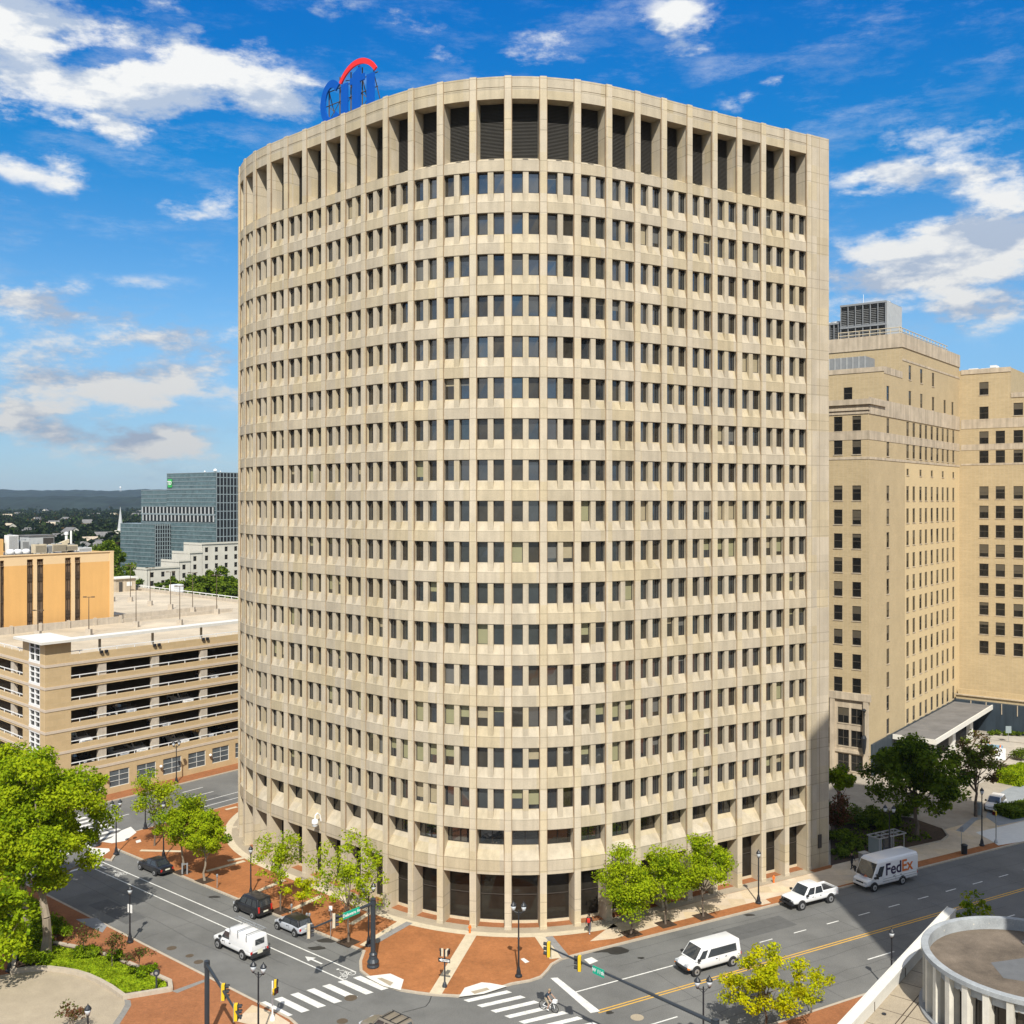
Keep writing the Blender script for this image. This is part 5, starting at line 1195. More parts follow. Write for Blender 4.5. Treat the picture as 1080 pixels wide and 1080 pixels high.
ridge('hills', 5200, 1500, -6500, 7500, lambda x: hn(x, 98, 7, 5, 1.0), hillm, 600)
ridge('hills', 3000, 800, -3800, 4200, lambda x: hn(x, 40, 5, 4, 2.3), hillm, 400)

# ------------------------------------------------------------------ GROUND AND STREETS
mb = MB(); mb.sheet([(-9000,-600),(9000,-600),(9000,9500),(-9000,9500)], -.03); struct('ground', mb, mat('town_ground', (.09,.10,.07), var=.4, scale=.01))
mb = MB(); mb.sheet([(-170,-60),(180,-60),(180,300),(-170,300)], 0); struct('road', mb, M['asph'])
def block(name, poly, m, cw=.22, z=.12, curb=True):
    n = len(poly); a = sum(poly[i][0]*poly[(i+1)%n][1]-poly[(i+1)%n][0]*poly[i][1] for i in range(n))
    if a < 0: poly = poly[::-1]
    mb = MB(); mb.prism(poly, -.02, z, 1, 0); o = struct(name, mb, [m, M['curb']])
    if curb:
        mb = MB(); ins = []; out = []
        for i in range(n):
            p0, p1, p2 = Vector(poly[i-1]), Vector(poly[i]), Vector(poly[(i+1)%n])
            d1 = (p1-p0).normalized(); d2 = (p2-p1).normalized(); nn_ = Vector((-(d1+d2).y, (d1+d2).x)).normalized()
            k = cw/max(.35, nn_.dot(Vector((-d1.y, d1.x)))); ins.append(p1+nn_*k); out.append(p1-nn_*.02)
        for i in range(n):
            j = (i+1)%n
            mb.add([(*out[i],z+.006),(*out[j],z+.006),(*ins[j],z+.006),(*ins[i],z+.006),(*out[i],-.01),(*out[j],-.01)], [(0,1,2,3),(4,5,1,0)])
        struct('kerb', mb, M['curb'])
    return o
nose = GP([(380,1005.8),(379,1015),(379.5,1025),(388,1031.7),(403,1040),(423,1045.8),(440,1048.5),(456.7,1050.5),(483,1052),(510,1048.5),(540,1039),(560,1035.5),(571.7,1031.5),(579,1024),(583,1018.3),(593,1012.5)])
left_end = [on(D,NN,107,60.1), (-42.8,111.6), (-45.3,112.6), (-46.6,114.4), (-46.6,117), (-45.6,119.2), (-43.7,121.7), (-37.7,129.5), (-.7,176.8)]
nose[0] = on(D, NN, D[0]*nose[0][0]+D[1]*nose[0][1], 60.1)
fr = [on(E,MM, E[0]*nose[-1][0]+E[1]*nose[-1][1]+.5, 74.5), on(E,MM,150,74.5)]
block('sidewalk', nose+fr+[(150,260),(60,262),(-.7,176.8)]+left_end[::-1][1:], M['brick'])
# garage side pavement
gpv = lambda t, q_: (E1[0]*t+L1[0]*q_, E1[1]*t+L1[1]*q_)
block('sidewalk', [gpv(55,122.7), gpv(150,122.7), gpv(150,127), gpv(55,127)], M['brick_d'])
# left block
LB = [(-16.4,77.6), (-15.2,76.0), (-15.0,74), (-16,71), (-40,50), (-120,50), (-120,100), (-62,114), (-57.5,112.3), on(D,NN,112,49.6), on(D,NN,108,48.9)]
block('sidewalk', LB, M['brick_d'])
RBk = [on(E,MM,48,57.7), (10.2,70.8), (9.4,68.5), (10,64), (8,40), (0,-50), (170,-50), (170,120), on(E,MM,170,57.7)]
block('sidewalk', RBk, M['brick_d'])
def sheetS(name, polys, z, m, px=True, zz=None):
    mb = MB()
    for p in polys: mb.sheet(GP(p, zz if zz is not None else (z if z > .05 else 0)) if px else p, z)
    return struct(name, mb, m)
# ring round the tower and radiating stone strips
def ringsheet(d0, d1, s0, s1, z, m, name='paving'):
    mb = MB(); n = 60
    for i in range(n):
        a = s0+(s1-s0)*i/n; b = s0+(s1-s0)*(i+1)/n
        A, B, C2, D2_ = FP(a,-d0,z), FP(b,-d0,z), FP(b,-d1,z), FP(a,-d1,z); mb.quad(D2_, C2, B, A)
    return struct(name, mb, m)
ringsheet(.7, 1.55, 0.2, 20, .128, M['cream'])
ringsheet(-1.5, .7, 0, NP-1, .124, M['tan'])
def stripS(pts, w_, z=.132, m=None, name='paving'):
    mb = MB()
    for (u0,v0,u1,v1) in pts:
        a = Vector((*G(u0,v0,.12),0)); b = Vector((*G(u1,v1,.12),0)); d = (b-a).normalized(); s = Vector((-d.y,d.x,0))*w_/2
        mb.sheet([(p.x,p.y) for p in (a-s,b-s,b+s,a+s)], z)
    return struct(name, mb, m or M['cream'])
stripS([(497,986,459,1048.5),(568,985,586,1011),(424,973,384,998)], 1.0)
stripS([(398,958,370,975),(340,944.5,303,962),(300,928,254,948),(258,908,218,919),(250,872,232,874),(250,851,238,854),(256.7,905,240,908),(148,897,192,898)], .55, .136)
stripS([(579,988,597,1010),(432,973,395,994)], .7, .14, mat('grey_setts', (.25,.24,.225), var=.2, scale=4))
# cream walk at right front
wl = [on(E,MM,58,75.95), on(E,MM,69,75.95), on(E,MM,69.2,75.0), on(E,MM,70.3,75.0), on(E,MM,70.5,75.95), on(E,MM,77.5,75.95), on(E,MM,77.7,75.0), on(E,MM,84.5,75.0), on(E,MM,84.7,75.95), on(E,MM,150,75.95), on(E,MM,150,79.5), on(E,MM,57,79.5)]
inner = [FP(s,-.75,0)[:2] for s in np.linspace(20, NP-1, 12)]
wl = [on(E,MM,50.4,76.2), on(E,MM,52.6,75.6)]+[on(E,MM,58,75.95)]+wl[1:10]+[(60,128),(34.8,112)]+[(33.4,109.2)]+inner[::-1]
mb = MB(); mb.sheet(wl, .128); struct('sidewalk_slabs', mb, M['walk'])
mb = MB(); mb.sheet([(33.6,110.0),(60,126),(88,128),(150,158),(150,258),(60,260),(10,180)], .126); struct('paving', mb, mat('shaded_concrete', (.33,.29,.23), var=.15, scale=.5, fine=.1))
# tree pits
mb = MB()
for u, v in ((665.5,986),(702,976),(741.7,968),(216,930),(192.5,921),(296,962),(367.5,995)):
    x, y = G(u, v); mb.obox((x,y), E if u > 500 else D, MM if u > 500 else NN, -.8, .8, -.7, .7, .1, .146)
struct('tree_pit', mb, M['soil'])
# white kerb ramps with tan pads
ramps = [[(385.8,1030),(411.7,1027),(425.8,1033.3),(422.5,1044.6),(404,1039.8),(388,1031.5)], [(484,1051.5),(490,1042),(508,1036.2),(517,1037),(535,1040.3),(510,1048.3)],
         [(105,905),(116,897.5),(115,895),(96,894),(92,900)], [(108,888),(118,889.5),(132,887),(144,878),(138,872),(128,876),(117,884)], [(248,1077),(266,1060),(290,1069),(306,1079),(300,1090)]]
sheetS('kerb_ramp', ramps[:4], .137, M['white_conc'], zz=.12); sheetS('kerb_ramp', ramps[4:], .137, M['walk'], zz=.12)
sheetS('kerb_ramp', [[(397.5,1032),(402.5,1031.5),(415,1036.5),(411.5,1040)], [(496.5,1046),(513.5,1041.8),(516.5,1044),(500.5,1048.6)]], .141, M['tan'], zz=.12)
sheetS('kerb_ramp', [[(1029,878),(1053,872.5),(1085,865),(1085,886.5),(1053,891.8),(1044,886)]], .139, M['white_conc'], zz=.12)
sheetS('paving', [[(1008,876),(1026,862),(1032,863),(1016,878)], [(1040,862),(1045,842),(1062,832),(1090,822),(1090,863),(1053,871)]], .133, M['paver'], zz=.12)
sheetS('plaza', [[(985,812),(1002,782),(1017,771),(1095,779),(1095,806),(1062,815),(1050,816),(1035,826),(1010,830)]], .135, M['plaza'], zz=.12)
sheetS('paving', [[(1046,818),(1056,806),(1078,808),(1062,820)]], .139, M['soil'], zz=.12)
# plaza joints
mb = MB()
for a, b in (((1005,794),(1030,778.5)),((1030,778.5),(1082,784)),((1020,792),(1082,797)),((1056,806),(1072,792)),((1030,778.5),(1018,800))):
    p, q_ = Vector((*G(*a,.14),0)), Vector((*G(*b,.14),0)); d = (q_-p).normalized(); s = Vector((-d.y,d.x,0))*.12; mb.sheet([(k.x,k.y) for k in (p-s,q_-s,q_+s,p+s)], .14)
struct('paving_joint', mb, M['iron'])
# soil bed at the tower's right corner
sheetS('planting_bed', [[(876,913),(899,907.5),(950,896),(992,887),(999,882),(994,874),(960,862),(900,862),(876,870)]], .137, M['soil'], zz=.12)
x = [G(u,v,.12) for u, v in ((899,908.3),(950,897),(993,887.5),(1000,882),(994,874))]
mb = MB()
for a, b in zip(x, x[1:]):
    p, q_ = Vector((*a,0)), Vector((*b,0)); d = (q_-p).normalized(); s = Vector((-d.y,d.x,0))*.1
    mb.add([(*(p-s)[:2],.12),(*(q_-s)[:2],.12),(*(q_+s)[:2],.12),(*(p+s)[:2],.12),(*(p-s)[:2],.26),(*(q_-s)[:2],.26),(*(q_+s)[:2],.26),(*(p+s)[:2],.26)], [(4,5,6,7),(0,1,5,4),(2,3,7,6),(0,4,7,3),(1,2,6,5)])
struct('bed_kerb', mb, M['curb'])
# bottom-left bed: raised kerb wall, grass, tan court
bed_out = GP([(57,998),(61.7,999),(90,1004.5),(116.7,1011.7),(150,1026),(179,1039),(180,1046.7),(155,1051),(130.8,1055),(116.7,1045),(105,1038.5),(93,1033),(80,1029),(66.7,1026.7),(52,1025),(38,1025),(13,1028),(16,1012),(12,1000),(0,988),(-20,985),(-20,962),(15,940),(40,955)])
n = len(bed_out)
mb = MB(); mb.prism(bed_out, .1, .30, 0); struct('planting_bed', mb, [M['soil']])
mb = MB()
for i in list(range(0, 18)):
    p, q_ = Vector((*bed_out[i],0)), Vector((*bed_out[i+1],0)); 
    if (q_-p).length < .01: continue
    d = (q_-p).normalized(); s = Vector((-d.y,d.x,0))*.17; p = p-d*.08; q_ = q_+d*.08
    zt = .42+.002*i
    mb.add([(*(p-s)[:2],.1),(*(q_-s)[:2],.1),(*(q_+s)[:2],.1),(*(p+s)[:2],.1),(*(p-s)[:2],zt),(*(q_-s)[:2],zt),(*(q_+s)[:2],zt),(*(p+s)[:2],zt)], [(4,5,6,7),(0,1,5,4),(2,3,7,6),(0,4,7,3),(1,2,6,5)])
tag(mb.build('bed_wall', M['curb']), 'low pale stone edging wall around the planted bed, bottom left', 'low wall')
# grass blades
gpoly = GP([(64,1003),(114,1015),(150,1030),(174,1041),(174,1045),(132,1051),(118,1041),(95,1030),(68,1023.5),(40,1022),(30,1015),(40,1002)])
def inside(p, poly):
    c = False; j = len(poly)-1
    for i in range(len(poly)):
        if (poly[i][1] > p[1]) != (poly[j][1] > p[1]) and p[0] < (poly[j][0]-poly[i][0])*(p[1]-poly[i][1])/(poly[j][1]-poly[i][1])+poly[i][0]: c = not c
        j = i
    return c
gx = [p[0] for p in gpoly]; gy = [p[1] for p in gpoly]; cl = []
while len(cl) < 9000:
    p = (rng.uniform(min(gx),max(gx)), rng.uniform(min(gy),max(gy)))
    if inside(p, gpoly): cl.append((*p, .34, .09))
Q, I = leaf_arrays(cl, 4, .2, rng, up=.9)
tag(quads_mesh('grass', Q, GRASS, rng.choice(3, size=len(Q), p=(.45,.3,.25))), 'bright green lawn in the planted bed, bottom left', 'grass', kind='stuff')
cl = []; dk = GP([(16,1012),(12,1000),(-20,985),(-20,962),(15,940),(40,955),(57,998),(45,1010),(30,1020)]); gx = [p[0] for p in dk]; gy = [p[1] for p in dk]
while len(cl) < 2500:
    p = (rng.uniform(min(gx),max(gx)), rng.uniform(min(gy),max(gy)))
    if inside(p, dk): cl.append((*p, .45, .25))
Q, I = leaf_arrays(cl, 6, .25, rng, up=.9)
tag(quads_mesh('ground_cover', Q, [GREEN[1],GREEN[2],DGREEN[0]], rng.choice(3, size=len(Q))), 'leafy green ground cover under the large left tree', 'ground cover', kind='stuff')
cl = []; dk = GP([(878,910),(899,904),(950,893),(985,886),(960,868),(900,868)]); gx = [p[0] for p in dk]; gy = [p[1] for p in dk]
while len(cl) < 500:
    p = (rng.uniform(min(gx),max(gx)), rng.uniform(min(gy),max(gy)))
    if inside(p, dk): cl.append((*p, .2, .2))
Q, I = leaf_arrays(cl, 5, .22, rng, up=.9)
tag(quads_mesh('ground_cover', Q, DGREEN, rng.choice(3, size=len(Q))), 'low dark plants in the shaded bed behind the bus shelter', 'ground cover', kind='stuff')
# tan court with dark sett ring
court = GP([(131,1055),(116.7,1045),(93,1033),(66.7,1026.7),(38,1025),(13,1028),(-60,1040),(-60,1180),(90,1180),(126,1080),(137,1057)])
mb = MB(); mb.sheet(court, .128); struct('court', mb, M['tan'])
rg = GP([(131,1056),(137.5,1056.5),(138.5,1062),(133,1071),(126,1082),(115,1100),(100,1130),(92,1130),(108,1100),(120,1080),(127,1070),(132,1061)])
mb = MB(); mb.sheet(rg, .133); SETT = mat('dark_setts', (.22,.21,.19), var=.2, scale=4); struct('paving', mb, SETT)
mb = MB(); mb.sheet(GP([(181,1047),(216,1034.5),(218,1036.5),(187,1049)]), .131); struct('paving', mb, SETT)
mb = MB(); mb.sheet(GP([(80,971),(102,969.5),(113,978),(108,985),(92,978)]), .131); struct('paving', mb, M['metal_grey'])
sheetS('path', [[(-30,985),(0,988),(10,997),(14,1010),(18,1011),(15,996),(3,984),(-30,975)]], .45, M['white_conc'], zz=.45)
# ------------------------------------------------------------------ road markings
mk1 = MB()
def line(mb, d, n, a0, a1, o, w_=.13, z=.004): mb.sheet([on(d,n,a0,o-w_/2), on(d,n,a1,o-w_/2), on(d,n,a1,o+w_/2), on(d,n,a0,o+w_/2)], z)
dp = lambda u, v: (lambda p: D[0]*p[0]+D[1]*p[1])(G(u, v))
ep = lambda u, v: (lambda p: E[0]*p[0]+E[1]*p[1])(G(u, v))
mb = MB(); line(mb, D, NN, dp(374,1026), dp(109,909), 57.2); line(mb, D, NN, dp(364,1034), dp(95,913), 55.6); struct('lane_line', mb, M['paint'])
mb = MB(); line(mb, E, MM, ep(606,1047), ep(735,1013), 69.1, .14)
a = ep(735,1013)+3
while a < 140: line(mb, E, MM, a, a+1.5, 69.0, .13); a += 4.05
a = ep(686,1080)-3; line(mb, E, MM, a-4, ep(714,1072), 62.1, .14)
a = ep(840,1035)
for k in range(30): line(mb, E, MM, a+k*8.1, a+k*8.1+(1.6 if k == 0 else 3.2), 62.0, .14)
struct('lane_line', mb, M['paint'])
mb = MB(); line(mb, E, MM, ep(630,1067.5), 150, 65.45, .13); line(mb, E, MM, ep(630,1067.5), 150, 65.78, .13); struct('centre_line', mb, M['paint_y'])
mb = MB(); mb.sheet(GP([(580.5,1031.5),(588,1031),(633,1066.5),(623,1068.5)]), .005)
mb.sheet([on(D,NN,dp(93,914.5),55.6),on(D,NN,dp(93,914.5)+.4,55.6),on(D,NN,dp(93,914.5)+.4,49.5),on(D,NN,dp(93,914.5),49.5)], .005); mb.sheet([on(D,NN,dp(106,909.5),57.2),on(D,NN,dp(106,909.5)+.35,57.2),on(D,NN,dp(106,909.5)+.35,55.6),on(D,NN,dp(106,909.5),55.6)], .005); struct('stop_line', mb, M['paint'])
# cross street lines
mb = MB()
pe = lambda u, v: (lambda p: E1[0]*p[0]+E1[1]*p[1])(G(u, v))
for q_, a0, a1 in ((119.2, pe(193,836), pe(213,830)), (116.4, pe(202,841), pe(223,834)), (113.6, pe(216,845), 135), (111.5, pe(216,851), 135), (119.0, pe(108,861), pe(131,854)), (116.2, pe(117,866), pe(139,859.5)),(119.2,pe(213,830)+6,140),(116.4,pe(223,834)+6,140)):
    line(mb, E1, L1, a0, a1, q_, .15)
struct('lane_line', mb, M['paint'])
# zebra crossings
mb = MB(); s0_ = Vector((-19.3,80.3)); s1_ = Vector((-12.6,84.6))
for i in range(7):
    p = s0_.lerp(s1_, i/6); d = Vector((.766,-.643)); s = (s1_-s0_).normalized()*.33
    mb.sheet([tuple(k) for k in (p-s, p+s, p+s+d*3.35, p-s+d*3.35)], .005)
struct('crosswalk', mb, M['paint'])
mb = MB(); p0 = Vector((-3.55,80.5)); st = Vector((1.06,-.83))
for i in range(13):
    p = p0+st*i; d = Vector((.905,.425)); s = Vector((.766,-.643))*.27
    mb.sheet([tuple(k) for k in (p-s, p+s, p+s+d*3.7, p-s+d*3.7)], .005)
struct('crosswalk', mb, M['paint'])
mb = MB()
for i in range(9):
    q_ = 110.4+i*1.45; mb.sheet([gpv(64.4,q_-.33), gpv(68.2,q_-.33), gpv(68.2,q_+.33), gpv(64.4,q_+.33)], .005)
for i in range(7):
    n_ = 50.2+i*1.45; mb.sheet([on(D,NN,110.2,n_-.33), on(D,NN,113.6,n_-.33), on(D,NN,113.6,n_+.33), on(D,NN,110.2,n_+.33)], .005)
struct('crosswalk', mb, M['paint'])
# bicycle symbols and arrows in the bike lane
def local_d(a, n_): return on(D, NN, a, n_)
def bike(ac, nc):
    mb = MB()
    def seg(p, q_, w_=.07):
        p, q_ = Vector(p), Vector(q_); d = (q_-p).normalized(); s = Vector((-d.y,d.x))*w_/2
        mb.sheet([on(D,NN,ac+k.x,nc+k.y) for k in (p-s,q_-s,q_+s,p+s)], .006)
    for cx in (-.45, .45):   # wheels as seen lying in the lane: x across travel
        for i in range(14):
            a, b = 2*math.pi*i/14, 2*math.pi*(i+1)/14
            seg((-.5+.3*math.cos(a), cx+.3*math.sin(a)), (-.5+.3*math.cos(b), cx+.3*math.sin(b)))
    for p, q_ in (((-.5,-.45),(0,-.2)),((0,-.2),(.05,.3)),((0.05,.3),(-.5,.0)),((-.5,0),(0,-.2)),((-.5,.45),(.25,.33)),((-.5,-.45),(-.5,0)),((.2,.2),(.25,.42)),((.1,-.3),(.1,-.1)),((.1,-.15),(.75,.1)),((.75,.1),(.4,.4)),((.3,-.1),(.75,.1))): seg(p, q_)
    c = [(.95+.13*math.cos(t*.785), .2+.13*math.sin(t*.785)) for t in range(8)]; mb.sheet([on(D,NN,ac+a,nc+b) for a, b in c], .006)
    return struct('bike_symbol', mb, M['paint'])
bike(dp(360,1028), 56.4); bike(dp(126,921), 56.4)
def arrow(ac, nc):
    mb = MB(); P = [(-1.1,-.09),(.2,-.09),(.2,-.42),(1.1,0),(.2,.42),(.2,.09),(-1.1,.09)]
    mb.sheet([on(D,NN,ac+a,nc+b) for a, b in P], .0065); return struct('lane_arrow', mb, M['paint'])
arrow(dp(329,1013.5), 56.4); arrow(dp(106,914), 56.4)
# manholes, patches, stains
def disc(u, v, r, m, name, z=.006, lab=None):
    x, y = G(u, v); mb = MB(); mb.lathe([(r,0),(r,z),(r*.8,z+.002)], (x,y,0), 20); 
    mb.lathe([(r*.7,z),(r*.7,z+.004)], (x,y,0), 20)
    return tag(mb.build(name, m), lab, 'manhole cover')
disc(370,1052.5,.5,M['iron'],'manhole_cover',lab='round brown manhole cover between zebra stripes and the tan car')
disc(361,1077,.42,M['iron'],'manhole_cover',lab='round manhole cover left of the tan car')
disc(672,1073,.5,M['tan'],'manhole_cover',lab='pale ringed manhole cover beside the yellow centre line')
for u, v, r, lb in ((181,1000,.42,'dark oval patch cover on the left street, farthest left of three'),(200,1008,.34,'middle dark cover on the left street'),(209.5,1014.5,.4,'dark cover on the left street nearest the kerb signal')): disc(u,v,r,M['iron'],'manhole_cover',lab=lb)
mb = MB(); mb.sheet(GP([(616,1012),(624,1009.5),(631,1013.5),(622,1017)]), .006); mb.sheet(GP([(549,1013),(552.5,1012),(558.5,1016),(554,1017.5)]), .134); mb.sheet(GP([(143,888),(148,886.5),(149,889),(144,890.5)]), .134); struct('utility_cover', mb, M['white_conc'])
mb = MB()
def blob(u, v, rx, ry, z=.0045, seed=1):
    r_ = random.Random(seed); x, y = G(u, v); mb.sheet([(x+math.cos(a)*rx*(.7+.5*r_.random()), y+math.sin(a)*ry*(.7+.5*r_.random())) for a in [i*.5236 for i in range(12)]], z)
for i, (u, v, rx, ry) in enumerate([(650,1002,1.0,.8),(634,1003,1.2,.35),(643,1068,.3,.3),(335,1000,.8,.4),(226,946,.7,.3),(676,1010.5,.3,.2),(345,992,.9,.5),(790,965,.6,.3),(860,938,.5,.3)]): blob(u, v, rx, ry, .0045+i*.0003, i)
struct('oil_stain', mb, mat('oil_stain', (.035,.033,.03), rough=.5))
mb = MB(); cr0 = [(424,1068),(438,1064.5),(449,1061.5),(453,1056.5),(455,1050.5)]
for a, b in zip(cr0, cr0[1:]):
    p, q_ = Vector((*G(*a),0)), Vector((*G(*b),0)); d = (q_-p).normalized(); s = Vector((-d.y,d.x,0))*.035; mb.sheet([(k.x,k.y) for k in (p-s,q_-s,q_+s,p+s)], .0045)
def wob(d, n, a0, a1, o, seed, amp=.12, w_=.03):
    r_ = random.Random(seed); pts = []; a = a0; k = o
    while a < a1: pts.append(on(d, n, a, k)); a += 1.4; k += r_.uniform(-amp, amp)
    for a_, b_ in zip(pts, pts[1:]):
        p, q_ = Vector((*a_,0)), Vector((*b_,0)); dd = (q_-p).normalized(); s = Vector((-dd.y,dd.x,0))*w_/2; mb.sheet([(x_.x,x_.y) for x_ in (p-s,q_-s,q_+s,p+s)], .0042)
wob(E, MM, 50, 120, 71.2, 1); wob(E, MM, 46, 90, 63.8, 2); wob(E, MM, 60, 130, 67.2, 3); wob(D, NN, 60, 105, 52.6, 4); wob(D, NN, 66, 98, 58.4, 5); wob(E, MM, 50, 100, 60.0, 6); wob(MM, E, 58, 74, 62, 7, .08); wob(MM, E, 58, 74, 84, 8, .08); wob(NN, D, 49.5, 59.8, 84, 9, .08); wob(NN, D, 49.5, 59.8, 98, 10, .1); wob(MM, E, 58, 74, 73, 11, .1); wob(MM, E, 58, 74, 96, 12, .1); wob(D, NN, 70, 112, 54.4, 13); wob(E, MM, 46, 130, 73.2, 14); wob(E, MM, 52, 110, 61.0, 15, .2); wob(MM, E, 60, 70, 52, 16, .2)
struct('tar_seam', mb, mat('tar', (.03,.03,.03), rough=.6))
mb = MB()
for d, n, a0, a1, o0, o1, z in ((E,MM,61,69,70.2,72.6,.0030),(E,MM,96,104,58.6,61.2,.0031),(D,NN,88,95,50.2,52.2,.0032),(E1,L1,78,84,112,115,.0033),(D,NN,72,76,58.2,59.9,.0034)): mb.sheet([on(d,n,a0,o0),on(d,n,a1,o0),on(d,n,a1,o1),on(d,n,a0,o1)], z)
struct('road_patch', mb, M['asph2'])

# ------------------------------------------------------------------ ROUND PAVILION, TERRACE, SHADOW TOWER
ter = thing('terrace_building', 'low building with a pebbled roof terrace and white sloping-looking parapet, bottom right', 'building', (30, 60, 0))
TA = (33.2, 79.3); TB = (TA[0]-E1[0]*75, TA[1]-E1[1]*75)
tp = [TA, TB, (TB[0]+55, TB[1]-20), (95, 30), (62, 68), (40, 78)]
mb = MB(); mb.prism(tp, 0.12, 6.9, 0, 1); mb.build('body', [M['white_conc'], M['tan']], ter)
mb = MB(); O2 = TB; mb.obox(O2, E1, (-L1[0],-L1[1]), 0, 75, -.05, .5, 6.4, 7.7, 0); mb.obox(O2, E1, (-L1[0],-L1[1]), 0, 75, -.12, -.05, 7.45, 7.76, 0); mb.obox(O2, E1, (-L1[0],-L1[1]), 0, 75, .5, .56, 7.55, 7.76, 0)
for a in np.arange(3, 75, 6): mb.obox(O2, E1, (-L1[0],-L1[1]), a, a+.06, .5, .53, 6.9, 7.6, 1)
mb.build('parapet', [M['white_conc'], M['iron']], ter)
mb = MB()
for a in np.arange(40, 75, 2.2): mb.obox(O2, E1, (-L1[0],-L1[1]), a, a+.05, .56, 7, 6.9, 6.903, 0)
for b in (2.0, 2.3, 4.6): mb.obox(O2, E1, (-L1[0],-L1[1]), 30, 75, b, b+.06, 6.9, 6.904, 0)
mb.build('paving_joint', M['soil'], ter)
mb = MB()
for a in (52.5, 57, 48): c = (O2[0]+E1[0]*a-L1[0]*1.1, O2[1]+E1[1]*a-L1[1]*1.1); mb.lathe([(.14,6.9),(.14,6.96)], (c[0],c[1],0), 10)
mb.build('roof_drain', M['black'], ter)
RC = (31.9, 63.8); RR = 6.3; RZ = 10.7
pav = thing('round_pavilion', 'round flat-roofed pavilion ringed by white fins, bottom right corner', 'pavilion', (*RC, 6.9))
mb = MB(); mb.lathe([(RR-.34,RZ-.95),(RR-.3,RZ-.34),(RR+.1,RZ-.3),(RR+.12,RZ-.02),(RR+.08,RZ),(RR-.32,RZ),(RR-.34,RZ-.95)], (*RC,0), 72, caps=False); mb.build('roof_rim', mat('rim_metal', (.33,.35,.36), var=.2, scale=1, fine=.1), pav)
mb = MB(); mb.lathe([(RR-.34,RZ-.96),(RR-.34,RZ-.72),(.1,RZ-.72)], (*RC,0), 64); mb.build('roof', mat('stained_roof', (.15,.12,.09), var=.45, scale=.35, fine=.15), pav)
# membrane patch, cut to a real patch sheet
mb = MB(); mb.sheet([(RC[0]-2.4,RC[1]-1.2),(RC[0]+3.6,RC[1]-3.6),(RC[0]+5.2,RC[1]-.4),(RC[0]+.4,RC[1]+1.6),(RC[0]-2.2,RC[1]+.9)], RZ-.712); mb.build('roof_patch', mat('grey_patch', (.13,.135,.14), var=.1), pav)
mb = MB(); mb.lathe([(.5,RZ-.72),(.5,RZ-.62),(.42,RZ-.6)], (RC[0]+1.6,RC[1]+3.6,0), 16); mb.build('roof_hatch', M['roofgrey'], pav)
mb = MB(); mb.tube((RC[0]+3.2,RC[1]+.6,RZ-.7),(RC[0]+3.2,RC[1]+.6,RZ-.2),.22,n=10); mb.tube((RC[0]+3.2,RC[1]+.6,RZ-.3),(RC[0]+2.6,RC[1]+.3,RZ-.3),.14,n=8); mb.build('roof_vent', M['tan'], pav)
mb = MB(); mb.lathe([(RR-.8,6.9),(RR-.8,RZ-.96)], (*RC,0), 48); mb.build('glass_wall', glass('pavilion_glass', (.035,.03,.025), ior=1.5), pav)
FINM = mat('weathered_white_fin', (.62,.59,.51), var=.1, scale=1.5, streak=.22)
for i in range(30):
    a = 2*math.pi*i/30+.08; d = (math.cos(a), math.sin(a)); s = (-d[1], d[0])
    mb = MB(); mb.obox(RC, d, s, RR-.85, RR-.33, -.13, .13, 6.9, RZ-.97, 0); mb.obox(RC, d, s, RR-.33, RR+.0, -.19, .19, 6.9, RZ-.33, 0); mb.build('fin', FINM, pav)
mb = MB(); mb.lathe([(RR+.25,6.9),(RR+.25,7.05),(RR-.1,7.05),(RR-.1,6.9)], (*RC,0), 60, caps=False); mb.build('base_ring', M['metal_grey'], pav)
# off-frame tower that throws the big shadow
ta_ = R(55); f1 = (math.cos(ta_), math.sin(ta_)); f2 = (math.sin(ta_), -math.cos(ta_))
Tc = (34.3, 45.0)
st = thing('neighbour_tower', 'stone-faced office tower outside the right edge that shades the right street', 'office tower', (Tc[0]+12, Tc[1], 0))
mb = MB(); op1 = punched(mb, Tc, f1, (-f1[1], f1[0]), 0, 26, 6.9, 81, [(x, x+1.4) for x in np.arange(1.5,24,3)], [(z, z+1.9) for z in np.arange(10,78,3.6)], .3, 0)
op2_ = punched(mb, Tc, f2, (-f1[0], -f1[1]), 0, 26, 6.9, 81, [(x, x+1.4) for x in np.arange(1.5,24,3)], [(z, z+1.9) for z in np.arange(10,78,3.6)], .3, 0)
tq_ = lambda a, b: (Tc[0]+f1[0]*a+f2[0]*b, Tc[1]+f1[1]*a+f2[1]*b)
mb.prism([tq_(.35,.35), tq_(25.9,.35), tq_(25.9,25.9), tq_(.35,25.9)], 0, 80.6, 1); mb.prism([tq_(25.9,0), tq_(26,0), tq_(26,26), tq_(0,26), tq_(0,25.9), tq_(25.9,25.9)], 0, 81, 0)
mb.build('wall', [M['hot_st'], M['win_dark']], st)
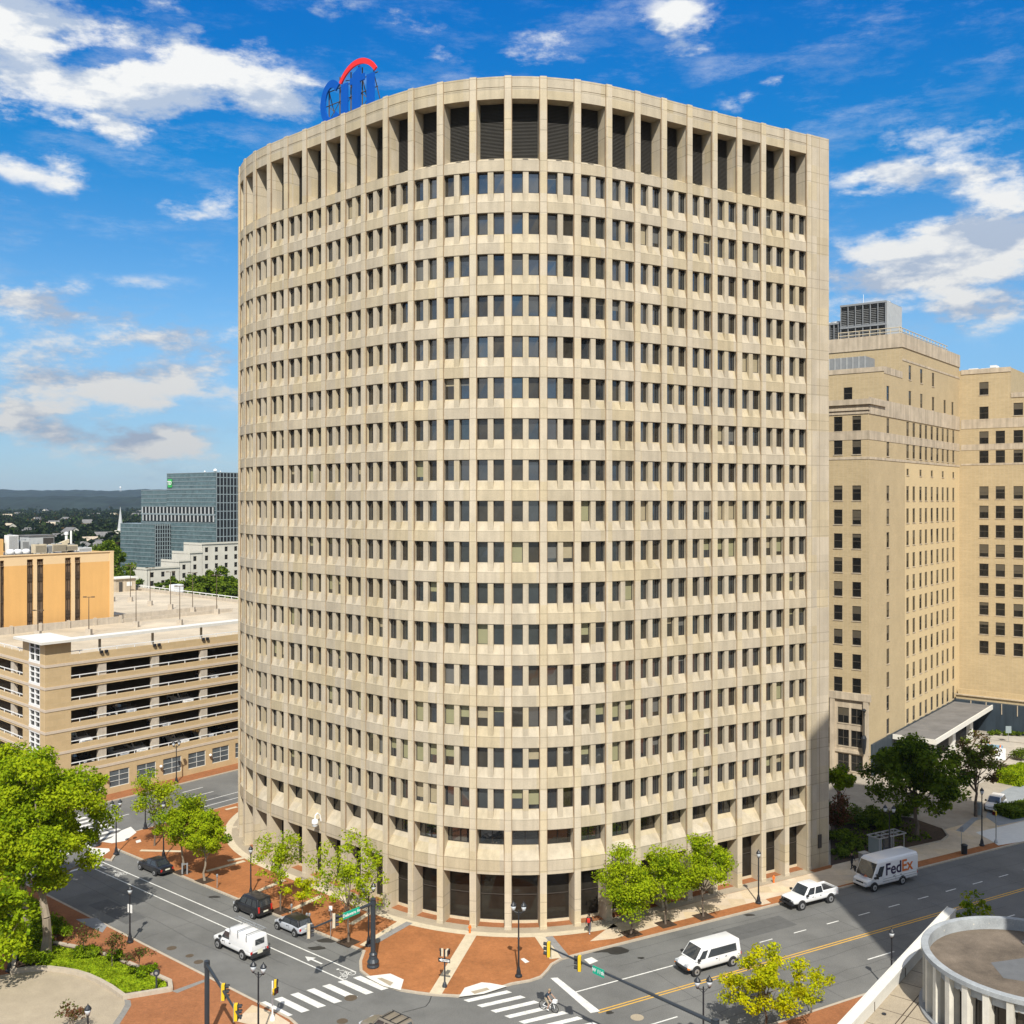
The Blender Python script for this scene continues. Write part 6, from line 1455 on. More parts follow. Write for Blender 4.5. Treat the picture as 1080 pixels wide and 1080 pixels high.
# ------------------------------------------------------------------ STREET FURNITURE
def lamp(x, y, h, label, double=False, rz=0, group='ornamental street lamps', z=.12, banner=False):
    t = thing('street_lamp', label, 'street lamp', (x, y, z), rz, group)
    mb = MB(); mb.lathe([(.3,0),(.3,.12),(.2,.2),(.17,.5),(.11,.7),(.1,.8)], (0,0,0), 12); mb.build('base', M['black'], t, local=True)
    mb = MB(); mb.tube((0,0,.75),(0,0,h-.75),.075,.055,10); mb.lathe([(.09,h*.5),(.1,h*.5+.06),(.07,h*.5+.1)], (0,0,0), 10); mb.build('pole', M['black'], t, local=True)
    xs = (-.42, .42) if double else (0,)
    if double:
        mb = MB(); mb.tube((0,0,h-.95),(-.42,0,h-.85),.035,n=6); mb.tube((0,0,h-.95),(.42,0,h-.85),.035,n=6)
        for s in (-1,1): mb.tube((0,0,h-1.2),(s*.3,0,h-.9),.02,n=5)
        mb.build('arm', M['black'], t, local=True)
    for a in xs:
        mb = MB(); zb = h-.8; mb.lathe([(.05,zb-.08),(.1,zb),(.13,zb+.04)], (a,0,0), 10); o = mb.build('lantern', M['black'], t, local=True)
        mb = MB(); mb.lathe([(.12,zb+.04),(.2,zb+.3),(.21,zb+.42)], (a,0,0), 10); g = mb.build('glass', M['frost'], o, True, True)
        mb = MB(); mb.lathe([(.24,zb+.42),(.22,zb+.5),(.1,zb+.66),(.04,zb+.72),(.03,zb+.8)], (a,0,0), 10); mb.build('cap', M['black'], o, local=True)
    if banner:
        mb = MB(); mb.box(-.02,.02,-.28,.28,h*.52,h*.52+.7); mb.build('sign_plate', M['white'], t, local=True)
    return t
lamp(*G(137,995.5), 5.0, 'single black lamp with a small white sign, on the near kerb of the left street', banner=True, rz=R(60))
lamp(*G(800,954), 5.15, 'single black lamp on the right street pavement beside the white pickup')
lamp(29.7, 81.6, 5.1, 'single lamp between the right street and the white parapet')
lamp(*G(547,1031.5), 6.1, 'two-headed lamp in the middle of the brick plaza at the corner', True, R(-8))
lamp(13.1, 71.4, 6.0, 'two-headed lamp at the bottom in front of the white passenger van', True, R(5))
lamp(-17.9, 73.6, 6.0, 'two-headed lamp at the bottom left beside the white-poled pedestrian signal', True, R(-20))
lamp(-12.4, 90.2, 5.5, 'two-headed lamp just behind the big signal pole at the corner', True, R(8))
lamp(-28.3, 69.6, 4.95, 'single lamp at the very bottom left over the tan court')
lamp(*G(10,1026), 5.0, 'single lamp half hidden by leaves at the left edge')
lamp(*G(122.5,902), 5.95, 'two-headed lamp beside the far zebra crossing, left', True, R(35))
lamp(-43.0, 122.3, 5.85, 'two-headed lamp whose top shows above the street trees, left', True, R(40))
lamp(*G(186,826.5), 5.85, 'two-headed lamp against the garage wall', True, R(50))
lamp(*G(264.5,946), 4.9, 'single lamp behind the boxy black car')
lamp(*G(1035.6,893), 6.5, 'tall dark lamp in front of the driveway, right', False)
lamp(*G(938,908), 5.9, 'two-headed lamp behind the bus shelter in the shade', True, R(-20))
lamp(*G(172.5,906), 6.2, 'dark lamp post rising through the tree behind the black sedan')

def sig_head(par, p, rz, n=3, tan=False, name='signal_head'):
    """traffic signal head; lenses face local +x"""
    c, s = math.cos(rz), math.sin(rz); X = (c, s); Y = (-s, c)
    mb = MB(); h = .34*n; mb.obox(p, X, Y, .13, .18, -.17, .17, p[2]-h/2, p[2]+h/2, 0); mb.obox(p, X, Y, -.08, .13, -.175, .175, p[2]-h/2-.01, p[2]+h/2+.01, 1)
    o = mb.build(name, [M['black'], M['cream'] if tan else M['yellow']], par, local=False)
    for k in range(n):
        z = p[2]+h/2-.17-.34*k
        mb = MB(); q = lambda a, b, zz: (p[0]+X[0]*a+Y[0]*b, p[1]+X[1]*a+Y[1]*b, zz)
        mb.tube(q(.18,0,z), q(.2,0,z), .11, n=12); mb.build('lens', [M['lensr'],M['lensa'],M['lensg']][k % 3], o)
        mb = MB(); vs = []
        for i in range(9):
            a = R(-20+220*i/8); vs += [q(.18, .14*math.cos(a), z+.14*math.sin(a)), q(.42, .14*math.cos(a), z+.14*math.sin(a)+.02)]
        mb.add(vs, [(2*i,2*i+1,2*i+3,2*i+2) for i in range(8)]); mb.build('visor', M['black'], o)
    return o
def signal_pole(x, y, h, ang, L_, label, heads, z=.12, rbig=.2, tip=0, sign=None, armz=-.35, tan=False):
    t = thing('traffic_signal', label, 'traffic signal', (x, y, z))
    mb = MB(); mb.lathe([(.5,z),(.52,z+.1),(.46,z+.25),(.5,z+.45),(.36,z+.7),(.3,z+.95),(.34,z+1.05),(.24,z+1.2)], (x,y,0), 16); mb.build('base', M['pole'], t, smooth=False)
    mb = MB(); mb.tube((x,y,z+1.1),(x,y,z+h),rbig*1.05,rbig,14); mb.lathe([(rbig*1.15,z+h),(rbig*1.2,z+h+.08),(.05,z+h+.14)], (x,y,0), 14); mb.build('pole', M['pole'], t)
    d = (math.cos(R(ang)), math.sin(R(ang))); a0 = (x,y,z+h+armz); a1 = (x+d[0]*L_, y+d[1]*L_, z+h+armz+tip)
    mb = MB(); mb.tube(a0, a1, .13, .06, 10); mb.lathe([(rbig*1.25,a0[2]-.18),(rbig*1.25,a0[2]+.18)], (x,y,0), 14); mb.build('arm', M['pole'], t)
    for f, rz in heads:
        p = (a0[0]+(a1[0]-a0[0])*f+d[1]*.0, a0[1]+(a1[1]-a0[1])*f, a0[2]+(a1[2]-a0[2])*f-.12)
        mb = MB(); pb = (p[0]-math.cos(R(rz))*.12, p[1]-math.sin(R(rz))*.12); mb.tube((*pb,p[2]-.65),(*pb,p[2]+.65),.03,n=6); mb.build('bracket', M['galv'], t)
        sig_head(t, p, R(rz), tan=tan)
    if sign:
        f, txt, wl_ = sign; p = Vector(a0).lerp(Vector(a1), f); nrm = Vector((d[1], -d[0], 0)); 
        if nrm.y > 0: nrm = -nrm
        X = Vector((-nrm.y, nrm.x, 0)); q = p+nrm*.16
        mb = MB(); mb.obox(q, X, nrm, -wl_/2, wl_/2, 0, .03, q.z-.27, q.z+.27, 0); s_ = mb.build('street_sign', M['teal'], t)
        text_mesh(txt, .36, M['white'], 'lettering', X, (0,0,1), nrm, q+nrm*.05, .004, .008, s_)
    return t
A0 = G(393.5,1021)
signal_pole(*A0, 5.55, 231, 6.9, 'thick dark signal pole with a left-reaching arm and green street sign, at the plaza corner', [(.62,8),(.99,8)], tan=True, sign=(.37,'Delaware Av',1.75), armz=-.3)
P_ = Vector((12.6,64.6)); dd = Vector((2.7,75.5))-P_; 
signal_pole(12.6, 64.6, 6.35, math.degrees(math.atan2(dd.y,dd.x)), dd.length, 'long signal arm crossing the bottom centre with two yellow-backed heads and a green sign', [(1.0,165),(.79,165)], sign=(.66,'W 11th',1.05), armz=-.2)
P_ = Vector((-21.7,74.2)); dd = Vector((-17.3,66.5))-P_
signal_pole(-21.7, 74.2, 5.7, math.degrees(math.atan2(dd.y,dd.x)), dd.length, 'dark signal pole at the bottom left with two yellow heads reaching down-right', [(.5,5),(.86,5)], armz=-.2, rbig=.17)
signal_pole(*G(101,893), 5.6, 140, 5, 'dark signal post beyond the big left tree at the far zebra crossing', [(.8,40)], armz=-.3)
# pedestrian signal on white pole
def ped(x, y, h, label, pm, angs, tan=False, oneway=False, z=.12, base=True):
    t = thing('pedestrian_signal', label, 'pedestrian signal', (x, y, z))
    mb = MB(); mb.lathe([(.2,z),(.2,z+.12),(.13,z+.3),(.07,z+.42)], (x,y,0), 10); mb.build('base', pm, t)
    mb = MB(); mb.tube((x,y,z+.4),(x,y,z+h),.06,n=8); mb.build('pole', pm, t)
    for i, a in enumerate(angs):
        c, s = math.cos(R(a)), math.sin(R(a)); p = (x+c*.22, y+s*.22, z+h-.25-(0 if len(angs) > 1 and not tan else 0))
        if len(angs) > 1 and not oneway: p = (p[0], p[1], z+h-.2-.5*i)
        mb = MB(); X = (c,s); Y = (-s,c); mb.obox(p, X, Y, .06, .1, -.22, .22, p[2]-.23, p[2]+.23, 0); mb.obox(p, X, Y, -.1, .06, -.22, .22, p[2]-.23, p[2]+.23, 1); mb.obox(p, X, Y, .1, .16, -.22, -.19, p[2]-.2, p[2]+.23, 0); mb.obox(p, X, Y, .1, .16, .19, .22, p[2]-.2, p[2]+.23, 0); mb.obox(p, X, Y, .1, .2, -.22, .22, p[2]+.2, p[2]+.23, 0)
        o = mb.build('signal_head', [M['black'], M['cream'] if tan else M['yellow']], t)
        mb = MB(); mb.obox(p, X, Y, .1, .11, -.18, .18, p[2]-.18, p[2]+.18, 0); mb.build('display', M['lensr'], o)
    if oneway:
        mb = MB(); d = Vector((.95,-.31,0)); nn_ = Vector((-.31,-.95,0)); q = Vector((x,y,z+h-.85))+nn_*.09
        mb.obox(q, d, nn_, -.5, .5, 0, .02, q.z-.16, q.z+.16, 0); s_ = mb.build('one_way_sign', M['black'], t)
        mb = MB(); P2 = [(-.44,.0),(-.22,.13),(-.22,.09),(.44,.09),(.44,-.09),(-.22,-.09),(-.22,-.13)]
        mb.add([tuple(q+d*a+Vector((0,0,b))+nn_*.026) for a, b in P2], [tuple(range(7))]); mb.build('arrow', M['white'], s_)
        text_mesh('ONE WAY', .13, M['black'], 'lettering', d, (0,0,1), nn_, q+nn_*.03+d*.08, .002, .004, s_)
ped(*G(469,1042.5), 3.0, 'dark pole with two pedestrian signals and a one way sign on the brick plaza', M['pole'], (185,-15), True, True)
ped(-17.75, 77.3, 2.9, 'white-poled pedestrian signal with yellow heads at the bottom left crossing', M['white'], (10,-20))
ped(*G(1050.5,890), 3.6, 'grey pole with an orange signal head at the driveway, right', M['galv'], (200,))
# parking meters, posts
def meter(u, v, label, h=1.35, double=False):
    x, y = G(u, v, .12); t = thing('parking_meter', label, 'parking meter', (x, y, .12), group='parking meters on the left street')
    mb = MB(); mb.tube((0,0,0),(0,0,h-.3),.04,n=7); mb.build('post', M['galv'], t, local=True)
    mb = MB()
    for s in ((-.12,.12) if double else (0,)): mb.lathe([(.05,h-.32),(.1,h-.22),(.11,h-.05),(.06,h+.03),(.01,h+.05)], (s,0,0), 8)
    mb.build('meter_head', M['metal_grey'], t, local=True)
meter(229,936.5,'parking meter on the kerb left of the boxy black car'); meter(307.5,969,'parking meter behind the silver hatchback'); meter(325,979,'parking meter at the rear of the silver hatchback', double=True)
def signpost(u, v, h, label, m, w_=.3, hh=.45, rz=0):
    x, y = G(u, v, .12); t = thing('sign_post', label, 'sign post', (x, y, .12), R(rz))
    mb = MB(); mb.tube((0,0,0),(0,0,h),.035,n=6); mb.build('post', M['galv'], t, local=True)
    mb = MB(); mb.box(-w_/2,w_/2,-.06,-.04,h-hh,h); mb.build('sign_plate', m, t, local=True)
signpost(348.7,990,2.9,'thin grey sign post among the leaves of the tall sparse tree',M['white'])
signpost(1014,900,2.9,'dark sign post beside the black litter bin',M['metal_grey'],.35,.5)
signpost(1063.5,783,2.6,'blue and white sign on the plaza before the dark wall',M['td_line'],.9,1.1)
signpost(1055,806,2.3,'white board sign standing on the plaza',M['white'],1.5,1.7)
x, y = G(165,1043,.3); t = thing('plaque_sign', 'small round dark sign on a post in the grass corner', 'sign', (x, y, .3))
mb = MB(); mb.tube((0,0,0),(0,0,1.1),.07,n=8); mb.build('post', M['pole'], t, local=True)
mb = MB(); mb.lathe([(.05,-.05),(.26,-.04),(.26,.04),(.05,.05)], (0,0,1.25), 16, axis='y'); mb.build('plaque', M['pole'], t, local=True)
mb = MB(); mb.lathe([(.03,-.07),(.12,-.065),(.12,-.05)], (0,0,1.25), 16, axis='y'); mb.build('emblem', M['galv'], t, local=True)
x, y = G(195,922,.12); t = thing('bike_rack', 'pair of grey metal posts beside the tree behind the black sedan', 'rack', (x, y, .12))
mb = MB()
for s in (-.25,.25): mb.box(s-.07,s+.07,-.07,.07,0,1.15)
mb.build('post', M['metal_grey'], t, local=True); mb = MB(); mb.box(-.3,.3,-.05,.05,1.0,1.1); mb.build('top_bar', M['galv'], t, local=True)
x, y = G(1017,900.5,.12); t = thing('litter_bin', 'black litter bin on the brick strip, right pavement', 'bin', (x, y, .12))
mb = MB(); mb.lathe([(.3,0),(.33,.85),(.34,.9)], (0,0,0), 14); mb.build('body', M['black'], t, local=True); mb = MB(); mb.lathe([(.36,.9),(.36,.98),(.2,1.08),(.02,1.1)], (0,0,0), 14); mb.build('lid', M['black'], t, local=True)
for u, v, lb in ((495.5,984,'tiny orange post against the tower base, centre'),(816,931,'tiny red post on the tower plinth near the white pickup')):
    x, y = G(u, v, .12); mb = MB(); mb.lathe([(.09,.12),(.09,.6),(.12,.62),(.12,.75),(.04,.85)], (x,y,0), 10); mb.tube((x-.16,y,.6),(x+.16,y,.6),.05,n=8); tag(mb.build('standpipe', M['orange']), lb, 'standpipe')
# bus shelter
x, y = on(E, MM, 92.3, 79.2); sx = G(935, 903, .12)
t = thing('bus_shelter', 'open bus shelter with a grey frame roof behind the white delivery truck', 'bus shelter', (sx[0], sx[1], .12), R(29))
for a in (-1.9, 0, 1.9):
    for b in (-.7, .7): mb = MB(); mb.box(a-.04,a+.04,b-.04,b+.04,0,2.35); mb.build('post', M['galv'], t, local=True)
mb = MB(); 
for b in (-.8, 0, .8): mb.box(-2.1,2.1,b-.05,b+.05,2.35,2.45)
for a in np.linspace(-2.1,2.1,5): mb.box(a-.05,a+.05,-.8,.8,2.35,2.46)
mb.build('roof_frame', M['galv'], t, local=True)
mb = MB(); mb.box(-2.0,-1.6,-.7,.7,.2,2.3); mb.build('poster_case', M['td_line'], t, local=True)
mb = MB(); mb.box(.2,1.8,.66,.68,.5,2.0); mb.build('back_glass', M['cglass'], t, local=True)
mb = MB(); mb.box(-1.2,1.3,.2,.55,.42,.47); mb.box(-1.1,-1.05,.3,.5,0,.42); mb.box(1.1,1.15,.3,.5,0,.42); mb.build('bench', M['metal_grey'], t, local=True)
# utility box
x, y = G(911,913,.12); t = thing('utility_cabinet', 'grey cabinet box beside the walking man', 'cabinet', (x, y, .12), R(29))
mb = MB(); mb.box(-.45,.45,-.3,.3,.1,1.35); mb.build('body', M['metal_grey'], t, local=True); mb = MB(); mb.box(-.5,.5,-.35,.35,1.35,1.42); mb.box(-.5,.5,-.35,.35,0,.1); mb.build('cap', M['galv'], t, local=True)
x, y = G(1031,859,.12); t = thing('ticket_machine', 'pale blue ticket cabinet beside the reddish tree', 'ticket machine', (x, y, .12), R(-30))
mb = MB(); mb.box(-.4,.4,-.3,.3,0,1.55); mb.build('body', M['td_line'], t, local=True); mb = MB(); mb.box(-.3,.3,-.33,-.3,.8,1.4); mb.build('panel', M['metal_grey'], t, local=True)
for u, v, lb in ((1044,790,'orange traffic cone left of the blue barrier on the plaza'),(1055,792,'orange traffic cone right of the blue barrier on the plaza')):
    x, y = G(u, v, .14); t = thing('traffic_cone', lb, 'traffic cone', (x, y, .14))
    mb = MB(); mb.box(-.25,.25,-.25,.25,0,.04); mb.build('base', M['black'], t, local=True); mb = MB(); mb.lathe([(.2,.04),(.05,.95),(.03,.96)], (0,0,0), 12); mb.build('cone', M['orange'], t, local=True)
    mb = MB(); mb.lathe([(.142,.4),(.116,.55)], (0,0,0), 12); mb.build('stripe', M['white'], t, local=True)
x, y = G(1049.5,791,.14); t = thing('barrier', 'low pale blue barrier between two orange cones on the plaza', 'barrier', (x, y, .14), R(-30))
mb = MB(); mb.box(-1.1,1.1,-.06,.06,.35,.8); mb.build('panel', mat('pale_blue', (.22,.36,.5)), t, local=True); mb = MB(); mb.box(-1,-.9,-.3,.3,0,.4); mb.box(.9,1,-.3,.3,0,.4); mb.build('foot', M['galv'], t, local=True)

# ------------------------------------------------------------------ VEHICLES  (x forward, y left)
def lerp3(a, b, t): return a+(b-a)*t
def paint(name, c, coat=.6): return mat(name, c, rough=.35, var=.02, spec=.5, coat=coat)
PW_ = paint('car_white', (.74,.74,.73)); PB = paint('car_black', (.012,.012,.014)); PS = paint('car_silver', (.42,.44,.47)); PTn = paint('car_tan', (.20,.17,.13))
PLAST = mat('dark_trim', (.03,.03,.03), rough=.6); CHR = mat('chrome', (.6,.6,.6), rough=.15, metal=1); LRED = mat('tail_lamp', (.5,.02,.015), rough=.2, coat=1); LCLR = mat('head_lamp', (.55,.57,.6), rough=.1, coat=1); LAMB = mat('amber_lamp', (.8,.22,.03), rough=.2, coat=1); PLATE = mat('plate', (.7,.68,.55))
def vehicle(label, cat, loc, head, st, cab, wheels, body, roofm=None, sides=((.06,.46),(.52,.95)), name='parked_car', group=None, z=0, rearwin=(.12,.88,.18,.85), front=(.07,.93,.08,.93), rim=None, bumper=None, grille=True, extras=None, wtw=.22, tail_tall=0, sv=(.14,.84), arch=.08, headl=None):
    """st: (x, zlow, ztop, halfwidth); cab: belt front/rear x, roof front/rear x, belt z, roof z, half widths belt, roof"""
    t = thing(name, label, cat, (loc[0], loc[1], z), head, group)
    mb = MB(); k = 12; vs = []
    for (x, zl, zt, hw) in st:
        zm = lerp3(zl, zt, .5)
        half = [(0, zl), (hw*.82, zl), (hw*.97, zl+.1), (hw, zm), (hw*.985, lerp3(zl,zt,.86)), (hw*.9, zt), (0, zt+.015)]
        ring_ = half+[(-a, b) for a, b in half[-2:0:-1]]
        vs += [(x, a, b) for a, b in ring_]
    k = 12; n = len(st)
    fs = [(i*k+j, i*k+(j+1)%k, (i+1)*k+(j+1)%k, (i+1)*k+j) for i in range(n-1) for j in range(k)]
    fs += [tuple(range(k))[::-1], tuple(range((n-1)*k, n*k))]
    mb.add(vs, fs, 0); o = mb.build('body', body, t, True, True)
    s = o.modifiers.new('s', 'SUBSURF'); s.levels = 2; s.render_levels = 2
    # crisp creases at the ends
    bf, br, rf, rr, zb, zr, wb, wr = cab
    cz = [(bf,wb,zb-.06),(bf,-wb,zb-.06),(br,-wb,zb-.06),(br,wb,zb-.06),(rf,wr,zr),(rf,-wr,zr),(rr,-wr,zr),(rr,wr,zr)]
    mb = MB(); mb.add(cz, [(0,1,5,4),(1,2,6,5),(2,3,7,6),(3,0,4,7),(4,5,6,7)][::1], 0)
    mb.f = [f[::-1] if False else f for f in mb.f]
    c = mb.build('cabin', roofm or body, t, False, True); bv = c.modifiers.new('b', 'BEVEL'); bv.width = .09; bv.segments = 3; bv.limit_method = 'ANGLE'
    c.data.polygons.foreach_set('use_smooth', [True]*len(c.data.polygons))
    V = [Vector(p) for p in cz]
    def onface(ids, u0, u1, v0, v1, m, nm, out=.015, sk=0):
        a, b, c_, d = [V[i] for i in ids]; nrm = (b-a).cross(d-a).normalized(); ctr = (V[0]+V[2]+V[4]+V[6])/4
        if nrm.dot(a-ctr) < 0: nrm = -nrm
        P = lambda u, v: a.lerp(b, u).lerp(d.lerp(c_, u), v)+nrm*out
        mm = MB(); mm.add([P(u0,v0),P(u1,v0),P(u1-sk,v1),P(u0+sk,v1)], [(0,1,2,3)]); return mm.build(nm, m, t, local=True)
    onface((0,1,5,4), front[0], front[1], front[2], front[3], M['cglass'], 'windshield')
    if rearwin: onface((2,3,7,6), rearwin[0], rearwin[1], rearwin[2], rearwin[3], M['cglass'], 'rear_window')
    for (u0, u1) in sides:
        onface((0,3,7,4), u0, u1, sv[0], sv[1], M['cglass'], 'side_window', sk=.01); onface((1,2,6,5), u0, u1, sv[0], sv[1], M['cglass'], 'side_window', sk=.01)
    # wheels
    hwid = max(s_[3] for s_ in st); r = wheels[2]
    for wx in wheels[:2]:
        for sd_ in (-1, 1):
            mm = MB(); yo = sd_*(hwid-.02)
            mm.lathe([(r+arch,-.02),(r+arch,.02)], (wx, sd_*(hwid-.012), r+.02), 24, axis='y'); mm.build('wheel_arch', PLAST, t, local=True)
            mm = MB(); pr = [(r*.55,-wtw/2),(r*.9,-wtw/2),(r,-wtw/2+.04),(r,wtw/2-.04),(r*.9,wtw/2),(r*.55,wtw/2)]
            mm.lathe(pr, (wx, sd_*(hwid-wtw/2+.045), r), 24, axis='y'); w_ = mm.build('wheel', M['tyre'], t, local=True)
            mm = MB(); yy = sd_*(hwid+.055)
            mm.lathe([(r*.62,-.012),(r*.6,.012),(.05,.016)], (wx, yy, r), 20, axis='y')
            rm = mm.build('rim', rim or M['rim'], w_, local=True)
            mm = MB(); mm.lathe([(.03,-.02),(.07,.02),(.05,.03)], (wx, yy+sd_*.01, r), 10, axis='y')
            for q in range(5):
                a = q*1.2566; mm.tube((wx+math.cos(a)*r*.2, yy+sd_*.014, r+math.sin(a)*r*.2), (wx+math.cos(a+.5)*r*.2, yy+sd_*.014, r+math.sin(a+.5)*r*.2), .02, n=5)
            mm.build('hub', PLAST, rm, local=True)
    xf, zf = st[-1][0], st[-1]; xr = st[0][0]
    f_hw = st[-1][3]; r_hw = st[0][3]; zlf, ztf = st[-1][1], st[-1][2]; zlr, ztr = st[0][1], st[0][2]
    hz = headl if headl else lerp3(zlf, ztf, .68)
    for s_ in (-1, 1):
        mm = MB(); mm.box(xf-.28, xf-.0, s_*f_hw*.74-.17, s_*f_hw*.74+.17, hz-.09, hz+.1); mm.build('headlight', LCLR, t, local=True)
        zt0 = lerp3(zlr, ztr, .62); mm = MB(); mm.box(xr-.005, xr+.22, s_*r_hw*.9-.08, s_*r_hw*.9+.08, zt0-.1, zt0+.12+tail_tall); mm.build('taillight', LRED, t, local=True)
        mm = MB(); mx = bf-.25*(bf-rf)-.05; mm.box(mx-.1, mx+.12, s_*(wb+.14)-.09, s_*(wb+.14)+.09, zb+.02, zb+.2); mm.tube((mx,s_*(wb-.04),zb+.04),(mx,s_*(wb+.12),zb+.08),.03,n=5); mm.build('mirror', bumper or PLAST, t, local=True)
    bm = bumper or body
    mm = MB(); mm.box(xf-.12, xf+.06, -f_hw*.9, f_hw*.9, zlf+.0, zlf+.24); b1 = mm.build('bumper', bm, t, local=True)
    mm = MB(); mm.box(xr-.06, xr+.12, -r_hw*.9, r_hw*.9, zlr+.0, zlr+.24); b2 = mm.build('bumper', bm, t, local=True)
    for b_ in (b1, b2): v_ = b_.modifiers.new('b','BEVEL'); v_.width = .05; v_.segments = 2
    if grille:
        mm = MB(); mm.box(xf-.1, xf+.012, -f_hw*.5, f_hw*.5, zlf+.26, ztf-.1); mm.build('grille', PLAST, t, local=True)
    mm = MB(); mm.box(xr-.075, xr-.06, -.26, .26, zlr+.28 if ztr-zlr > .45 else zlr+.1, zlr+.42); mm.build('licence_plate', PLATE, t, local=True)
    # door seams and handles
    mm = MB()
    for s_ in (-1, 1):
        for dx in ((bf+br)/2, ) if len(sides) < 3 else ((bf*.6+br*.4), (bf*.3+br*.7)):
            mm.box(dx-.008, dx+.008, s_*(hwid)-.012, s_*(hwid)+.002, st[0][1]+.25, zb-.05)
    mm.build('door_seam', PLAST, t, local=True)
    for s_ in (-1, 1):
        for dx in ((bf+br)/2+.25, (bf+br)/2-.75):
            mm = MB(); mm.box(dx-.09, dx+.09, s_*hwid*.995-.02, s_*hwid*.995+.02, zb-.2, zb-.15); mm.build('door_handle', PLAST if body is not PW_ else M['black'], t, local=True)
    if extras: extras(t, V, onface)
    return t
HD = R(140); HR = math.atan2(-.488, -.873)
# black sedan
vehicle('black sedan parked at the kerb nearest the far zebra crossing', 'car', (-37.2,108.75), HD,
  [(-2.28,.35,.82,.72),(-2.15,.25,.95,.84),(-1.3,.22,.98,.9),(0,.22,.94,.91),(1.1,.22,.92,.9),(1.9,.25,.84,.85),(2.25,.32,.7,.7)], (.95,-1.75,.2,-1.05,.93,1.44,.80,.62), (1.42,-1.32,.33), PB)
def van_extra(t, V, onface):
    mm = MB(); mm.box(-1.9,.4,-.62,-.58,1.84,1.88); mm.box(-1.9,.4,.58,.62,1.84,1.88); mm.build('roof_rail', PLAST, t, local=True)
vehicle('boxy black car with tall red tail lamps, parked ahead of the silver hatchback', 'car', (-24.35,97.75), HD,
  [(-2.02,.35,1.0,.78),(-1.95,.26,1.08,.88),(-1.0,.24,1.1,.91),(0,.24,1.08,.92),(1.0,.24,1.05,.9),(1.6,.26,.98,.84),(2.0,.34,.78,.7)], (1.15,-1.98,.5,-1.8,1.04,1.8,.84,.72), (1.28,-1.28,.34), PB, sides=((.08,.36),(.4,.66),(.7,.94)), tail_tall=.3, extras=van_extra)
vehicle('small silver hatchback with a black roof, parked at the kerb', 'car', (-19.65,93.75), HD,
  [(-1.85,.34,.85,.74),(-1.75,.25,.95,.82),(-1.0,.22,.97,.86),(0,.22,.96,.87),(.9,.22,.94,.85),(1.5,.25,.88,.8),(1.85,.33,.7,.66)], (.85,-1.72,.35,-1.5,.93,1.42,.80,.70), (1.22,-1.24,.31), PS, roofm=PB, sides=((.05,.52),(.56,.95)))
# white utility truck (high fibreglass cap, ladder rack)
def util(t, V, onface):
    mm = MB()
    vs = [(-2.85,-.98,.75),(-2.85,.98,.75),(.35,.98,.75),(.35,-.98,.75),(-2.8,-.86,2.05),(-2.8,.86,2.05),(.2,.86,2.15),(.2,-.86,2.15)]
    mm.add(vs, [(0,3,2,1),(4,5,6,7),(0,1,5,4),(1,2,6,5),(2,3,7,6),(3,0,4,7)]); o = mm.build('cargo_body', PW_, t, True, True); b = o.modifiers.new('b','BEVEL'); b.width = .2; b.segments = 4
    mm = MB()
    for x in (-2.3,-1.1,.0): mm.box(x-.03,x+.03,-1.0,1.0,2.24,2.3); mm.box(x-.03,x+.03,-1.0,-.95,1.7,2.3); mm.box(x-.03,x+.03,.95,1.0,1.7,2.3)
    mm.tube((-2.6,-.85,2.34),(1.4,-.85,2.34),.03,n=6); mm.tube((-2.6,-.5,2.34),(1.4,-.5,2.34),.03,n=6)
    for k in range(13): mm.tube((-2.5+k*.3,-.85,2.34),(-2.5+k*.3,-.5,2.34),.018,n=5)
    mm.build('ladder_rack', M['galv'], t, local=True)
    mm = MB(); mm.box(-2.87,-2.84,-.45,.45,1.35,1.8); mm.build('rear_window', M['cglass'], t, local=True)
    mm = MB(); mm.box(-3.05,-2.8,-.9,.9,.42,.6); mm.tube((-3.0,-.5,.6),(-3.0,-.5,1.0),.03,n=5); mm.build('rear_step', PLAST, t, local=True)
vehicle('white utility truck with a rounded cargo body and ladder rack driving up the left street', 'truck', (-23.4,89.55), HD,
  [(-2.85,.5,.95,.9),(-2.7,.42,1.02,.97),(-1.4,.4,1.05,.98),(0,.4,1.1,.98),(1.2,.38,1.12,.95),(2.1,.38,1.05,.9),(2.55,.42,.95,.85),(2.7,.5,.8,.78)], (1.55,.0,.95,.2,1.08,1.85,.90,.76), (1.75,-1.75,.39), PW_, sides=((.12,.85),), rearwin=None, extras=util, bumper=PLAST, name='utility_truck')
def rails(t, V, onface):
    mm = MB()
    for s_ in (-1,1): mm.tube((.2,s_*.62,1.76),(-1.7,s_*.62,1.76),.025,n=6)
    for x in (.0,-.75,-1.5): mm.box(x-.03,x+.03,-.62,.62,1.74,1.79)
    mm.build('roof_rack', PLAST, t, local=True)
    onface((4,5,6,7), .1, .9, .1, .32, PTn, 'sunroof', .01)
vehicle('tan station car with roof rails entering at the bottom edge', 'car', (-8.9,74.9), R(141),
  [(-2.3,.38,.9,.78),(-2.15,.28,1.0,.88),(-1.2,.25,1.05,.92),(0,.25,1.03,.92),(1.1,.25,1.0,.91),(1.9,.28,.92,.86),(2.3,.36,.74,.72)], (1.0,-2.1,.25,-1.75,1.0,1.7,.82,.68), (1.4,-1.35,.35), PTn, sides=((.05,.34),(.38,.66),(.7,.93)), name='moving_car', extras=rails)
